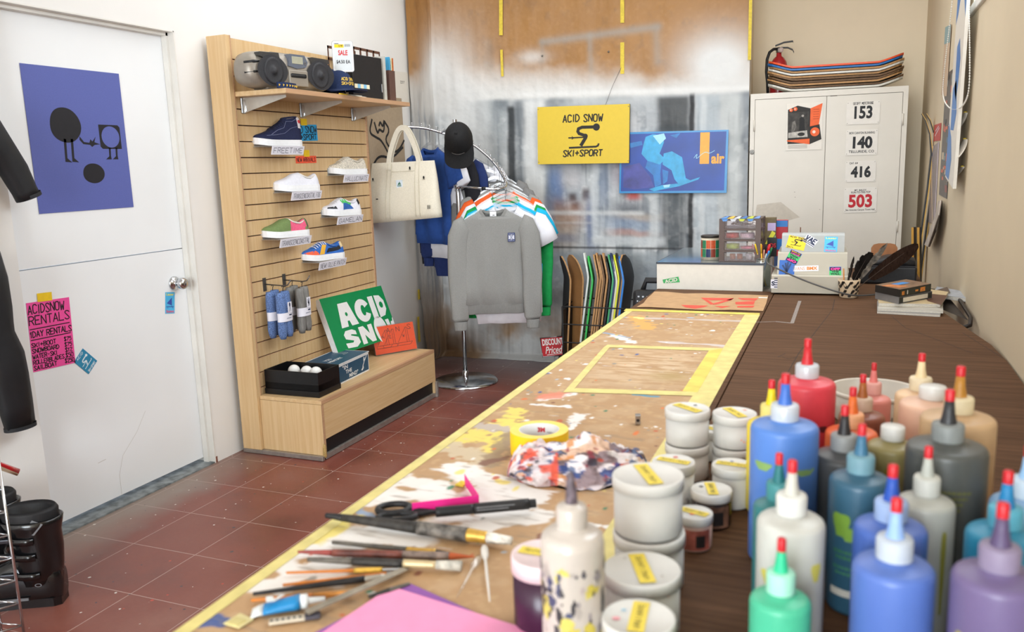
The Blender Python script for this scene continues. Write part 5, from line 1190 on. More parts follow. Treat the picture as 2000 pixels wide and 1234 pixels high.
DECKS = [('#1A1A1C', '#C9C6BE', PLY, 1112, 'black and white printed skateboard deck at the left end of the basket', graf), ('#A97B4C', '#A97B4C', PLY, 1130, 'broad plain wooden skateboard deck turned face-on in the basket', None), ('#D9DDD9', '#D9DDD9', dm('#CDD2CE'), 1157, 'white skateboard deck beside the green one in the basket', None), ('#25A045', '#25A045', dm('#2CB04E'), 1165, 'bright green skateboard deck next to the white one', None),
         ('#9A6C3E', '#7D5A36', PLY, 1176, 'wooden skateboard deck right of the bright green one, first of three alike', None), ('#8C6238', '#8C6238', PLY, 1181, 'middle wooden skateboard deck of the three standing together', None), ('#7A5532', '#7A5532', PLY, 1185, 'last wooden skateboard deck of the three standing together', None), ('#2C231C', '#4C3A2B', PLYD, 1188, 'dark brown skateboard deck behind the wooden ones', None),
         ('#C9A078', '#C9A078', PLY, 1194, 'pale wooden skateboard deck before the black one', None), ('#141416', '#141416', dm('#141416'), 1199, 'black skateboard deck left of the dark green one', None), ('#2D8A56', '#2D8A56', dm('#3C9E66'), 1205, 'sea-green edged skateboard deck in the right half of the basket', None), ('#1F2E55', '#1F2E55', dm('#24365E'), 1209, 'navy skateboard deck between the sea-green and cream ones', None),
         ('#DDD9CC', '#DDD9CC', dm('#D3CFC2'), 1212, 'cream skateboard deck left of the yellow one', None), ('#D8DC2C', '#D8DC2C', dm('#D5D830'), 1216, 'acid yellow skateboard deck near the right end of the basket', None), ('#17181C', '#17181C', dm('#1B1C20'), 1220, 'black skateboard deck between the yellow and blue ones', None), ('#1F6FC0', '#1F6FC0', dm('#2478C8'), 1225, 'bright blue skateboard deck near the right end of the basket', None), ('#B08560', '#141417', PLY, 1233, 'wooden deck with a black printed underside at the right end of the basket', None)]
for i, (ct, cb, ed, px, lb, mk) in enumerate(DECKS):
    o = deck_mesh('skateboard_deck', dm(ct), dm(cb), ed, None, mk); tag(o, lb, 'skateboard deck', 'skateboard decks in the wire basket')
    p = aty(px, 505, 3.25); th = {0: .28, 1: .5, 16: -.38}.get(i, 0.)
    tilt = .055 if i < 2 else .13
    ax = V3((tilt, .04, 1)).normalized(); wy = V3((-.24, .97, 0)); wy = MX.Rotation(th, 3, 'Z') @ wy; wy = (wy-ax*wy.dot(ax)).normalized(); nz = ax.cross(wy)
    mm = MX((ax, wy, nz)).transposed().to_4x4(); o.rotation_euler = mm.to_euler(); o.location = V3((p.x, 3.25, 0))+V3((tilt*-.37, 0, .405+.01*(i % 3)))
def basket():
    r = thing('wire_basket', 'black wire basket full of skateboard decks beside the work table', 'basket', (1.05, 3.24, 0)); x0, x1, y0, y1, H = .83, 1.36, 3.08, 3.44, .50
    b = MB()
    for z in (.03, .145, .265, .385, .5): b.tube([(x0, y0, z), (x1, y0, z), (x1, y1, z), (x0, y1, z)], .0045, BLACK, None, 6, True)
    b.build('wires', r)
    for x in (x0, x1):
        for y in (y0, y1): b = MB(); b.tube([(x, y, 0.), (x, y, H)], .006, BLACK, None, 6); b.build('corner_post', r)
    b = MB(); b.box((x0-.002, y0, .02), (x0+.004, y1, .48), BLACK); b.box((x0, y0, .005), (x1, y1, .012), BLACK); b.build('side_sheet', r)
basket()
def discount():
    pl = ((0, 3.06, 0), (-.15, 1, 0)); X, w, h = quad(pl, (1057, 660), (1104, 656), (1104, 693), (1058, 697)); r = thing('sale_sign', 'small red and white metal framed sign on a wire stake before the basket', 'sign', (X.translation.x, X.translation.y, 0))
    b = MB(); rd = M('#B5121E', .4); wh = M('#E6E2DE', .5); b.box((-w/2, -h/2, -.003), (w/2, h/2, 0), rd, X)
    b.type('DISCOUNT', -.44*w, .08*h, .44*w, .43*h, wh, X, .0006, .035); b.type('Priced', -.36*w, -.36*h, .38*w, .02*h, wh, X, .0006, .012, .35); b.stroke([(-.3*w, -.42*h), (.36*w, -.38*h)], .004, wh, X, .0006); b.build('plate', r)
    b = MB(); b.tube([X @ V3(p) for p in ((-w/2, -h/2, 0), (w/2, -h/2, 0), (w/2, h/2, 0), (-w/2, h/2, 0))], .0045, STEEL, None, 6, True); b.build('frame', r)
    b = MB(); p = X @ V3((0, -h/2, -.004)); b.tube([p, (p.x, p.y, .004)], .003, STEEL); b.lathe([(0, .0005), (.05, .0005), (.05, .004), (0, .004)], STEEL, T(p.x, p.y, 0), 20); b.build('stake', r)
discount()
def black_stereo():
    r = thing('storage_case', 'black case standing under the black stereo between basket and counter', 'case', (1.6, 2.45, 0)); b = MB(); b.box((1.46, 2.36, 0), (1.745, 2.58, .545), BLACK, None, .008); b.build('case', r)
    X = fr((1.6, 2.345, .549), (1, .0, 0), (0, .12, 1)); r = thing('stereo', 'black stereo with round dials and white buttons behind the work table', 'stereo', (1.6, 2.42, .546)); b = MB(); b.box((-.13, 0, -.13), (.14, .185, 0), DK, X, .02); b.build('body', r)
    b = MB(); b.tube([X @ V3(p) for p in ((-.09, .17, -.06), (-.07, .235, -.06), (.12, .235, -.06), (.13, .17, -.06))], .016, DK, None, 8); b.build('handle', r)
    wh = M('#B9BDC4', .4)
    for x, y, q in ((-.02, .09, .03), (-.06, .03, .045), (.08, .04, .045)): b = MB(); b.ring(x, y, q*.6, q, M('#3A3B40', .35), X, .002); b.ring(x, y, q*.25, q*.4, wh, X, .0025); b.build('dial', r)
    for k in range(9): b = MB(); b.rect(-.1+.024*k, .145, -.09+.024*k, .153, wh, X, .002); b.build('button', r)
    for k in range(6): b = MB(); b.disc(-.1+.012*k, .125-.004*k, .004, wh, X, .002, 10); b.build('button', r)
black_stereo()
# ================================================================ THE METAL CABINET
CABW = M('#DAD4C9', .42, noise=.03, scale=5); CPL = ((-.34, 3.585, 0), BWN)
CA, CB_ = on(1466, 181, CPL), on(1775, 170, CPL); CU = (CB_-CA); CU.z = 0; CW = CU.length; CU.normalize(); CZ = (CA.z+CB_.z)/2; CX = fr((CA.x, CA.y, 0), CU, (0, 0, 1))
def cab_px(px, py): p = CX.inverted() @ on(px, py, CPL); return p.x, p.y
def cabinet():
    r = thing('metal_cabinet', 'tall cream metal two-door cabinet in the back right corner', 'cabinet', CX @ V3((CW/2, 0, -.2))); b = MB(); b.box((0, 0, -.45), (CW, CZ, -.022), CABW, CX); fx = .028
    b.box((0, 0, -.022), (fx, CZ, 0), CABW, CX); b.box((CW-fx, 0, -.022), (CW, CZ, 0), CABW, CX); b.box((fx, CZ-.035, -.022), (CW-fx, CZ, 0), CABW, CX); b.box((fx, 0, -.022), (CW-fx, .05, 0), CABW, CX); b.build('body', r)
    sp = cab_px(1615, 190)[0]
    for x0, x1, s in ((fx+.002, sp-.0015, 0), (sp+.0015, CW-fx-.002, 1)):
        b = MB(); b.box((x0, .053, -.02), (x1, CZ-.038, -.002), CABW, CX, .0015)
        if s == 0:
            rs = M('#7A4A2E', .8, noise=.3, scale=60); x, y = cab_px(1563, 455); b.flat([(x-.003, y-.06), (x+.002, y-.07), (x+.004, y+.035), (x-.002, y+.04)], rs, CX, -.0014)
            g = M('#C5BCAE', .5); x, y = cab_px(1500, 395); b.flat([(x-.07, y-.015), (x+.08, y+.0), (x+.2, y-.1), (x+.02, y-.15), (x-.03, y-.2), (x-.08, y-.1)], g, CX, -.0016)
            for p in ((1601, 409), (1552, 375), (1553, 385)): x, y = cab_px(*p); b.disc(x, y, .004, M('#6B6258', .6), CX, -.0013, 8, .0015)
        d = b.build('door', r)
        for z in (.3, .95, CZ-.2):
            h = MB(); xh = x0-.004 if s == 0 else x1+.004; h.tube([CX @ V3((xh, z-.035, .003)), CX @ V3((xh, z+.035, .003))], .006, CABW); h.build('hinge', d)
    b = MB(); x, y = cab_px(1615, 188); b.rect(x+.02, y-.001, x+.06, y+.003, M('#4A4138', .6), CX, .0006); b.build('catch', r)
cabinet()
def bib(cs, lines, label, num, col=INK):
    X, w, h = quad(CPL, *cs); X = X @ T(0, 0, .0008); b = MB(); b.prism([(-w/2, -h/2+.006), (-w/2+.006, -h/2), (w/2-.006, -h/2), (w/2, -h/2+.006), (w/2, h/2-.006), (w/2-.006, h/2), (-w/2+.006, h/2), (-w/2, h/2-.006)], 0, .001, M('#E3DED6', .6, noise=.03, bump=.3, bscale=60), X)
    for s, x0, y0, x1, y1, bo, m, hd in lines:
        a = (-w/2+x0*w, h/2-y1*h, -w/2+x1*w, h/2-y0*h)
        if hd: b.hand(s, *a, .0022, m, X, .0014)
        else: b.type(s, *a, m, X, .0014, bo)
    for sx in (-.46, .46):
        for sy in (-.44, .44): b.disc(sx*w, sy*h, .0025, M('#9A948A', .6), X, .0014, 8)
    solo(b, 'race_bib', label, 'race bib', 'race bibs on the cabinet door')
REDI = M('#BE1E2C', .6)
bib(((1653, 199), (1719, 196), (1718, 241), (1653, 244)), [('Geoff', .2, .04, .42, .14, 0, INK, 1), ('McFetridge', .46, .04, .8, .14, 0, INK, 1), ('153', .24, .2, .78, .76, .035, INK, 0)], 'white race bib numbered 153 at the top of the cabinet door', 153)
bib(((1652, 254), (1715, 252), (1713, 302), (1652, 304)), [('BOX CANYON RUNNING', .1, .08, .9, .17, .02, INK, 0), ('140', .22, .26, .84, .74, .045, INK, 0), ('TELLURIDE, CO', .1, .8, .9, .92, .02, INK, 0)], 'white race bib numbered 140 second on the cabinet door', 140)
bib(((1651, 315), (1711, 313), (1710, 354), (1651, 356)), [('CAT 64', .14, .06, .4, .14, 0, INK, 1), ('416', .18, .24, .84, .8, .045, INK, 0)], 'smaller white race bib numbered 416 third on the cabinet door', 416)
bib(((1648, 367), (1713, 365), (1712, 414), (1648, 416)), [('MT. BALDY', .32, .07, .68, .14, .02, INK, 0), ('RUN-TO-THE-TOP', .22, .15, .8, .23, .02, INK, 0), ('503', .14, .27, .86, .8, .035, REDI, 0), ('San Antonio Canyon Town Hall', .06, .85, .94, .94, .015, INK, 0)], 'race bib with red number 503 lowest on the cabinet door', 503)
def record_poster():
    X, w, h = quad(CPL, (1536, 203), (1607, 199), (1605, 292), (1536, 294)); X = X @ T(0, 0, .0008); b = MB(); b.box((-w/2, -h/2, 0), (w/2, h/2, .001), M('#E4DED4', .6, noise=.02), X)
    def q(*p): return [(-w/2+w*x, h/2-h*y) for x, y in p]
    o, k, g = M('#E8622A', .55), M('#26231F', .6), M('#6E6A64', .6, noise=.5, scale=40)
    b.flat(q((.03, .13), (.3, .05), (.66, .12), (.66, .86), (.04, .86)), k, X, .0016); b.flat(q((.04, .2), (.62, .18), (.62, .74), (.04, .74)), M('#3A3632', .6, noise=.6, scale=30), X, .0019)
    b.flat(q((.66, .12), (.99, .02), (.9, .48), (.66, .5)), o, X, .0016); b.flat(q((.02, .78), (.66, .76), (.66, .88), (.02, .8)), o, X, .0022); b.flat(q((.66, .5), (.92, .46), (.99, .78), (.66, .88)), k, X, .0016)
    for x, y, q_, in ((.12, .14, .05), (.24, .12, .055), (.8, .62, .13)): c = q((x, y))[0]; b.disc(*c, q_*w, o, X, .0024, 18); b.disc(c[0]-.2*q_*w, c[1], q_*w*.35, M('#F4D9C8', .5), X, .0028, 12)
    b.flat(q((.36, .32), (.44, .28), (.5, .34), (.52, .6), (.54, .72), (.34, .72), (.36, .5)), M('#141210', .6), X, .0023); b.disc(*q((.45, .27))[0], .035*w, M('#A8A29A', .6), X, .0024, 12); b.flat(q((.16, .4), (.24, .36), (.28, .5), (.2, .62), (.14, .6)), g, X, .0023); b.flat(q((.06, .62), (.58, .58), (.6, .72), (.06, .73)), M('#B9B4AC', .6, noise=.3, scale=60), X, .0024); b.disc(*q((.42, .66))[0], .1*w, k, X, .0027, 16, .04*h)
    for i in range(6): b.rect(-w/2+.06*w, h/2-(.885+.014*i)*h, -w/2+.6*w, h/2-(.89+.014*i)*h, M('#9A948C', .6), X, .0016)
    for i in range(5): b.rect(-w/2+.74*w, h/2-(.14+.05*i)*h, -w/2+.9*w, h/2-(.15+.05*i)*h, M('#B4471C', .6), X, .0022)
    solo(b, 'flyer', 'black and orange record flyer on the left cabinet door', 'flyer')
record_poster()
b = MB(); X = CX @ T(.004, cab_px(1468, 297)[1], .0006); b.lathe([(0, 0), (.016, 0), (.016, .0008), (0, .0008)], M('#E8E4DC', .5), X @ T(.012, 0, 0), 20); b.ring(.012, 0, .0115, .0145, INK, X, .0014); b.ring(.012, 0, .004, .008, INK, X, .0014); solo(b, 'sticker', 'round black and white target sticker on the left frame of the cabinet', 'sticker')
# decks stacked on the cabinet
ST = [('#1E1B18', '#D9D6CC', dm('#CFCCC2'), 'white skateboard deck at the bottom of the stack on the cabinet'), ('#1C1A18', '#5A4630', PLYD, 'dark brown skateboard deck second from the bottom of the cabinet stack'), ('#8C6A42', '#3A3D34', PLY, 'wooden skateboard deck third from the bottom of the cabinet stack'), ('#5E4A34', '#4A3A2A', PLYD, 'brown skateboard deck fourth from the bottom of the cabinet stack'),
      ('#3A3028', '#6A553C', PLYD, 'dark skateboard deck in the middle of the cabinet stack'), ('#A07848', '#7A5C3A', PLY, 'wooden skateboard deck fifth from the top of the cabinet stack'), ('#D8D6CE', '#D4D2CA', dm('#D4D2CA'), 'white edged skateboard deck fourth from the top of the cabinet stack'), ('#B08850', '#A0784A', PLY, 'wooden skateboard deck third from the top of the cabinet stack'), ('#1F66A8', '#1F66A8', dm('#2068AC'), 'blue skateboard deck just under the orange one on the cabinet'), ('#E4532A', '#E4532A', dm('#E8562C'), 'orange skateboard deck on top of the stack on the cabinet')]
for i, (ct, cb, ed, lb) in enumerate(ST):
    o = deck_mesh('skateboard_deck', dm(ct), dm(cb), ed); tag(o, lb, 'skateboard deck', 'skateboard decks stacked on the cabinet'); p = CX @ V3((.505+.006*math.sin(i*2.1), 0, -.135+.006*math.cos(i*3))); o.location = (p.x, p.y, CZ+.0005+.0158*i); o.rotation_euler = (0, 0, math.atan2(CU.y, CU.x)+.012*math.sin(i*1.7))
def extinguisher():
    p = CX @ V3((cab_px(1520, 150)[0]-.0, 0, -.33)); p.z = CZ+.001; r = thing('fire_extinguisher', 'red fire extinguisher standing behind the decks on the cabinet', 'fire extinguisher', p); X = T(*p); rd = M('#A31E24', .3, coat=.4, noise=.05)
    b = MB(); b.lathe([(0, 0), (.054, 0), (.056, .01), (.056, .19), (.05, .22), (.034, .245), (.018, .258), (.016, .285), (0, .285)], rd, X, 32); b.build('cylinder', r)
    b = MB(); b.lathe([(.0568, .08), (.0568, .18)], M('#D9D3C6', .5, noise=.12, scale=60), X, 32, True, -PI*.85, -PI*.05); b.build('label', r, 'pale label on the cylinder')
    b = MB(); b.lathe([(.017, .28), (.02, .284), (.02, .31), (.012, .316), (0, .316)], STEEL, X, 18); b.build('valve', r)
    F = X @ MX.Rotation(math.atan2(CU.y, CU.x), 4, 'Z')
    b = MB(); b.lathe([(0, 0), (.017, 0), (.017, .008), (0, .008)], M('#B9A9A0', .4), F @ T(.012, -.018, .296) @ RX(PI/2), 18); b.build('gauge', r)
    b = MB(); b.loft([[F @ V3((x, -.011, z)), F @ V3((x, .011, z)), F @ V3((x, .011, z+.009)), F @ V3((x, -.011, z+.009))] for x, z in ((-.025, .322), (.03, .34), (.085, .344), (.088, .338))], BLACK, None, (1, 1), False); b.build('top_lever', r)
    b = MB(); b.loft([[F @ V3((x, -.011, z)), F @ V3((x, .011, z)), F @ V3((x, .011, z+.009)), F @ V3((x, -.011, z+.009))] for x, z in ((.012, .308), (.055, .305), (.085, .29), (.095, .272))], BLACK, None, (1, 1), False); b.build('handle', r)
    b = MB(); b.tube([F @ V3(q) for q in ((-.012, -.01, .305), (-.035, -.02, .304), (-.06, -.03, .285), (-.075, -.035, .24), (-.078, -.03, .16), (-.07, -.025, .09), (-.066, -.025, .02))], .0095, BLACK, None, 10); b.build('hose', r)
extinguisher()
# ================================================================ THE RIGHT-HAND CORNER
def ski(px0, px1, label, dx):
    r = None; y = 3.36+dx*1.5; b = MB(); sk = [(1800+px0, 222), (1808+px0, 236), (1816+px0, 262), (1820+px0, 300), (1812+px0, 370), (1802+px0, 440), (1794+px0, 500), (1789+px0, 540)]
    P = [aty(q[0], q[1], y) for q in sk]; d = (P[-1]-P[-2]); P.append(P[-1]+d*((P[-1].z-.02)/-d.z)); R1, R2 = [], []
    for i, p in enumerate(P):
        t_ = (P[min(i+1, len(P)-1)]-P[max(i-1, 0)]).normalized(); n = t_.cross(V3((0, 1, 0))).normalized(); hw = .008 if i == 0 else .022 if i == 1 else .03; th = .0025 if i < 3 else .006
        R1.append([p+V3((0, -hw, 0)), p+V3((0, hw, 0)), p+V3((0, hw, 0))-n*th, p+V3((0, -hw, 0))-n*th]); R2.append([q+n*(th+.0005) for q in R1[-1]])
    r = thing('ski', label, 'ski', P[-1], 0, 'skis leaning in the corner'); b.loft(R1, DK, None, (1, 1), False); b.build('top_sheet', r); b = MB(); b.loft(R2, M('#CBA14E', .5, noise=.1), None, (1, 1), False); b.build('wood_base', r)
ski(0, 0, 'left ski of the pair leaning beside the cabinet, black over yellow wood', 0); ski(9, 0, 'right ski of the pair leaning against the right wall', .03)
def wall_item(name, label, cat, cs, m, off=.001, th=.001, draw=None, group=None):
    X, w, h = quad(((RWX-off-th, 0, 0), (1, 0, 0)), *cs); X = X @ T(0, 0, -th); b = MB(); b.box((-w/2, -h/2, 0), (w/2, h/2, th), m, X)
    if draw: draw(b, X @ T(0, 0, th+.0004), w, h)
    return solo(b, name, label, cat, group)
def d_long(b, X, w, h):
    bl = M('#2E72B4', .4); 
    for pts in ([(-.5, .5), (.5, .5), (.5, .28), (.28, .36), (.0, .44), (-.3, .3), (-.5, .25)], [(-.15, .15), (.1, .19), (.3, .1), (.25, -.02), (.1, -.1), (-.1, -.05)], [(-.3, -.05), (.05, -.0), (.3, -.15), (.1, -.24), (-.25, -.25)], [(-.5, -.22), (-.1, -.28), (.1, -.38), (-.05, -.49), (-.5, -.49)]): b.flat([(x*w, y*h) for x, y in pts], bl, X)
wall_item('painted_board', 'long white board painted with blue shapes hanging on the right wall', 'wall board', ((1871, -60), (1893, -60), (1861, 360), (1849, 358)), M('#D8D2C8', .4, noise=.03), .03, .012, d_long)
def d_mix(b, X, w, h):
    rr = random.Random(4)
    for k in range(26): x, y = rr.uniform(-.4, .35), rr.uniform(-.46, .44); b.rect(x*w, y*h, (x+rr.uniform(.08, .3))*w if x < .2 else .48*w, (y+rr.uniform(.02, .07))*h, M(rr.choice(['#C7512E', '#2A2C33', '#7F8A8C', '#B8A98E', '#3E6F8A', '#8A3A30']), .4), X, .0002*(k % 7))
wall_item('collage_poster', 'dark collage poster with orange and grey shapes below the blue-painted board', 'poster', ((1852, 140), (1860, 138), (1853, 388), (1830, 380)), M('#4A4440', .4, noise=.3, scale=30), .002, .001, d_mix)
wall_item('paper_strip', 'faded strip with a teal top hanging by the corner of the right wall', 'paper', ((1845, 52), (1856, 50), (1850, 186), (1839, 188)), M('#C9AF94', .6, noise=.06), .004, .001, lambda b, X, w, h: b.rect(-w/2, h*.25, w/2, h/2, M('#8AA5A6', .6), X))
wall_item('pennant', 'small red card on the right wall above the clear packet', 'card', ((1825, 244), (1838, 240), (1836, 274), (1823, 276)), M('#BE3A36', .5, noise=.06), .002, .001, lambda b, X, w, h: [b.stroke([(-.3*w, -.2*h), (.3*w, .25*h)], .006, CARD, X), b.stroke([(-.25*w, .1*h), (.2*w, .35*h)], .005, CARD, X)])
wall_item('plastic_packet', 'tall clear packet with a violet sheet pinned on the right wall', 'packet', ((1822, 282), (1833, 281), (1824, 432), (1812, 438)), M('#A89AA0', .25, noise=.15, scale=12, coat=.4), .002, .004)
def strips():
    r = thing('cloth_strips', 'bunch of grey-brown strips hanging low on the right wall', 'strips', on(1840, 480, RW)-V3((.01, 0, 0)))
    for k in range(3):
        b = MB(); cs = [((1836+5*k, 392), (1841+5*k, 391)), ((1834+5*k, 420), (1841+5*k, 420)), ((1828+4*k, 450), (1838+3*k, 450)), ((1818+5*k, 478), (1828+4*k, 482))]
        R = []
        for i, (a, c) in enumerate(cs): p, q = on(*a, RW), on(*c, RW); o = V3((-.006-.012*k-.008*i, 0, 0)); R.append([p+o, q+o, q+o+V3((.003, 0, 0)), p+o+V3((.003, 0, 0))])
        b.loft(R, M(('#A4968A', '#7C6E62', '#B8ACA0')[k], .7, noise=.25, scale=20), None, (1, 1), False); b.build('strip', r)
strips()
for i, (cs, lb) in enumerate(((((1886, 218), (1892, 220), (1886, 256), (1869, 244)), 'curled white ticket with red print pinned on the right wall'), (((1884, 270), (1892, 272), (1891, 308), (1868, 298)), 'curled receipt pinned below the ticket on the right wall'), (((1880, 324), (1886, 326), (1874, 352), (1862, 358)), 'lowest curled paper slip pinned beside the board end'))):
    r = thing('paper_slip', lb, 'paper', on(*cs[2], RW)-V3((.01, 0, 0)), 0, 'slips pinned on the right wall'); P = [on(*q, RW) for q in cs]; b = MB(); R = []
    for k in range(7):
        t_ = k/6; a, c = P[0].lerp(P[3], t_), P[1].lerp(P[2], t_); o = V3((-.004-.030*t_*t_, 0, 0)); R.append([a+o, (a+c)/2+o-V3((.006, 0, 0)), c+o, c+o+V3((.0008, 0, 0)), (a+c)/2+o-V3((.0052, 0, 0)), a+o+V3((.0008, 0, 0))])
    b.loft(R, M('#D6CCBE', .6, noise=.06), None, (1, 1)); b.build('slip', r)
    b = MB(); q = (P[0]+P[1])/2; b.lathe([(0, .012), (.003, .011), (.0035, .003), (.001, 0), (0, 0)], M('#D9B92A', .4), fr(q, (0, -1, 0), (0, 0, 1)), 10); b.build('push_pin', r)
    if i == 0: b = MB(); F = fr((R[4][0]+R[4][2])/2+V3((-.008, 0, 0)), (0, -1, 0), (0, 0, 1)); [b.stroke([(-.02, -.01+.01*k), (.02, -.006+.01*k)], .003, M('#A8443E', .6), F) for k in range(3)]; b.build('print', r)
b = MB(); xx = RWX-.04; pts = [atx(1863, -30, xx), atx(1858, 20, xx), atx(1851, 80, xx), atx(1845, 130, xx), atx(1841, 175, xx), atx(1843, 195, xx), atx(1852, 210, xx), atx(1866, 215, xx), atx(1880, 208, xx), atx(1890, 190, xx), atx(1894, 160, xx), atx(1894, 100, xx), atx(1893, 40, xx), atx(1892, -30, xx)]
P = [V3(p) for p in pts]
for _ in range(2): P = [P[0]]+[q for a, c in zip(P, P[1:]) for q in (a*.75+c*.25, a*.25+c*.75)]+[P[-1]]
BEAD = M('#D8D4CC', .4); b.tube(P, .0012, BEAD, None, 5); acc = 0
for a, c in zip(P, P[1:]):
    L = (c-a).length; 
    while acc < L:
        q = a.lerp(c, acc/L); b.lathe([(.003*math.sin(x), -.003*math.cos(x)) for x in (0, .8, 1.57, 2.35, PI)], BEAD, T(*q), 6); acc += .0105
    acc -= L
solo(b, 'bead_chain', 'white beaded blind chain hanging in a loop on the right wall', 'blind chain')
# ================================================================ BEHIND THE TABLE
def counter():
    r = thing('counter', 'low white counter with a dark top standing behind the far end of the work table', 'counter', (2.0, 1.95, 0)); w = M('#DAD5CA', .55, noise=.03); b = MB(); b.box((1.757, 1.665, 0), (2.205, 2.3, .958), w); b.build('body', r)
    b = MB(); b.box((1.755, 1.663, .958), (2.207, 2.3, .966), M('#6C7478', .07, noise=.03, scale=4)); b.box((1.7545, 1.6625, .9585), (2.2075, 1.6645, .9662), M('#2A3442', .4)); b.box((1.7545, 1.6625, .9585), (1.7565, 2.3, .9664), M('#2A3442', .4)); b.build('top', r)
    X = fr((0, 1.6645, 0), (1, 0, 0), (0, 0, 1)); b = MB(); g = M('#3BA85A', .5)
    A, B_, C_, D = (aty(*p, 1.6645) for p in ((1294, 546), (1325, 540), (1328, 551), (1296, 553))); b.flat([(q.x, q.z) for q in (D, C_, B_, A)], g, X, .0006); Y = fr((A+B_+C_+D)/4+V3((0, -.001, 0)), B_-A, (0, 0, 1)); b.type('ACID', -.028, -.008, .028, .008, w, Y, .0006, .03); b.build('sticker', r, 'green sticker with white lettering')
counter()
CT = .9662
def patterned_tin():
    x, y = 1.968, 1.80; r = thing('patterned_tin', 'orange and green patterned tin standing left of the drawer tower', 'tin', (x, y, CT)); X = T(x, y, CT+.0006); b = MB(); b.lathe([(0, 0), (.042, 0), (.042, .096), (0, .096)], M('#D9CDB6', .5), X, 28); cols = ['#C9562E', '#2E7A56', '#1F2E58', '#8A3A2A', '#2E7A56', '#C9562E']
    for k in range(6):
        for j in range(2): a0 = -2.9+k*.5; b.lathe([(.0426, .012+.038*j), (.0426, .048+.038*j)], M(cols[(k+3*j) % 6], .5, noise=.15, scale=150), X, 6, True, a0, a0+.47)
    b.build('can', r); b = MB(); b.lathe([(0, .096), (.043, .096), (.044, .104), (.038, .107), (0, .107)], M('#26221E', .4), X, 28); b.build('lid', r)
patterned_tin()
def drawer_tower():
    r = thing('drawer_tower', 'small brown drawer tower with four clear drawers on the white counter', 'drawer unit', (2.1, 1.79, CT)); x0, x1, y0, y1, z0, z1 = 2.018, 2.19, 1.70, 1.88, CT+.0006, 1.150; br = M('#4A352C', .4); n = 4; hh = (z1-z0)/n; b = MB()
    for k in range(n+1): z = z0+hh*k-(.004 if k == n else 0); b.box((x0, y0, max(z-.004, z0)), (x1, y1, min(z+.005, z1)), br)
    for x in (x0, x1-.022): b.box((x, y0-.002, z0), (x+.022, y0+.022, z1), br)
    for x in (x0, x1-.008): b.box((x, y1-.02, z0), (x+.008, y1, z1), br)
    b.build('frame', r); cl = clear('#F2EEF4', .9, .05)
    for k in range(n):
        b = MB(); za, zb = z0+hh*k+.006, z0+hh*(k+1)-.008; b.box((x0+.023, y0-.001, za), (x1-.023, y0+.002, zb), cl); b.box((x0+.002, y0+.023, za), (x0+.004, y1-.022, zb), cl); b.box((x1-.004, y0+.023, za), (x1-.002, y1-.022, zb), cl); b.box((x0+.023, y0+.003, za), (x1-.023, y1-.01, za+.002), cl); b.build('drawer', r)
    b = MB(); cs = ['#4F86C4', '#E2B63A', '#C9CDD4', '#2F6DB0', '#B9C23E', '#6A90C8']
    for k in range(6): b.flat([(x0+.004+k*.027, y0), (x0+.03+k*.027, y0), (x0+.02+k*.027, y0+.16), (x0+.008+k*.027, y0+.16)], M(cs[k], .5), None, z1+.0012+.0002*(k % 2))
    for k in range(4): b.flat([(x0+.01+k*.035, -.0), (x0+.038+k*.035, 0), (x0+.03+k*.035, -.01), (x0+.016+k*.035, -.01)], M(cs[(k*2) % 6], .5), fr((0, y0-.0025, z1), (1, 0, 0), (0, 0, 1)))
    b.build('top_stickers', r, 'coloured stickers on the top')
    # what lies in the drawers
    zz = [z0+hh*k+.0085 for k in range(4)]
    b = MB()
    for k in range(26): rr = random.Random(k); b.tube([(x0+.03+rr.random()*.11, y0+.03+rr.random()*.1, zz[3]+.001+rr.random()*.02), (x0+.03+rr.random()*.11, y0+.03+rr.random()*.1, zz[3]+.002+rr.random()*.025)], .0012, M('#5A4030', .8), None, 4)
    o = solo(b, 'twine_tangle', 'tangle of brown twine inside the top clear drawer', 'twine'); o['kind'] = 'stuff'
    for nm_, x, k, q, h, c, lb in (('tape_roll', 2.068, 2, .028, .02, '#C23A34', 'red printed tape roll in the second clear drawer'), ('tape_roll', 2.13, 2, .03, .02, '#D9BFC4', 'pale pink tape roll in the second clear drawer'), ('tape_roll', 2.07, 1, .028, .02, '#9CBB2C', 'lime green tape roll in the third clear drawer'), ('tape_roll', 2.132, 1, .029, .009, '#D2617E', 'thin pink tape roll in the third clear drawer'), ('tape_roll', 2.07, 0, .012, .022, '#B4705A', 'left rust coloured roll in the bottom clear drawer'), ('tape_roll', 2.1, 0, .012, .022, '#B4705A', 'right rust coloured roll in the bottom clear drawer'), ('tape_roll', 2.14, 0, .014, .024, '#C4C2C6', 'white roll in the bottom clear drawer')):
        b = MB(); b.lathe([(q*.6, 0), (q, 0), (q, h), (q*.6, h), (q*.6, 0)], M(c, .5, noise=.3, scale=90), T(x, y0+.045, zz[k]), 22); solo(b, nm_, lb, 'tape roll', 'tape rolls in the clear drawers')
drawer_tower()
def small_box(name, lb, a, c, m, deco=None):
    b = MB(); b.box(a, c, m, None, .001)
    if deco: deco(b)
    solo(b, name, lb, 'box')
FX = lambda x, y, z: fr((x, y, z), (1, 0, 0), (0, 0, 1))
small_box('carton', 'olive and green printed carton standing just behind the drawer tower', (2.14, 1.99, CT+.0006), (2.225, 2.03, 1.135), M('#6A5A3A', .5, noise=.3, scale=25), lambda b: [b.rect(.05, .11, .085, .145, M('#B9A6CC', .5), FX(2.14, 1.989, CT)), b.flat([(.04, .05), (.06, .05), (.085, .1), (.07, .11)], M('#D8D23C', .5), FX(2.14, 1.989, CT), .0003), b.flat([(.06, .04), (.075, .04), (.085, .07), (.085, .09)], M('#9ED89A', .5), FX(2.14, 1.989, CT), .0006)])
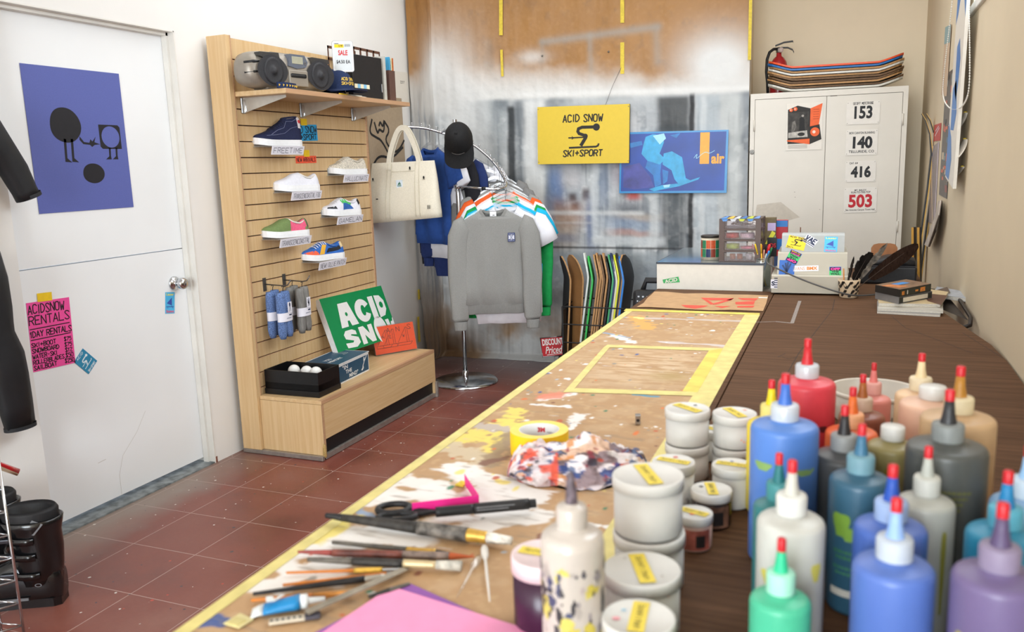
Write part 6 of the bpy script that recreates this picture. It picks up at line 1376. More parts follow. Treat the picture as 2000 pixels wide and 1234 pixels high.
small_box('carton', 'small black carton with red letters beside the pencil jar', (2.195, 1.93, .9665), (2.235, 1.95, 1.05), M('#141214', .5), lambda b: b.type('DS', .012, .04, .038, .06, REDI, FX(2.195, 1.929, .966), .0003, .03))
small_box('carton', 'red and blue striped carton behind the register', (2.212, 2.1, .8505), (2.268, 2.14, 1.115), M('#B02430', .5, noise=.1), lambda b: [b.rect(0, .235, .056, .264, M('#2A6FB4', .5), FX(2.212, 2.0995, .85)), b.rect(0, .13, .056, .18, M('#2A6FB4', .5), FX(2.212, 2.0995, .85)), b.rect(0, .05, .056, .1, M('#3B4F7A', .5), FX(2.212, 2.0995, .85))])
# ================================================================ THE WORK TABLE
TBW = wood('dark_plywood', '#4A3220', '#6C4D36', 'x', 1.6, .7)
def xl(y): return 1.800-.0130*(y+1.23)       # left edge
SEAM0, SEAM1 = on(*(1200+885*.22684, 540+1110*.2269), TB), on(*(1200+1370*.22684, 540+155*.2269), TB)
def sx(y): t_ = (y-SEAM0.y)/(SEAM1.y-SEAM0.y); return SEAM0.x+(SEAM1.x-SEAM0.x)*t_
def work_table():
    r = thing('work_table', 'long dark plywood work table covered with paper and paint', 'table', (2.35, .3, 0)); y0 = -1.75
    b = MB(); b.prism([(xl(y0), y0), (sx(y0)-.002, y0), (sx(1.655)-.002, 1.655), (xl(1.655), 1.655)], TZ-.03, TZ-.0002, TBW); b.build('left_board', r)
    b = MB(); b.prism([(sx(y0)+.002, y0), (2.94, y0), (2.94, .55), (2.93, .75), (2.90, .95), (2.83, 1.42), (2.83, 2.5), (sx(1.655)+.01, 2.5), (sx(1.655)+.002, 1.655)], TZ-.03, TZ, TBW)
    g = M('#8A7F78', .7, noise=.3, scale=200)
    for pts, w in (([(1515, 628), (1547, 631), (1562, 588)], .012), ([(1400, 632), (1515, 628)], .006)): b.stroke([(on(*p, TB).x, on(*p, TB).y) for p in pts], w, g, None, TZ+.0004)
    k = M('#2E221C', .8)
    for pts in ([(1742, 618), (1768, 640), (1900, 690)], [(1630, 585), (1626, 605), (1560, 690), (1520, 760)], [(1528, 697), (1540, 701), (1556, 698)], [(1534, 690), (1520, 697)], [(1880, 650), (1960, 700)]): b.stroke([(on(*p, TB).x, on(*p, TB).y) for p in pts], .0022, k, None, TZ+.0003)
    b.build('right_board', r)
    for x, y in ((1.87, -1.6), (1.87, 1.5), (2.85, -1.6), (2.75, 2.4), (2.35, 2.4), (2.35, -.1)): b = MB(); b.box((x-.035, y-.035, 0), (x+.035, y+.035, TZ-.031), M('#6E5A48', .6), None, .003); b.build('leg', r)
    b = MB(); b.box((1.9, -1.6, .62), (1.93, 1.5, .78), M('#6E5A48', .6)); b.build('apron', r)
work_table()
def paper_cover():
    r = thing('paper_cover', 'brown paper taped over the left half of the table, splashed with dried paint', 'paper', (2.0, -.3, TZ)); st = .0028
    ya = -1.70; yb = on(1225, 607, TB).y+.012; ys = np.arange(ya, yb, st); n = int(.45/st)
    R, Cn = len(ys), n; tt = np.linspace(0, 1, n); x0 = np.array([xl(y)+.002 for y in ys]); R_ = [on(*(1200+820*.22684, 540+1110*.2269), TB), on(*(1200+1255*.22684, 540+320*.2269), TB)]
    x1 = np.array([R_[0].x+(R_[1].x-R_[0].x)*(y-R_[0].y)/(R_[1].y-R_[0].y) for y in ys]); X = x0[:, None]+(x1-x0)[:, None]*tt[None]; Y = np.repeat(ys[:, None], n, 1)
    C = np.zeros((R, Cn, 3)); C[:] = lin('#B5916A')
    n1 = vnoise((R, Cn), 50, 11, 4); n2 = vnoise((R, Cn), 6, 12, 3); n3 = vnoise((R, Cn), (4, 18), 13, 3); n4 = vnoise((R, Cn), 15, 14, 4)
    def mix(col, a):
        nonlocal C; a = np.clip(a, 0, 1)[..., None]; C = C*(1-a)+np.array(lin(col))*a
    mix('#A37F58', (n1-.4)*1.0); mix('#C4A784', sstep(.5, .7, n4)*.4); mix('#D8B88C', sstep(.58, .75, n2)*.25)
    def P(px, py): q = on(px, py, TB); return q.x, q.y
    def seg(a, c, w, col, al, rough=.5, soft=.2, nzf=None):
        (ax, ay), (bx, by) = P(*a), P(*c); L2 = (bx-ax)**2+(by-ay)**2+1e-9; t_ = np.clip(((X-ax)*(bx-ax)+(Y-ay)*(by-ay))/L2, 0, 1); d = np.hypot(X-ax-t_*(bx-ax), Y-ay-t_*(by-ay)); nn = n2 if nzf is None else nzf
        e = w*(1+rough*2*(nn-.5)); mix(col, al*sstep(e*(1+soft), e*(1-soft), d))
    W_, Yc, Rd, Bl, Tl, Gn, Gr = '#E9E5E0', '#E6D06A', '#C0532F', '#3F5A94', '#4C8FA8', '#2E7A5A', '#8E8C84'
    # inner framed panel: pale wash
    a = P(1260, 715); mix('#D9C0A0', np.exp(-((X-a[0])/.16)**2-((Y-a[1])/.2)**2)*sstep(.35, .65, n3)*.8)
    a = P(1310, 735); mix('#A88F5A', np.exp(-((X-a[0])/.05)**2-((Y-a[1])/.05)**2)*.7)
    seg((1215, 620), (1470, 628), .012, '#C9C0BC', .7, 1.4, .6, n3); seg((1290, 668), (1420, 676), .012, '#D0C8C6', .8, 1.3, .6, n3)
    # white smears in the near half
    seg((885, 912), (1050, 972), .030, W_, .96, .9, .15, n3); seg((900, 918), (1000, 985), .022, W_, .9, 1., .3, n2)
    for p, q in (((760, 935), (850, 955)), ((700, 985), (860, 960)), ((850, 985), (960, 1000)), ((640, 1060), (760, 1030)), ((560, 1110), (700, 1090)), ((540, 1140), (640, 1120)), ((700, 1050), (790, 1060)), ((880, 1000), (1010, 985)), ((930, 960), (960, 990)), ((600, 1080), (650, 1075)), ((940, 1030), (1050, 1010)), ((760, 960), (950, 1000))): seg(p, q, .028, W_, .9, 1.6, .25, n4)
    for p, q, w, c in (((1060, 780), (1120, 770), .012, W_), ((1040, 790), (1110, 795), .008, W_), ((1060, 775), (1090, 772), .02, '#D9836A'), ((1118, 825), (1134, 812), .014, W_), ((900, 860), (990, 825), .035, Yc), ((960, 880), (1010, 800), .02, Yc), ((880, 870), (940, 900), .03, '#C9B79A'), ((930, 830), (990, 840), .02, '#B7A9A2'), ((1000, 850), (960, 905), .02, '#9A8468'), ((945, 905), (985, 895), .012, '#7F5A4C'),
                       ((1200, 655), (1235, 668), .018, W_), ((1180, 650), (1230, 660), .006, '#8AA0B8'), ((1240, 620), (1265, 640), .03, '#D9A45A'), ((1245, 620), (1252, 622), .012, '#EFE08A'), ((700, 1000), (735, 1010), .012, '#8FA4C0'), ((640, 1020), (700, 1010), .01, Yc), ((395, 1215), (440, 1218), .010, Bl), ((420, 1205), (445, 1212), .006, Bl), ((600, 1060), (660, 1030), .016, '#E2CF6E'), ((1238, 771), (1285, 775), .006, Tl), ((970, 938), (985, 942), .008, Yc)):
        seg(p, q, w, c, .92, 1.1, .3, n2)
    rs = np.random.RandomState(5)
    for k in range(230):
        x = rs.uniform(1.79, 2.22); y = ya+rs.rand()**.8*(yb-ya)
        col = [W_, W_, Rd, Bl, '#E8D77A', Gn, Gr, '#D9743A', '#7C4A3C', '#A9B6C4'][rs.randint(10)]; q = rs.uniform(.001, .0048)*(1 if rs.rand() < .9 else 1.8)*(1.25 if x < 2.05 else .8)
        i0 = int((y-ya)/st); i1, i2 = max(0, i0-9), min(R, i0+10); sl = slice(i1, i2); d = np.hypot((X[sl]-x)*rs.uniform(.7, 1.3), (Y[sl]-y)*rs.uniform(.4, 1.2)); a = (sstep(q*1.2, q*.8, d*(1+.8*(n2[sl]-.5)))*.9)[..., None]; C[sl] = C[sl]*(1-a)+np.array(lin(col))*a
    # grey scuffs
    mix('#8C7A66', sstep(.66, .8, n3)*sstep(.3, -.6, Y)*.5)
    Z = np.full_like(X, TZ+.0006)
    painted_grid('sheet', np.stack([X, Y, Z], -1), C, painted('paint_splashed_paper', .6, .25, 120., .3), r)
    ta = M('#D8C980', .6, noise=.12, scale=25, bump=.2); tb = M('#DCC85E', .6, noise=.15, scale=18, bump=.2)
    def band(pts, m, z): b = MB(); b.flat([(on(*p, TB).x, on(*p, TB).y) for p in pts][::-1], m, None, TZ+z); me = b.build('masking_tape', r)
    c8 = lambda x, y: (1200+x*.22684, 540+y*.2269)
    q = [P(*c8(690, 1085)), P(*c8(1160, 330))]; k = (q[1][0]-q[0][0])/(q[1][1]-q[0][1])
    b = MB(); yy = [-1.7, yb+.002]; b.flat([(R_[0].x+(R_[1].x-R_[0].x)*(y-R_[0].y)/(R_[1].y-R_[0].y)+o, y) for y, o in ((yy[0], -.05), (yy[0], .002), (yy[1], .002), (yy[1], -.05))], ta, None, TZ+.0014); b.build('masking_tape', r)
    b = MB(); b.flat([(xl(-1.7)-.0005, -1.7), (xl(-1.7)+.02, -1.7), (xl(yb)+.024, yb), (xl(yb)-.0005, yb)], ta, None, TZ+.0013); b.build('masking_tape', r)
    band((c8(100, 280), c8(1255, 318), c8(1245, 334), c8(80, 298)), tb, .0016)
    band((c8(-60, 590), c8(935, 622), c8(925, 646), c8(-90, 612)), ta, .0017); band((c8(-330, 965), c8(720, 998), c8(690, 1032), c8(-400, 1000)), ta, .0018)
    band((c8(815, 640), c8(935, 624), c8(715, 1002), c8(585, 992)), tb, .0019)
    band(((1078, 695), (1165, 668), (1048, 770), (1016, 766)), ta, .0015) if 0 else band((c8(-90, 610), c8(-40, 612), c8(-370, 1000), c8(-440, 1000)), ta, .0015)
paper_cover()
def torn_paper():
    P = [on(1200+x*.22684, 540+y*.2269, TB) for x, y in ((345, 135), (450, 137), (600, 152), (780, 150), (960, 160), (1150, 162), (1325, 170), (1308, 235), (1280, 303), (1150, 298), (1000, 292), (850, 296), (700, 290), (560, 282), (420, 274), (300, 268), (192, 268), (250, 235), (285, 190), (320, 160))]
    b = MB(); z = TZ+.0022; b.prism([(p.x, p.y) for p in P][::-1], z, z+.0012, M('#B58F66', .7, noise=.1, scale=25, bump=.4, bscale=30)); rd = M('#DB4A36', .55, noise=.12, scale=40)
    for pts in ([(745, 190), (1030, 193), (1000, 212), (830, 212)], [(745, 190), (800, 205), (860, 245), (830, 250)], [(1030, 193), (1005, 212), (880, 248), (845, 250), (860, 236)], [(575, 252), (690, 255), (808, 258), (770, 272), (690, 285), (610, 272)], [(860, 262), (1000, 262), (925, 280)], [(1060, 192), (1240, 195), (1215, 215), (1100, 210)], [(1040, 228), (1210, 218), (1200, 250), (1045, 248)], [(1055, 262), (1210, 258), (1190, 275), (1060, 275)]):
        b.flat([(lambda q: (q.x, q.y))(on(1200+x*.22684, 540+y*.2269, TB)) for x, y in pts][::-1], rd, None, z+.0016)
    b.flat([(lambda q: (q.x, q.y))(on(1200+x*.22684, 540+y*.2269, TB)) for x, y in ((1240, 184), (1318, 186), (1316, 194), (1242, 192))][::-1], M('#E2DED6', .6), None, z+.0016)
    return solo(b, 'torn_paper', 'torn brown paper with red brushed marks on the far end of the table', 'paper')
torn_paper()
# ================================================================ FAR END OF THE TABLE
TP = TZ+.0005
b = MB(); P = [on(*p, TB) for p in ((1398, 562), (1432, 550), (1475, 552), (1448, 567))]; b.prism([(p.x, p.y) for p in P][::-1], TP, TP+.012, M('#7E8488', .6, noise=.2, scale=25)); b.prism([(p.x, p.y) for p in P][::-1], TP+.0001, TP+.004, M('#C9A58A', .7, noise=.5, scale=120)); solo(b, 'sketch_pad', 'worn grey pad lying on the table in front of the white counter', 'pad')
def jar_of_pens():
    c = on(1485, 566, TB); x, y = c.x, c.y+.03; r = thing('glass_jar', 'clear glass jar full of pens and brushes beside the register', 'jar', (x, y, TP)); X = T(x, y, TP); gl = clear('#E3ECE8', .8, .04, 'jar_glass', .08)
    b = MB(); b.lathe([(0, .001), (.034, .001), (.039, .008), (.04, .09), (.037, .105), (.033, .112), (.033, .132), (.034, .134), (.031, .134), (.031, .112), (.036, .09), (.036, .01), (0, .008)], gl, X, 36); b.build('body', r)
    b = MB()
    for z in (.114, .122): b.lathe([(.0335, z), (.0352, z+.002), (.0335, z+.004)], gl, X, 32)
    b.build('screw_thread', r); return x, y
jx, jy = jar_of_pens()
PENS = [('#D8D8D0', '#C8242C', 'paintbrush', 'red tipped brush standing tallest in the glass jar'), ('#15151A', '#15151A', 'marker', 'black marker standing at the back of the glass jar'), ('#E0A92A', '#D8B02C', 'pencil', 'yellow pencil leaning in the front of the glass jar'), ('#E8E6E0', '#1E1E24', 'pencil', 'white pencil with black dashes crossing the glass jar'), ('#C9525E', '#C9525E', 'pencil', 'rose pencil low in the glass jar'), ('#2E6FB8', '#2E86CC', 'pen', 'blue capped pen at the left rim of the glass jar'), ('#C8302E', '#C8302E', 'pen', 'red capped pen at the left of the glass jar'), ('#DDB52A', '#E6C22E', 'pencil', 'second yellow pencil standing upright in the glass jar'), ('#1C3A24', '#2E7A4A', 'pen', 'green capped pen at the right rim of the glass jar'), ('#16161A', '#DCDCDC', 'pen', 'black pen with a pale cap at the right of the glass jar'), ('#C88A6A', '#D9A088', 'pencil', 'pinkish eraser-tipped pencil in the glass jar'), ('#121216', '#121216', 'marker', 'thick black marker leaning right in the glass jar')]
for i, (c1, c2, kind, lb) in enumerate(PENS):
    a = i*2.4; q0, q1 = .014+.008*(i % 2), .018+.01*(i % 3)/2; p0 = V3((jx+q0*math.cos(a+2.6), jy+q0*math.sin(a+2.6), TP+.012)); L = .165+.03*((i*7) % 5)/4+(.02 if i == 0 else 0); p1 = V3((jx+q1*math.cos(a), jy+q1*math.sin(a), TP+.135)); d = (p1-p0).normalized(); w = .0032 if kind == 'pencil' else .0045 if kind == 'pen' else .006
    b = MB(); b.tube([p0, p0+d*L*.78], w, M(c1, .4), None, 8); e = p0+d*L*.78; b.tube([e, e+d*L*.2, e+d*L*.22], [w*1.12, w*1.05, w*.4], M(c2, .4), None, 8); solo(b, kind, lb, kind, 'pens and brushes in the glass jar', p0)
REG = M('#B3AC9C', .5, noise=.04, scale=10); REGG = M('#A3A5A3', .45, noise=.03)
def register():
    A = on(1506, 575, TB); o = V3((A.x, A.y+.004, TP)); u = V3((1, .03, 0)); X = fr(o, u, (0, 0, 1)); w = .295; r = thing('cash_register', 'grey cash register covered with bright stickers on the table', 'cash register', X @ V3((w/2, 0, -.12)))
    def sect(p, x0, x1, m, name):
        b = MB(); n = len(p); v = [X @ V3((x, z, -y)) for x in (x0, x1) for y, z in p]; b.add(v, [list(range(n)), list(range(2*n-1, n-1, -1))]+[(i, n+i, n+(i+1) % n, (i+1) % n) for i in range(n)], m); return b.build(name, r)
    sect([(0, .007), (0, .075), (.01, .08), (.3, .08), (.3, .007)], 0, w, REG, 'cash_drawer')
    sect([(.016, .0805), (.05, .163), (.055, .168), (.29, .168), (.29, .0805)], .02, w-.01, REG, 'body')
    sect([(.055, .1685), (.085, .232), (.097, .24), (.18, .237), (.28, .1685)], .033, w-.022, REGG, 'display_hood')
    for x in (.02, w-.02):
        for z in (-.03, -.3): b = MB(); b.lathe([(0, 0), (.012, 0), (.012, .008), (0, .008)], BLACK, T(*(X @ V3((x, 0, z)))), 12); b.build('foot', r)
    F1 = fr(X @ V3((.02, .0805, -.016)), u, (0, .095, 0) if 0 else X.to_3x3() @ V3((0, .0825, -.034))); F2 = fr(X @ V3((.033, .1685, -.055)), u, X.to_3x3() @ V3((0, .0635, -.03))); F0 = X
    def st(F, x, y, ww, hh, ang, m, draw, lab):
        x *= .88; y *= .86; ww *= .88; hh *= .88; Y = F @ T(x, y, .0008) @ RZ(ang); b = MB(); b.rect(-ww/2, -hh/2, ww/2, hh/2, m, Y); draw(b, Y, ww, hh); b.build('sticker', r, lab)
    yl = M('#EACB2E', .5)
    st(F2, .065, .045, .082, .062, -.22, yl, lambda b, Y, a, c: [skier(b, Y, 0, .002, .044, INK, .05, .0002), b.hand('ACID SNOW', -a*.42, c*.36, a*.42, c*.47, .0016, INK, Y, .0003), b.hand('SKI+', -a*.45, -c*.47, -a*.1, -c*.34, .0016, INK, Y, .0003)], 'yellow skier sticker')
    st(F2, .125, .055, .058, .042, -.6, CARD, lambda b, Y, a, c: [b.hand('VAE', -a*.42, -c*.1, a*.42, c*.42, .005, INKB, Y, .0002)]+[b.rect(-a/2, -c*.25-k*.006, a/2, -c*.25-k*.006+.003, INKB, Y, .0002) for k in range(2)], 'white sticker with violet letters and stripes')
    st(F2, .215, .038, .056, .074, -.03, SKYB, lambda b, Y, a, c: sail(b, Y, a, c, SLY, SLB, SLR), 'light blue sail skate sticker')
    def off(b, Y, a, c):
        k = M('#141018', .5); g = M('#3DBB6A', .5); p = M('#E23A9A', .5); o_ = M('#E59A2C', .5)
        b.rect(-a*.5, -c*.3, a*.5, c*.2, g, Y, .0002); b.rect(-a*.46, c*.18, a*.46, c*.46, k, Y, .0003); b.type('OFF', -a*.4, c*.22, a*.4, c*.42, p, Y, .0004, .06); b.type('THE', -a*.3, c*.03, a*.3, c*.15, k, Y, .0004, .06); b.type('WALL', -a*.4, -c*.15, a*.4, c*.0, k, Y, .0004, .06); b.rect(-a*.46, -c*.32, a*.46, -c*.19, k, Y, .0003); b.type('SPORT', -a*.4, -c*.3, a*.4, -c*.21, p, Y, .0004, .06); b.rect(-a*.46, -c*.47, a*.46, -c*.33, k, Y, .0003); b.type('AT VANS', -a*.4, -c*.45, a*.4, -c*.36, o_, Y, .0004, .06)
    st(F1, .07, .085, .054, .058, 2.7, M('#2F62B8', .5), off, 'bright sticker stuck upside down')
    st(F0, .262, .066, .05, .062, .02, M('#2F62B8', .5), off, 'bright sticker low on the right') if 0 else st(F1, .252, .01, .05, .058, .02, M('#2F62B8', .5), off, 'bright sticker low on the right')
    def atw(b, Y, a, c):
        k = M('#27406E', .5); wt = M('#C9D6EE', .5)
        for p in ([(0, -.05), (-.28, .25)], [(0, -.05), (-.1, .36)], [(0, -.05), (.06, .4)], [(0, -.05), (.24, .34)], [(-.3, 0), (0, -.1)], [(0, -.1), (-.14, -.3)], [(0, -.1), (.16, -.3)], [(-.14, -.3), (-.24, -.3)], [(.16, -.3), (.26, -.28)]): b.stroke([(x*a, y*c) for x, y in p], .007, k, Y, .0002)
        b.type('ATWATER', -a*.4, -c*.4, a*.4, -c*.33, wt, Y, .0003, .01); b.type('MOUNTAIN CO', -a*.4, -c*.47, a*.4, -c*.42, wt, Y, .0003, .01)
    st(F1, .042, .018, .068, .1, -.02, M('#3566B4', .5), atw, 'blue sticker with a dark plant figure') 
    st(F1, .125, .03, .11, .026, .04, CARD, lambda b, Y, a, c: [b.type('VANS', -a*.44, -c*.3, -a*.04, c*.3, M('#E0862A', .5), Y, .0002), b.type('BMX', a*.04, -c*.3, a*.46, c*.3, M('#E0862A', .5), Y, .0002, .05)], 'white sticker with orange lettering')
    st(F0, .012, .05, .03, .042, 0, CARD, lambda b, Y, a, c: [b.type('S', -a*.4, -c*.2, a*.1, c*.3, INKB, Y, .0002, .05)]+[b.rect(0, -c*.4+k*.009, a*.5, -c*.4+k*.009+.004, INKB, Y, .0001) for k in range(5)], 'white striped sticker on the left corner')
register()
b = MB(); P = [atz(1508, 531, TZ+.11), aty(1540, 547, 1.50), aty(1575, 567, 1.46), aty(1610, 583, 1.40), aty(1640, 592, 1.37), on(1690, 600, TB)]
pts = [(2.229, 1.66, 1.005), (2.225, 1.54, .985), (2.27, 1.525, .965), (2.34, 1.51, .935), (2.42, 1.50, .905), (2.50, 1.495, .88), (2.56, 1.52, .862), (2.64, 1.6, .856), (2.70, 1.7, .856)]
PP = [V3(p) for p in pts]
for _ in range(2): PP = [PP[0]]+[q for a, c in zip(PP, PP[1:]) for q in (a*.75+c*.25, a*.25+c*.75)]+[PP[-1]]
b.tube(PP, .0032, M('#4C4A48', .5), None, 8); solo(b, 'power_cord', 'grey cord sagging across the front of the register', 'cord')
def cup_and_feathers():
    c = on(1657, 583, TB); x, y = c.x, c.y+.03; r = thing('pottery_cup', 'cream pottery cup with bold black brush pattern holding feathers', 'cup', (x, y, TP)); X = T(x, y, TP); cr = M('#C6AE90', .4, noise=.05); k = M('#1D1815', .35)
    prof = [(0, 0), (.03, 0), (.034, .004), (.037, .03), (.039, .05), (.042, .072), (.04, .0725), (.036, .05), (.033, .01), (0, .008)]; b = MB(); b.lathe(prof, cr, X, 40)
    m2 = MB()
    for pts in ([(-3.1, .05), (-2.7, .062), (-2.5, .044), (-2.1, .064), (-1.8, .042), (-1.35, .063), (-1.0, .046), (-.6, .062), (-.2, .05)], [(-1.0, .05), (-.75, .034), (-.4, .045)], [(-3.1, .018), (-2.75, .034), (-2.3, .012), (-1.9, .03), (-1.5, .009), (-1.1, .03), (-.8, .016), (-.4, .03)], [(.2, .06), (.6, .03), (1., .06)], [(1.8, .03), (2.2, .06), (2.6, .02)]):
        m2.stroke([(a*.038, z) for a, z in pts], .011, k)
    # widen sideways strokes to the same width around the wall
    def wr(p): z = min(.07, max(.004, p.y)); q = float(np.interp(z, [0, .004, .03, .05, .072], [.03, .034, .037, .039, .042]))+.0008; return X @ V3((q*math.cos(p.x/.038), q*math.sin(p.x/.038), z))
    merge(b, m2, wr); b.build('cup', r); return x, y
cx_, cy_ = cup_and_feathers()
def feather(px_tip, ydep, m, lb, wid=.02, barbs=1., base=(0, 0)):
    tip = aty(*px_tip, ydep); b0 = V3((cx_+base[0], cy_+base[1], TP+.012)); mid = (b0+tip)/2+V3((0, 0, .012)); r = thing('feather', lb, 'feather', b0, 0, 'feathers in the pottery cup'); n = 22; Q = []
    for i in range(n+1): t_ = i/n; Q.append(b0*(1-t_)**2+mid*2*t_*(1-t_)+tip*t_**2)
    b = MB(); b.tube(Q, [.0018*(1-.8*i/n) for i in range(n+1)], M('#3A2C22', .5), None, 6); b.build('quill', r)
    view = (CAM-mid).normalized(); rr = random.Random(int(px_tip[0])); b = MB()
    for s in (-1, 1):
        A, B_ = [], []
        for i in range(6, n+1):
            t_ = (i-6)/(n-6); d = (Q[min(i+1, n)]-Q[i-1]).normalized(); w = d.cross(view).normalized()*s; ww = wid*(math.sin(PI*min(1, t_*.9+.1))**.6)*(1 if s > 0 else .7)*(1-barbs*.5*(rr.random() if rr.random() < .4 else 0)); A.append(Q[i]); B_.append(Q[i]+w*ww+d*ww*.7+view*(.003*math.sin(i)))
        if s > 0: b.loft([[a, q, q+view*.0006, a+view*.0006] for a, q in zip(A, B_)], m, None, (0, 0), False)
        else: b.loft([[a, q, q+view*.0006, a+view*.0006] for a, q in zip(A, B_)], m, None, (0, 0), False)
    b.build('vane', r)
FB = M('#241710', .95, spec=.05, noise=.3, scale=60, stretch=(4, 1, 1)); FK = M('#14100D', .95, spec=.05, noise=.3); FW = M('#4E463C', .7, noise=.9, scale=50)
feather((1793, 476), cy_+.12, FB, 'long brown feather leaning far right out of the cup', .034, .15, (.006, .005)); feather((1700, 492), cy_+.06, FK, 'broad ragged black feather upright in the cup', .034, 1., (-.004, .002)); feather((1733, 474), cy_+.02, FW, 'ragged black and white feather in the middle of the cup', .014, 1.2, (.002, -.006)); feather((1668, 500), cy_+.05, FK, 'short dark feather at the left of the cup', .007, .8, (-.012, .004))
b = MB(); p = V3((cx_-.016, cy_+.002, TP+.012)); b.tube([p, p+V3((-.006, .01, .1))], .0028, M('#B4763A', .5), None, 8); solo(b, 'wooden_stick', 'short orange-brown stick standing in the cup among the feathers', 'stick', None, p)
def desk_phone():
    # low black machine with a curved hump behind the cup
    X = fr((2.56, 1.95, TP), (1, -.05, 0), (0, 0, 1)); r = thing('card_machine', 'black desk machine with a humped lid standing behind the feathers', 'machine', (2.7, 2.0, TP)); b = MB(); b.box((0, 0, -.22), (.245, .075, 0), DK, X, .008); b.build('base', r)
    b = MB(); b.loft([[X @ V3((x, .075, -.03)), X @ V3((x, .075+h, -.04)), X @ V3((x, .075+h, -.19)), X @ V3((x, .075, -.2))] for x, h in ((.06, .004), (.09, .022), (.12, .033), (.16, .037), (.2, .034), (.235, .02), (.24, .004))], DK, None, (1, 1), True); b.build('lid', r)
    b = MB(); b.box((0, .0755, -.21), (.24, .0765, -.004), GRL, X); b.build('deck', r)
desk_phone()
b = MB(); X = fr((2.63, 2.2, TP), (1, .1, 0), (0, .12, 1)); b.prism([(0, 0), (.11, 0), (.11, .13), (.10, .145), (.08, .15), (.03, .15), (.01, .145), (0, .13)], -.012, 0, M('#9A6236', .5, noise=.1), X); solo(b, 'wooden_board', 'round cornered tan board standing behind the long feather', 'board')
for x0, lb in ((2.845, 'left yellow-edged black frame leaning low beside the skis'), (2.87, 'right yellow-edged frame against the right wall below the skis')):
    X = fr((x0, 2.5, .5), (.4, 1, 0), (-.06, 0, 1)); b = MB(); b.box((0, 0, -.008), (.03, .55, 0), DK, X); b.box((-.006, 0, -.009), (0, .55, .001), M('#B98A3A', .5), X); solo(b, 'frame_strip', lb, 'frame', 'frames leaning below the skis')
def tape_case(name, lb, px, z, w, d, h, ang, m1, m2, deco):
    p = atz(px[0], px[1], z); X = T(p.x, p.y, z) @ RZ(ang); r = thing(name, lb, 'video case', (p.x, p.y, z)); b = MB(); b.box((0, 0, 0), (w, d, h), m1, X, .0012); b.build('case', r); b = MB(); deco(b, X, w, d, h); b.build('printed_cover', r)
def mag(lb, pts, z, h, m, edge, cat='magazine', deco=None, group='books and magazines piled at the right'):
    P = [on(*p, ((0, 0, z), (0, 0, 1))) for p in pts]; q = [(p.x, p.y) for p in P][::-1]; b = MB(); b.prism(q, z+.0006, z+h-.0006, edge); b.prism(q, z+h-.0011, z+h, m); b.prism(q, z, z+.0006, m)
    if deco: deco(b, z+h)
    return solo(b, 'magazine' if cat == 'magazine' else 'book', lb, cat, group)
PGE = M('#C9C3B8', .8, noise=.12, scale=300)
z = TP
mag('grey covered magazine at the bottom of the right-hand pile', ((1713, 592), (1790, 575), (1842, 597), (1836, 619), (1713, 612)), z, .008, M('#8E8C8A', .4), PGE)
mag('white magazine second from the bottom of the right-hand pile', ((1716, 588), (1790, 570), (1840, 592), (1842, 612), (1714, 607)), z+.0085, .008, M('#B9B4AA', .4), PGE)
mag('cream magazine with a brown cover edge under the video cases', ((1714, 585), (1790, 566), (1852, 576), (1836, 600), (1716, 598)), z+.017, .012, M('#C8B28A', .4, noise=.1), PGE, 'magazine', lambda b, zz: (b.flat([(lambda q: (q.x, q.y))(atz(*p, zz)) for p in ((1812, 588), (1800, 572), (1850, 577), (1838, 596))][::-1], M('#5A3A2C', .5), None, zz+.0006), b.stroke([(lambda q: (q.x, q.y))(atz(*p, zz)) for p in ((1788, 595), (1830, 598))], .004, INK, None, zz+.0008)))
def case(lb, A, B_, C_, z, h, side, front, top, deco):
    a, q, c = atz(*A, z), atz(*B_, z), atz(*C_, z); u = (q-a); v = (c-q); r = thing('video_case', lb, 'video case', (a+c)/2, 0, 'video cases on the pile'); b = MB(); P = [a, q, c, a+v]; b.prism([(p.x, p.y) for p in P], z, z+h, side); b.build('case', r)
    b = MB(); F = fr(q, v, (0, 0, 1)); L = v.length; b.rect(.002, .002, L-.002, h-.002, front, F, .0006); deco(b, F, L, h); b.flat([(p.x, p.y) for p in P], top, None, z+h+.0005); w = (P[3]-P[0]); F2 = fr((P[0]+P[1]+P[2]+P[3])/4+V3((0, 0, h+.0012)), v, P[0]-P[1])
    if deco is dv1: b.rect(-.03, .0, .045, .03, M('#3F86C8', .5), F2)
    if deco is dv1: b.rect(-.09, -.04, -.03, .03, M('#B8713E', .5, noise=.4, scale=60), F2, -.0002)
    b.build('cover', r)
def dv1(b, F, L, h): o = M('#C97A2C', .5, noise=.3, scale=150); b.rect(.06*L, .2*h, .14*L, .7*h, o, F, .001); b.rect(.22*L, .2*h, .25*L, .75*h, PGE, F, .001); b.rect(.48*L, .35*h, .58*L, .6*h, o, F, .001); b.rect(.64*L, .2*h, .8*L, .8*h, o, F, .001)
def dv2(b, F, L, h): b.rect(.12*L, .18*h, .86*L, .82*h, M('#CFC6B4', .6), F, .001)
case('grey video case with a cream label strip, lower of the two on the pile', (1709, 583), (1755, 594), (1820, 582), z+.0295, .025, M('#6E6C6C', .4), M('#1C201E', .4), M('#4A4846', .5), dv2)
case('black and orange video case with a blue sticker on top of the pile', (1709, 570), (1757, 580), (1818, 568), z+.0555, .026, M('#191715', .5), M('#25291F', .45), M('#7A5E46', .5, noise=.35, scale=40), dv1)
mag('thick pale magazine lying askew by the right wall behind the pile', ((1820, 580), (1830, 566), (1874, 574), (1890, 590)), z, .014, M('#9FA4AC', .4, noise=.2), PGE)
mag('dark brown covered book under the skewed magazine by the wall', ((1815, 572), (1850, 562), (1856, 573), (1830, 582)), z+.0145, .004, M('#5A4A40', .5), PGE, 'book')
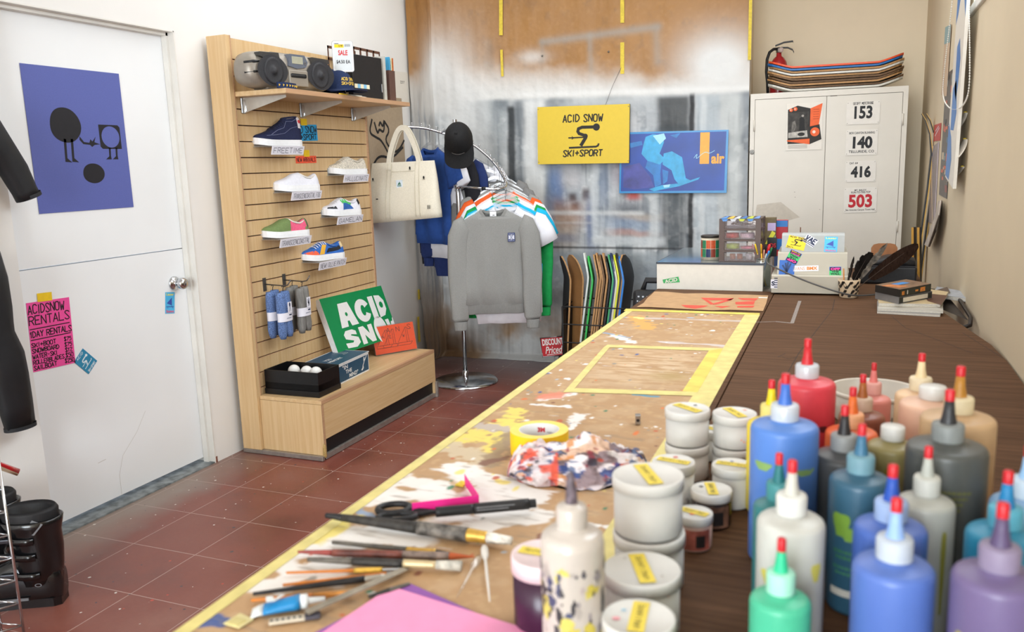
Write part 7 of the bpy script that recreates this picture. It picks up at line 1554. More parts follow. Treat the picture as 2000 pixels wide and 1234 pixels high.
def tray():
    A = on(1905, 614, TB); X = fr((2.868, 1.20, TZ-.032), (.04, 1, 0), (0, 0, 1)) ; r = thing('metal_tray', 'dark curved metal tray end sticking out between the table and the right wall', 'tray', (2.89, 1.4, TZ-.03)); b = MB(); b.tube([(2.845, 1.78, TZ+.004), (2.905, 1.74, TZ+.004), (2.928, 1.55, TZ+.004), (2.93, 1.22, TZ-.005), (2.918, 1.13, TZ-.015), (2.89, 1.14, TZ-.03), (2.86, 1.3, TZ-.034)], .007, M('#241C18', .4, .3), None, 8); b.build('rim', r); b = MB(); b.add([(2.845, 1.78, TZ-.012), (2.905, 1.74, TZ-.012), (2.926, 1.25, TZ-.02), (2.85, 1.5, TZ-.02)], [(0, 3, 2, 1)], M('#2E2622', .5)); b.build('pan', r)
tray()
# ================================================================ TOOLS ON THE PAPER
TT = TZ+.0024
YEL = M('#F2C316', .5, noise=.03); YTOP = M('#F0D56A', .6)
def tape_roll():
    c = atz(1053, 838, TT+.046); x, y = c.x, c.y; r = thing('masking_tape_roll', 'big roll of yellow masking tape lying flat on the paper', 'tape roll', (x, y, TT)); X = T(x, y, TT); R = .0565
    b = MB(); b.lathe([(.039, 0), (R, 0), (R, .046)], YEL, X, 64, False); b.lathe([(R, .046), (.039, .046)], YTOP, X, 64); b.build('tape', r)
    b = MB(); b.lathe([(.039, .046), (.0372, .0455), (.0372, .0005), (.039, 0)], M('#D9D7D6', .6, noise=.04), X, 64); b.build('core', r, 'white printed cardboard core')
    m2 = MB(); g = M('#8C8C90', .6); m2.type('3M', -.0075, .028, .0075, .038, REDI, None, 0, .06)
    for k in range(3): m2.hand('PAPER TAPE', .012+.0, .026-.008*k, .04, .030-.008*k, .0007, g)
    for p in m2.v: a = PI/2+.25-p.x/.037; p.x, p.y, p.z = (x+.0368*math.cos(a), y+.0368*math.sin(a), TT+p.y)
    m2.build('core_print', r)
tape_roll()
def rag():
    P0, P1 = on(1004, 935, TB), on(1262, 925, TB); c = (P0+P1)/2; r_, th = 90, 160; rs = np.random.RandomState(3); u = np.linspace(0, 1, r_)[:, None]; v = np.linspace(0, 2*PI, th)[None]
    ax = P1-P0; L = ax.length*.5+.012; e = ax.normalized(); f_ = V3((-e.y, e.x, 0)); n1 = vnoise((r_, th), 16, 21, 4); n2 = vnoise((r_, th), 7, 22, 3); n3 = vnoise((r_, th), 30, 23, 2); w = np.clip(v/(2*PI), 0, 1); bl = np.minimum(1, np.minimum(w, 1-w)*9)
    n1 = n1*bl+(1-bl)*n1[:, :1]; n2 = n2*bl+(1-bl)*n2[:, :1]; n3 = n3*bl+(1-bl)*n3[:, :1]
    s = -np.cos(u*PI); rad = np.sqrt(np.maximum(0, 1-s**2)); q = (.6+1.1*(n1-.35)+.9*np.abs(n2-.5)+.5*(n3-.5)); ln = np.abs(n1-.5)*2
    a = L*s*(.95+.12*(n3-.5)); hgt = rad**.8*(.060*(.45+.9*q*.8)*np.maximum(np.sin(v), -.25)); wd = rad**.8*.046*q*np.cos(v)*(1+.35*np.sin(5*u))+.012*np.sin(2.2*PI*u+.5)
    tail = np.exp(-((s-.25)/.2)**2)*np.exp(-((v-1.4*PI)/.7)**2)*.03; wd = wd-tail
    hgt = hgt-hgt.min(0, keepdims=True).min()*0; z = np.maximum(hgt+.010*rad, .0008)
    Pn = np.array(c)[None, None]+a[..., None]*np.array(e)+wd[..., None]*np.array(f_)+z[..., None]*np.array((0, 0, 1.)); Pn[..., 2] = TT-.001+z
    C = np.zeros(Pn.shape); C[:] = lin('#8F7C80'); cn = vnoise((r_, th), 9, 31, 3)
    def mix(col, m):
        nonlocal C; m = np.clip(m, 0, 1)[..., None]; C = C*(1-m)+np.array(lin(col))*m
    for k, (col, sd, t0, cell) in enumerate((('#D9CDD2', 41, .5, 12), ('#C8523C', 42, .6, 8), ('#6A5A58', 43, .58, 10), ('#2E4A86', 44, .68, 6), ('#D8B49A', 45, .62, 9), ('#8A2A38', 46, .7, 6), ('#3C3C48', 47, .66, 7), ('#E4DCDC', 48, .62, 7), ('#C4844A', 49, .72, 5), ('#5A6A8A', 50, .68, 5))): mix(col, sstep(t0, t0+.04, vnoise((r_, th), cell, sd, 2))*.9)
    mix('#DDD0CE', (s < -.45)*sstep(.4, .5, cn)*.7); mix('#D2543E', (s < -.35)*sstep(.56, .62, vnoise((r_, th), 7, 61, 2))*.9); mix('#1F5A94', np.exp(-((s-.42)/.1)**2)*np.exp(-((v-1.62*PI)/.5)**2)*1.4)
    root = thing('paint_rag', 'crumpled rag crusted with many colours of paint beside the tape roll', 'rag', (c.x, c.y, TT)); painted_grid('cloth', Pn, C, painted('paint_crusted_rag', .7, .6, 140., .3), root)
rag()
def scissors():
    c = on(772, 1010, TB); r = thing('scissors', 'scissors with black looped handles lying on the white smears', 'scissors', (c.x, c.y, TT)); X = fr((c.x, c.y, TT), on(900, 1012, TB)-on(780, 1020, TB), (0, 0, 1)); X = fr((c.x, c.y, TT), (on(960, 1010, TB)-on(780, 1022, TB)), V3((0, 0, 1)).cross(on(960, 1010, TB)-on(780, 1022, TB)))
    b = MB(); b.tube([(.026*math.cos(a)-.002, .013+.019*math.sin(a), .007) for a in [2*PI*k/22 for k in range(22)]], .0056, DK, X, 8, True); b.tube([(.022, .004, .007), (.045, -.003, .006), (.07, -.004, .004)], [.005, .005, .003], DK, X); b.build('handle', r)
    b = MB(); b.tube([(.03*math.cos(a)+.004, -.018+.013*math.sin(a), .006) for a in [2*PI*k/22 for k in range(22)]], .0052, DK, X, 8, True); b.tube([(.03, -.012, .006), (.05, -.006, .005), (.07, -.002, .004)], [.005, .005, .003], DK, X); b.build('handle', r)
    for s in (1, -1): b = MB(); b.prism([(.06, -.006*s), (.075, .006*s), (.17, .001*s), (.18, -.001*s), (.1, -.005*s)], .0012 if s > 0 else .003, .0028 if s > 0 else .0046, M('#4B3A42', .3, .7), X); b.build('blade', r)
    b = MB(); b.lathe([(0, .0045), (.004, .0045), (.003, .0065), (0, .007)], STEEL, X @ T(.068, -.002, 0), 12); b.build('pivot', r)
scissors()
def rod(name, lb, cat, A, B_, secs, group=None, z=0., cz=None, deco=None, flat=1.):
    """a long tool lying on the table from pixel A to pixel B; secs = (part name, from, to, radius from, radius to, material)"""
    R = max(max(s[3], s[4]) for s in secs)*flat; p, q = on(A[0], A[1], TB), on(B_[0], B_[1], TB); d = q-p; L = d.length; d.normalize(); s_ = V3((-d.y, d.x, 0)); r = thing(name, lb, cat, (p.x, p.y, TT), 0, group)
    for nm_, t0, t1, r0, r1, m in secs:
        b = MB(); k = 9; rings = []
        for i in range(k+1):
            t_ = i/k; q_ = r0+(r1-r0)*t_; o = p+d*L*(t0+(t1-t0)*t_); zc = TT+z+R
            rings.append([V3((o.x, o.y, zc))+s_*q_*math.cos(a)+V3((0, 0, q_*flat*math.sin(a))) for a in [2*PI*j/14 for j in range(14)]])
        b.loft(rings, m); b.build(nm_, r)
    return r
BH = M('#2B2723', .6, noise=.5, scale=90); WP = M('#CFC8BC', .6, noise=.6, scale=70); GF = M('#C79E48', .35, .5, noise=.2, scale=60); RB = M('#6E3A30', .5, noise=.5, scale=60); OH = M('#C8772A', .45, noise=.15, scale=50); GH = M('#57524A', .55, noise=.4, scale=60); KH = M('#1C1B1C', .5, noise=.3)
BG = 'brushes laid out on the paper'
rod('paintbrush', 'thick black brush crusted with white paint, the largest brush', 'paintbrush', (638, 1022), (1000, 1073), [('handle', 0, .1, .004, .006, KH), ('grip', .1, .52, .006, .0095, BH), ('crust', .52, .78, .0105, .0112, M('#5C5650', .6, noise=.95, scale=60)), ('ferrule', .775, .88, .0105, .009, GF), ('bristles', .88, 1., .009, .006, WP)], BG)
rod('paintbrush', 'dark thin handled brush with a yellow ferrule just below the big brush', 'paintbrush', (650, 1067), (880, 1089), [('handle', 0, .64, .0028, .0042, GH), ('ferrule', .64, .88, .0042, .0042, GF), ('bristles', .88, 1., .004, .002, BH)], BG)
rod('paintbrush', 'red-brown brush with an orange pointed tip', 'paintbrush', (583, 1088), (928, 1098), [('handle', 0, .2, .002, .0045, M('#8C3A34', .5, noise=.3)), ('grip', .2, .6, .0055, .006, RB), ('ferrule', .6, .86, .006, .006, M('#7C6A60', .5, noise=.5, scale=60)), ('bristles', .86, 1., .0055, .001, M('#B4562A', .7, noise=.2))], BG)
rod('paintbrush', 'grey handled brush with fluffy whitish bristles', 'paintbrush', (602, 1105), (902, 1118), [('handle', 0, .3, .003, .005, GH), ('grip', .3, .63, .006, .006, BH), ('ferrule', .63, .84, .006, .005, M('#C9B48A', .4, .3)), ('bristles', .84, 1., .006, .0075, M('#B9B4A8', .8, noise=.3, scale=100))], BG)
rod('paintbrush', 'thin orange brush with a paint stained yellow middle', 'paintbrush', (560, 1126), (800, 1118), [('handle', 0, .55, .0018, .0026, OH), ('grip', .55, .78, .0034, .0034, M('#C9A03A', .5, noise=.4, scale=60)), ('ferrule', .78, .92, .0024, .002, STEEL), ('bristles', .92, 1., .002, .0006, BH)], BG)
rod('paintbrush', 'thin orange brush slanting above the black one', 'paintbrush', (553, 1150), (790, 1124), [('handle', 0, .85, .002, .0032, OH), ('ferrule', .85, .95, .0026, .002, STEEL), ('bristles', .95, 1., .002, .0006, BH)], BG)
rod('paintbrush', 'long thin black handled brush near the glue tube', 'paintbrush', (495, 1170), (765, 1133), [('handle', 0, .8, .0024, .005, KH), ('ferrule', .8, .93, .004, .0034, M('#A8A296', .4, .5)), ('bristles', .93, 1., .0034, .001, WP)], BG)
rod('paintbrush', 'short orange brush lying partly under the glue tube', 'paintbrush', (492, 1181), (690, 1166), [('handle', 0, .6, .0022, .0036, OH), ('grip', .6, 1., .004, .0032, M('#B8792E', .45, noise=.3, scale=60))], BG)
rod('palette_knife', 'dark paint-caked palette knife crossing under the grey metal strip', 'palette knife', (720, 1172), (800, 1146), [('handle', 0, .5, .003, .005, BH), ('blade', .5, 1., .005, .003, GH)], None, 0, None, None, .5)
b = MB(); P = [on(*p, TB) for p in ((600, 1212), (660, 1188), (720, 1162), (765, 1138), (792, 1122))]; R = []
for i, p in enumerate(P):
    d = (P[min(i+1, 4)]-P[max(i-1, 0)]).normalized(); s_ = V3((-d.y, d.x, 0)); w = .0062; z = TT+.008+.003*math.sin(i); R.append([V3((p.x, p.y, z))+s_*w, V3((p.x, p.y, z))-s_*w, V3((p.x, p.y, z+.0012))-s_*w, V3((p.x, p.y, z+.0012))+s_*w])
b.loft(R, M('#8F8676', .4, .4, noise=.25, scale=60), None, (1, 1), False); solo(b, 'metal_strip', 'bent grey metal strip lying across the thin brushes', 'strip')
def marker():
    r = rod('marker', 'fat black marker pen lying over the scissor blades', 'marker', (852, 1022), (1047, 1004), [('barrel', 0, .38, .0082, .0082, DK), ('cap', .38, .93, .0088, .0088, KH), ('end', .93, 1., .0072, .0072, DK)], None, .0075)
    g = M('#77777A', .5); p, q = on(852, 1022, TB), on(1047, 1004, TB); d = q-p; L = d.length; d.normalize(); c = p+d*L*.62; F = fr((c.x, c.y-.0086, TT+.0075+.0112), d, (0, .5, 1)); b = MB()
    for k in range(2): b.rect(-.03, -.003+.004*k, .03 if k else .02, -.0018+.004*k, g, F, .0012)
    b.build('print', r)
marker()
def pink_strip():
    A, B_, C_ = on(806, 1009, TB), on(936, 993, TB), on(908, 950, TB); r = thing('paper_strip', 'folded bright pink paper strip standing on edge above the marker', 'paper strip', (B_.x, B_.y, TT)); pk = M('#E8268A', .5, noise=.03); b = MB(); h = .021
    b.loft([[p+V3((0, 0, TT-TZ)), p+V3((0, 0, TT-TZ+h)), p+V3((0, .0008, TT-TZ+h)), p+V3((0, .0008, TT-TZ))] for p in (A, B_, C_)], pk, None, (1, 1), False); b.build('strip', r)
    b = MB(); q = C_+V3((-.004, .004, 0)); b.prism([(q.x-.012, q.y-.01), (q.x+.004, q.y-.012), (q.x+.006, q.y+.008), (q.x-.01, q.y+.01)], TT, TT+.002, M('#D8BC2E', .6, noise=.3, scale=100)); b.build('tape_scrap', r)
pink_strip()
def glue():
    p, q = on(492, 1203, TB), on(636, 1186, TB); d = (q-p); L = d.length; d.normalize(); s_ = V3((-d.y, d.x, 0)); r = thing('glue_tube', 'blue and white glue tube with a white nozzle by the brushes', 'tube', (p.x, p.y, TT)); bl = M('#1F7FB8', .35, noise=.05); wh = M('#DDE2E2', .4); X = fr((p.x, p.y, TT+.0095), d, s_); b = MB(); R = []
    for i in range(9): t_ = i/8; R.append([(L*.66*t_, .0125*math.cos(a), (.0012+.0082*t_**.6)*math.sin(a)-.0083*(1-t_**.6)+.0) for a in [2*PI*k/18 for k in range(18)]])
    b.loft(R[:3], wh, X); b.loft(R[2:], bl, X); b.flat([(.02, -.009), (.03, -.009), (.042, .006), (.036, .006), (.03, -.003), (.026, .006), (.018, .006)], wh, X, .0092); b.build('tube', r)
    b = MB(); Y = X @ RY(PI/2); b.lathe([(0, L*.655), (.0092, L*.655), (.0092, L*.76), (.006, L*.77), (.0045, L*.78), (.003, L), (0, L)], wh, Y, 20); b.build('nozzle_cap', r)
glue()
def perf():
    p, q = on(526, 1222, TB), on(627, 1208, TB); d = q-p; L = d.length; r = thing('punched_strip', 'small white punched strip with a dark end below the glue tube', 'strip', (p.x, p.y, TT)); X = fr((p.x, p.y, TT+.0005), d, V3((-d.y, d.x, 0))); b = MB(); b.box((0, -.0055, 0), (L*.7, .0055, .0035), M('#CFC4B0', .5, noise=.1), X, .001)
    for k in range(6): b.disc(L*(.05+.11*k), 0, .0024, INK, X, .0038, 10)
    b.build('strip', r); b = MB(); b.box((L*.69, -.006, 0), (L, .006, .005), M('#4A4852', .5, noise=.4, scale=80), X, .001); b.build('handle', r)
perf()
b = MB(); p = on(470, 1217, TB); b.prism([(p.x-.016, p.y-.012), (p.x+.01, p.y-.014), (p.x+.014, p.y+.008), (p.x-.012, p.y+.014)], TT, TT+.0015, M('#D9CD96', .6, noise=.1)); b.prism([(p.x-.012, p.y-.012), (p.x+.005, p.y-.012), (p.x+.008, p.y+.002), (p.x-.01, p.y+.004)], TT+.0015, TT+.003, M('#C9BC7E', .6)); solo(b, 'tape_scrap', 'crumpled pale yellow tape scrap at the near left table edge', 'tape')
def sheet(nm_, lb, apex, ldir, rdir, z, m, L=.28, Wd=.216):
    a = on(*apex, TB); l = (on(*ldir, TB)-a).normalized(); r_ = (on(*rdir, TB)-a); r_ = (r_-l*r_.dot(l)).normalized(); P = [a, a+r_*L, a+r_*L+l*Wd, a+l*Wd]; b = MB(); P2 = [(p.x, p.y) for p in P]
    ar = sum(P2[i][0]*P2[(i+1) % 4][1]-P2[(i+1) % 4][0]*P2[i][1] for i in range(4)); b.prism(P2 if ar > 0 else P2[::-1], z, z+.0008, m); solo(b, nm_, lb, 'paper')
sheet('coloured_paper', 'violet paper sheet sticking out under the pink one', (800, 1143), (650, 1222), (1000, 1222), TT+.0002, M('#8A4FA0', .6, noise=.03))
sheet('coloured_paper', 'large pink paper sheet at the near edge of the table', (765, 1151), (638, 1236), (1037, 1234), TT+.0014, M('#F096C0', .55, noise=.03))
def pipette(A, B_, lb, op):
    p, q = on(*A, TB), on(*B_, TB); d = (q-p); L = d.length; X = fr((p.x, p.y, TT+.006), V3((d.y, -d.x, 0)), d); m = op; r = thing('pipette', lb, 'pipette', (p.x, p.y, TT)); Y = X @ RX(-PI/2)
    b = MB(); b.lathe([(0, 0), (.004, .002), (.0055, .01), (.0055, .028), (.003, .038), (.0022, .04)], m, Y, 16); b.build('bulb', r); b = MB(); b.lathe([(.0022, .039), (.002, L*.6), (.0008, L), (0, L)], m, Y, 12); b.build('stem', r)
pipette((946, 1078), (957, 1186), 'milky plastic pipette lying left of the purple jar', clear('#E9E4DC', .25, .2, 'milky_plastic', .9)); pipette((936, 1098), (893, 1178), 'clear plastic pipette fanned left of the milky one', clear('#F2EEE6', .75, .1))
def sharpener():
    p = on(1246, 829, TB); r = thing('pencil_sharpener', 'tiny metal pencil sharpener standing alone on the paper', 'sharpener', (p.x, p.y, TT)); X = T(p.x, p.y, TT) @ RZ(.25); b = MB(); b.box((-.0055, -.008, 0), (.0055, .008, .02), STEEL, X, .001); b.build('block', r); b = MB(); b.lathe([(0, 0), (.0035, 0)], BLACK, X @ fr((0, -.0082, .009), (1, 0, 0), (0, 0, 1)), 14); b.build('hole', r)
sharpener()
# ================================================================ JARS
JW = M('#CBC9C4', .45, noise=.025, scale=8); JL = M('#D6D4CF', .4, noise=.02)
def jar(x, y, z, D, H, lb, tape=0., dots=(), body=None, lid=None, lidh=.017, stripe=None, small=False, label=None):
    r = thing('paint_jar', lb, 'jar', (x, y, z), 0, 'paint jars with taped lids'); X = T(x, y, z); q = D/2; body = body or JW; lid = lid or JL
    b = MB(); b.lathe([(0, .0008), (q*.9, .0008), (q*.955, .004), (q*.955, H-lidh+.001), (0, H-lidh+.001)], body, X, 48); bb = b
    b = MB(); b.lathe([(q*.95, H-lidh+.0015), (q, H-lidh+.0018), (q, H-.003), (q*.985, H-.0008), (q*.95, H), (q*.93, H-.0006), (0, H-.0004)], lid, X, 48)
    cam = math.atan2(CAM.y-y, CAM.x-x)+PI/2
    for dx, dy, dq, c in dots: b.disc(dx*q, dy*q, dq, M(c, .5), X @ RZ(cam) @ T(0, 0, H+.0004), 0, 12, dq*.7)
    b.build('lid', r)
    if tape is not None:
        b = MB(); Y = X @ T(0, 0, H+.0002) @ RZ(cam-PI+PI+tape) ; w, h = .0095*(D/.09)**.5, q*.78; b.rect(-w, -h, w, h, M('#E8D04A', .6, noise=.06), Y, .0003)
        Z = Y @ RZ(PI/2); b.hand('UNU UNVE', -h*.8, -.003, h*.8, .003, .0008, M('#6A6230', .6), Z, .0006, 0, .3, .3); b.build('tape_label', r)
    if stripe:
        m2 = MB()
        for x0, y0, x1, y1, w, c in stripe: m2.stroke([(x0, y0), ((x0+x1)/2, (y0+y1)/2-.001), (x1, y1)], w, M(c, .5))
        merge(bb, m2, lambda p: X @ V3(((q*.957)*math.cos(cam-PI/2+p.x/(q*.957)), (q*.957)*math.sin(cam-PI/2+p.x/(q*.957)), p.y)))
    bb.build('body', r)
    if label:
        b = MB(); b.lathe([(q*.957, .004), (q*.957, H-lidh-.004)], label, X, 30, True, cam-PI/2-.9, cam-PI/2+1.0); b.build('label', r)
        b = MB(); b.lathe([(q*.96, .008), (q*.96, H-lidh-.012)], M('#1E1A1A', .5), X, 8, True, cam-PI/2+.1, cam-PI/2+.65); b.build('barcode_panel', r)
    return r
z0 = TZ+.0008
jar(2.295, -.53, z0, .077, .062, 'white jar at the bottom of the stack nearest the tape border', None); jar(2.295, -.53, z0+.0626, .0775, .062, 'white jar with a black dab on top of the left rear stack', .75, ((.35, .45, .0035, '#26262C'),))
jar(2.372, -.505, z0, .075, .057, 'white jar at the bottom of the right rear stack', None); jar(2.372, -.505, z0+.0576, .0757, .058, 'white jar with an orange smear on top of the right rear stack', .5, ((.45, .45, .004, '#E8A08A'),), stripe=((.012, .02, .022, .014, .003, '#E8946A'),))
jar(2.318, -.925, z0, .094, .0735, 'white jar with a dark streak under the biggest front stack', None, stripe=((.0, .034, .03, .042, .0016, '#4A4E58'),)); jar(2.317, -.925, z0+.0741, .0925, .0765, 'large plain white jar on top of the front stack', .3)
jar(2.302, -.685, z0, .067, .083, 'white jar with a red dab hidden behind the big front stack', 1.2, ((.1, .5, .004, '#D8402E'),), stripe=((.022, .03, .028, .024, .004, '#4A3038'),))
jar(2.385, -.63, z0, .0635, .067, 'single white jar left of the yellow and blue bottles', 1.35, ((0, .4, .003, '#3F6FB4'),), stripe=((-.02, .038, -.012, .036, .0012, '#5A5A60'),))
jar(2.366, -.715, z0, .062, .056, 'short glass jar of dark paint with a white lid', .15, ((-.5, .2, .0035, '#2A2A44'),), M('#2A1E1A', .25, noise=.3, scale=40), lidh=.015, label=M('#6A4A3A', .5, noise=.6, scale=60))
jar(2.355, -.80, z0, .053, .052, 'small glass jar of red-brown paint with a white lid', 1.1, ((-.1, -.3, .004, '#E2603E'),), M('#B4968A', .3, noise=.25, scale=40), lidh=.014, label=M('#8E4A3E', .5, noise=.5, scale=60))
jar(2.335, -1.035, z0, .092, .076, 'white jar with a pinkish rim in front of the big stack', .2, ((.5, -.4, .0015, '#9A8A80'), (-.45, .5, .002, '#B4B0AA')), stripe=((.03, .066, .033, .058, .002, '#D8A08A'),))
jar(2.359, -1.15, z0, .077, .081, 'nearest white jar with pink and blue dabs on its lid', -.12, ((-.6, -.15, .0045, '#E89AA4'), (-.4, .3, .003, '#9CC8E0')))
jar(2.222, -1.062, z0, .08, .09, 'jar of deep purple paint with a pale pink lid', 1.2, ((.45, -.3, .004, '#3A3038'),), M('#34142E', .3, noise=.1), M('#E4CFD0', .45), lidh=.022)
c = atz(1389, 842, TZ+.06); jar(c.x, c.y+.02, z0, .05, .058, 'small white lidded jar peeking out between the two rear stacks', 1.0)
def tub():
    x, y = 2.605, -.08; r = thing('plastic_tub', 'wide empty translucent tub standing behind the coloured bottles', 'tub', (x, y, TZ)); X = T(x, y, TZ+.0006); m = clear('#E4DCD0', .35, .25, 'cloudy_plastic', .85); b = MB(); b.lathe([(0, 0), (.078, 0), (.082, .004), (.087, .062), (.085, .062), (.08, .006), (0, .003)], m, X, 48); rb = MB(); rb.lathe([(.087, .056), (.0905, .057), (.0905, .064), (.085, .064), (.085, .061)], M('#D8D0C4', .45), X, 48); rb.build('rim', r)
    m2 = MB()
    for k in range(12): m2.rect(.035+.003*k, .01, .0365+.003*k, .025, INK)
    for k in range(3): m2.rect(-.05, .04-.008*k, -.02, .043-.008*k, M('#B8544A', .5))
    a0 = math.atan2(CAM.y-y, CAM.x-x)
    merge(b, m2, lambda p: X @ V3(((.0835+.062*p.y)*math.cos(a0+p.x/.086), (.0835+.062*p.y)*math.sin(a0+p.x/.086), p.y)))
    b.build('bucket', r)
tub()
# ================================================================ SQUEEZE BOTTLES
REDT = M('#C81E28', .4); CAPW = clear('#DDE4EA', .3, .25, 'cloudy_cap', .9)
def bottle(x, y, D, H, body, nozzle, lb, capm=None, marks=(), screw=False, tint=.55, dark=None, label=None):
    r = thing('squeeze_bottle', lb, 'bottle', (x, y, TZ), 0, 'squeeze bottles of paint'); X = T(x, y, z0); q = D/2; k = min(1.1, max(.85, D/.074)); m = M(body, .38, noise=.06, scale=12)
    b = MB(); sh = min(.0085, q*.25); prof = [(0, .001), (q*.92, .001), (q, .006), (q, H-sh)]
    prof += [(q-sh*.85*(1-math.cos(a)), H-sh+sh*math.sin(a)) for a in (.4, .8, 1.2, PI/2)]+[(q*.6, H+.0025), (.0135*k, H+.005), (.0135*k, H+.010), (0, H+.010)]
    b.lathe(prof, m, X, 44); bb = b
    cm = capm or CAPW; b = MB(); zc = H+.006
    if screw:
        b.lathe([(.0165*k, zc), (.0175*k, zc+.001), (.0175*k, zc+.017), (.016*k, zc+.019), (0, zc+.019)], JL, X, 30); b.build('screw_cap', r)
    else:
        b.lathe([(.0165*k, zc), (.0168*k, zc+.018), (.0155*k, zc+.021), (.0085*k, zc+.0215)], cm, X, 30); b.build('cap_ring', r)
        b = MB(); zn = zc+.021; b.lathe([(.0088*k, zn), (.0062*k, zn+.014), (.0046*k, zn+.03*k), (0, zn+.03*k)], M(nozzle, .45, noise=.08), X, 22); b.build('nozzle', r)
        b = MB(); zt = zn+.026*k; b.lathe([(.0052*k, zt), (.0052*k, zt+.012), (.0042*k, zt+.0135), (0, zt+.0138)], REDT, X, 18); b.build('tip_cap', r)
    if marks:
        a0 = math.atan2(CAM.y-y, CAM.x-x); m2 = MB(); ye = M('#B9B431', .5)
        for mk in marks:
            if mk[0] == 'b': m2.flat([(mk[1]+mk[3]*math.cos(t)*(1+.3*math.sin(3*t)), mk[2]+mk[4]*math.sin(t)*(1+.3*math.cos(2*t))) for t in [2*PI*i/20 for i in range(20)]], M(mk[5], .5) if len(mk) > 5 else ye)
            elif mk[0] == 'l':
                rr = random.Random(int(mk[2]*1e4)); xx = mk[1]
                while xx < mk[3]: w = rr.uniform(.002, .005); m2.rect(xx, mk[2], min(mk[3], xx+w), mk[2]+mk[4], M(mk[5], .5) if len(mk) > 5 else ye); xx += w+.0012
        merge(bb, m2, lambda p: X @ V3(((q+.0005)*math.cos(a0+p.x/q), (q+.0005)*math.sin(a0+p.x/q), p.y)))
    bb.build('body', r)
    if label: b = MB(); a0 = math.atan2(CAM.y-y, CAM.x-x); b.lathe([(q+.0006, label[0]), (q+.0006, label[1])], M('#C9C4B8', .5), X, 14, True, a0-.9, a0+.6); b.build('label', r)
    return r
def L3(z, x0=-.016, x1=.02, n=3, c=None): return [('l', x0+.003*i, z-.007*i, x1-.004*i, .0035)+((c,) if c else ()) for i in range(n)]
bottle(2.49, -.54, .09, .19, '#D5414E', '#C8262E', 'tall red bottle rising behind the yellow and blue ones', None, L3(.12, -.02, .02, 5, '#A8452E')+[('b', .028, .12, .006, .007, '#5A1E28')])
bottle(2.444, -.64, .072, .147, '#E5CB2E', '#E8CE1E', 'yellow bottle half hidden left behind the big blue one', M('#E2D27A', .5))
bottle(2.475, -.80, .089, .195, '#5580C8', '#3F6CC0', 'big light blue bottle standing left of the group', None, [('b', -.028, .145, .012, .008, '#86A860'), ('b', .03, .14, .014, .006, '#7FA065')]+L3(.06, -.02, .02, 2, '#4A6A6A'))
bottle(2.595, -.335, .062, .115, '#E28E84', '#E07A74', 'salmon pink bottle before the tub at the back', M('#E0A49A', .5))
bottle(2.575, -.50, .072, .13, '#8A5240', '#A8622E', 'brown bottle with an ochre nozzle behind the orange one', M('#C9B09A', .5))
bottle(2.56, -.63, .075, .14, '#E2683A', '#E8702E', 'orange bottle with an orange spout in the middle rear', M('#E8A67A', .5))
bottle(2.664, -.44, .077, .155, '#E2BE96', '#E6CFA2', 'cream bottle with a pale nozzle right of the tub', M('#E2D2B0', .5))
bottle(2.672, -.565, .092, .175, '#DDB49A', '#FFFFFF', 'peach bottle with a plain white screw cap', None, (), True)
bottle(2.692, -.705, .094, .196, '#C2A079', '#B07A2E', 'half empty ochre bottle with a brown stain inside', M('#D8C8A4', .5), [('b', -.03, .14, .022, .02, '#A87A3A'), ('b', .03, .135, .014, .02, '#A87A3A')])
bottle(2.55, -.775, .076, .152, '#474849', '#2E2A2A', 'dark grey bottle with a black nozzle in the second row', M('#8E8F8E', .5), L3(.1, -.01, .02, 4, '#5A5E30'))
bottle(2.612, -.722, .066, .155, '#8F8456', '#FFFFFF', 'olive bottle with a stained white screw cap', None, [('b', -.005, .10, .003, .04, '#8A7A2E'), ('b', .006, .12, .002, .025, '#8A7A2E')], True)
bottle(2.667, -.838, .092, .197, '#4E504D', '#2E2E30', 'large dark grey bottle at the right rear', M('#7E8280', .5), L3(.15, -.01, .03, 7, '#6A6A3A'))
bottle(2.57, -.90, .07, .168, '#335A70', '#3A6A86', 'dark teal bottle with a pale label in the middle', M('#6E94A0', .5), [('b', -.02, .115, .01, .02, '#7AA03A'), ('b', -.006, .105, .014, .012, '#7AA03A')]+L3(.08, -.028, .02, 2, '#3F7A4A')+L3(.06, -.028, .012, 2, '#3F7A5A'), label=(.025, .034))
bottle(2.48, -.945, .058, .14, '#2F7476', '#1F6E72', 'teal bottle squeezed between the big blue and white ones', M('#3F8688', .5))
bottle(2.5, -1.03, .072, .16, '#C5C5BE', '#C2C0B6', 'milky white bottle behind the mint one', M('#D8D8D2', .5), [('b', -.02, .1, .012, .012, '#C9C05A'), ('b', .03, .11, .006, .014, '#C9C05A')])
bottle(2.64, -.925, .062, .158, '#AFB0A8', '#AEAFA6', 'grey-white bottle right of the dark teal one', M('#C2C2BA', .5), [('b', .022, .08, .003, .07, '#8E8A3A')])
bottle(2.60, -1.01, .074, .158, '#4A68B4', '#2450B0', 'blue bottle directly behind the front blue one', M('#9AB0D8', .5))
bottle(2.60, -1.10, .075, .156, '#5673BC', '#8FB0E4', 'blue bottle with a sky blue nozzle front and centre', M('#B9C2CE', .5), L3(.085, -.018, .02, 2, '#8E9C5A'))
bottle(2.497, -1.118, .06, .112, '#4DBB94', '#2FBE8C', 'mint green bottle nearest the viewer at the front left', M('#9FDCC4', .5))
bottle(2.71, -.985, .073, .155, '#2E88AA', '#1E7EB4', 'cyan blue bottle with paint runs behind the purple one', M('#58A8C0', .5), [('b', -.012, .148, .003, .006, '#1A6A90'), ('b', .008, .146, .002, .008, '#1A6A90')])
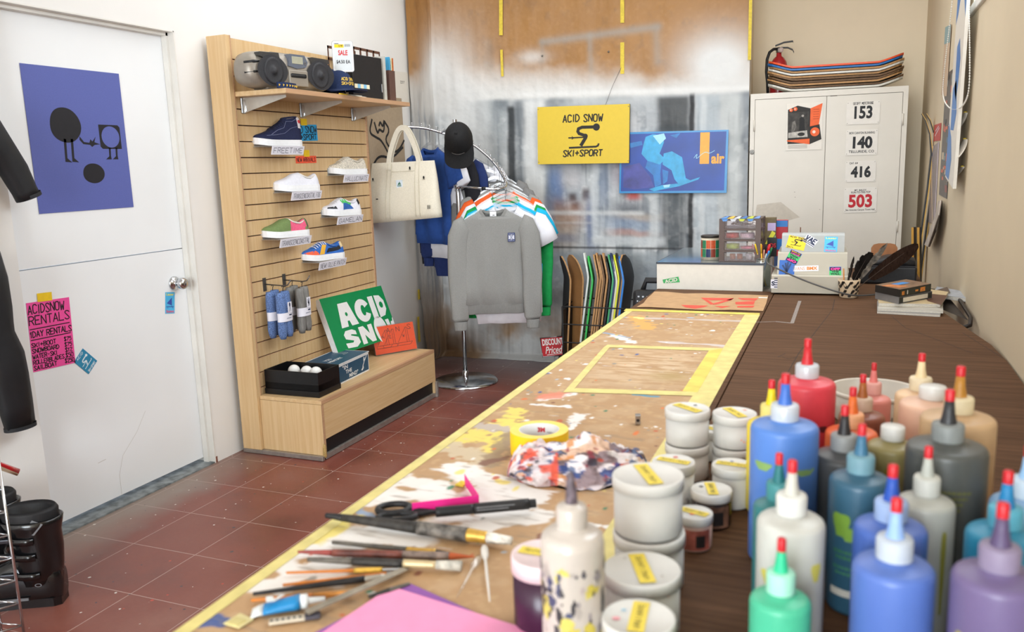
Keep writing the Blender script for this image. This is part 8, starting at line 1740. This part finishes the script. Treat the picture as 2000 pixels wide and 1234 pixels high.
bottle(2.745, -.885, .073, .153, '#8FB4DC', '#9CC4EA', 'pale blue bottle at the right edge behind the cyan one', M('#C2D4E4', .5))
bottle(2.683, -1.135, .075, .176, '#6E6088', '#56486A', 'purple bottle at the front right corner', M('#8A7E98', .5), [('b', -.026, .12, .006, .008), ('b', -.02, .105, .012, .012), ('b', -.006, .11, .012, .01)])
def dirty_bottle():
    x, y, D, H = 2.287, -1.148, .068, .165; r = thing('squeeze_bottle', 'cloudy empty bottle with dried paint inside in front of the purple jar', 'bottle', (x, y, TZ)); X = T(x, y, z0); q = D/2; m = clear('#D8CFC6', .22, .2, 'cloudy_bottle', .92); b = MB(); b.lathe([(0, .001), (q*.93, .001), (q, .006), (q, H-.012), (q*.96, H-.004), (q*.8, H+.001), (.017, H+.004), (.0155, H+.008), (.0155, H+.012)], m, X, 44); bb = b
    b = MB(); b.lathe([(.0165, H+.006), (.0165, H+.026), (.015, H+.029), (.008, H+.03), (.007, H+.032)], m, X, 28); b.build('cap_ring', r)
    b = MB(); b.lathe([(.0068, H+.031), (.006, H+.045), (.0035, H+.062), (.002, H+.066), (0, H+.067)], M('#5E525A', .5, noise=.7, scale=120), X, 16); b.build('nozzle', r)
    rr = random.Random(9); a0 = math.atan2(CAM.y-y, CAM.x-x); m2 = MB()
    for i in range(70):
        c = rr.choice(['#37353A', '#4A484C', '#C9B84E', '#CDBF62', '#4A4A52', '#948C90', '#A89F98', '#4A4E6A', '#B0A0A0']); px_, pz = rr.uniform(-.05, .05), rr.uniform(.04, .135); s = rr.uniform(.002, .0085); m2.flat([(px_+s*(.6 if c[1] != 'C' else 1.2)*math.cos(t)*(1+.35*math.sin(3*t+i)+.2*math.cos(5*t+2*i)), pz+s*(1.1+.5*math.sin(i))*math.sin(t)*(1+.35*math.cos(2*t+1.7*i)+.2*math.sin(5*t+i))) for t in [2*PI*k/14 for k in range(14)]], M(c, .5), None, .0002*i/46)
    merge(bb, m2, lambda p: X @ V3(((q+.0004+p.z)*math.cos(a0+p.x/q), (q+.0004+p.z)*math.sin(a0+p.x/q), p.y))); bb.build('body', r)
dirty_bottle()
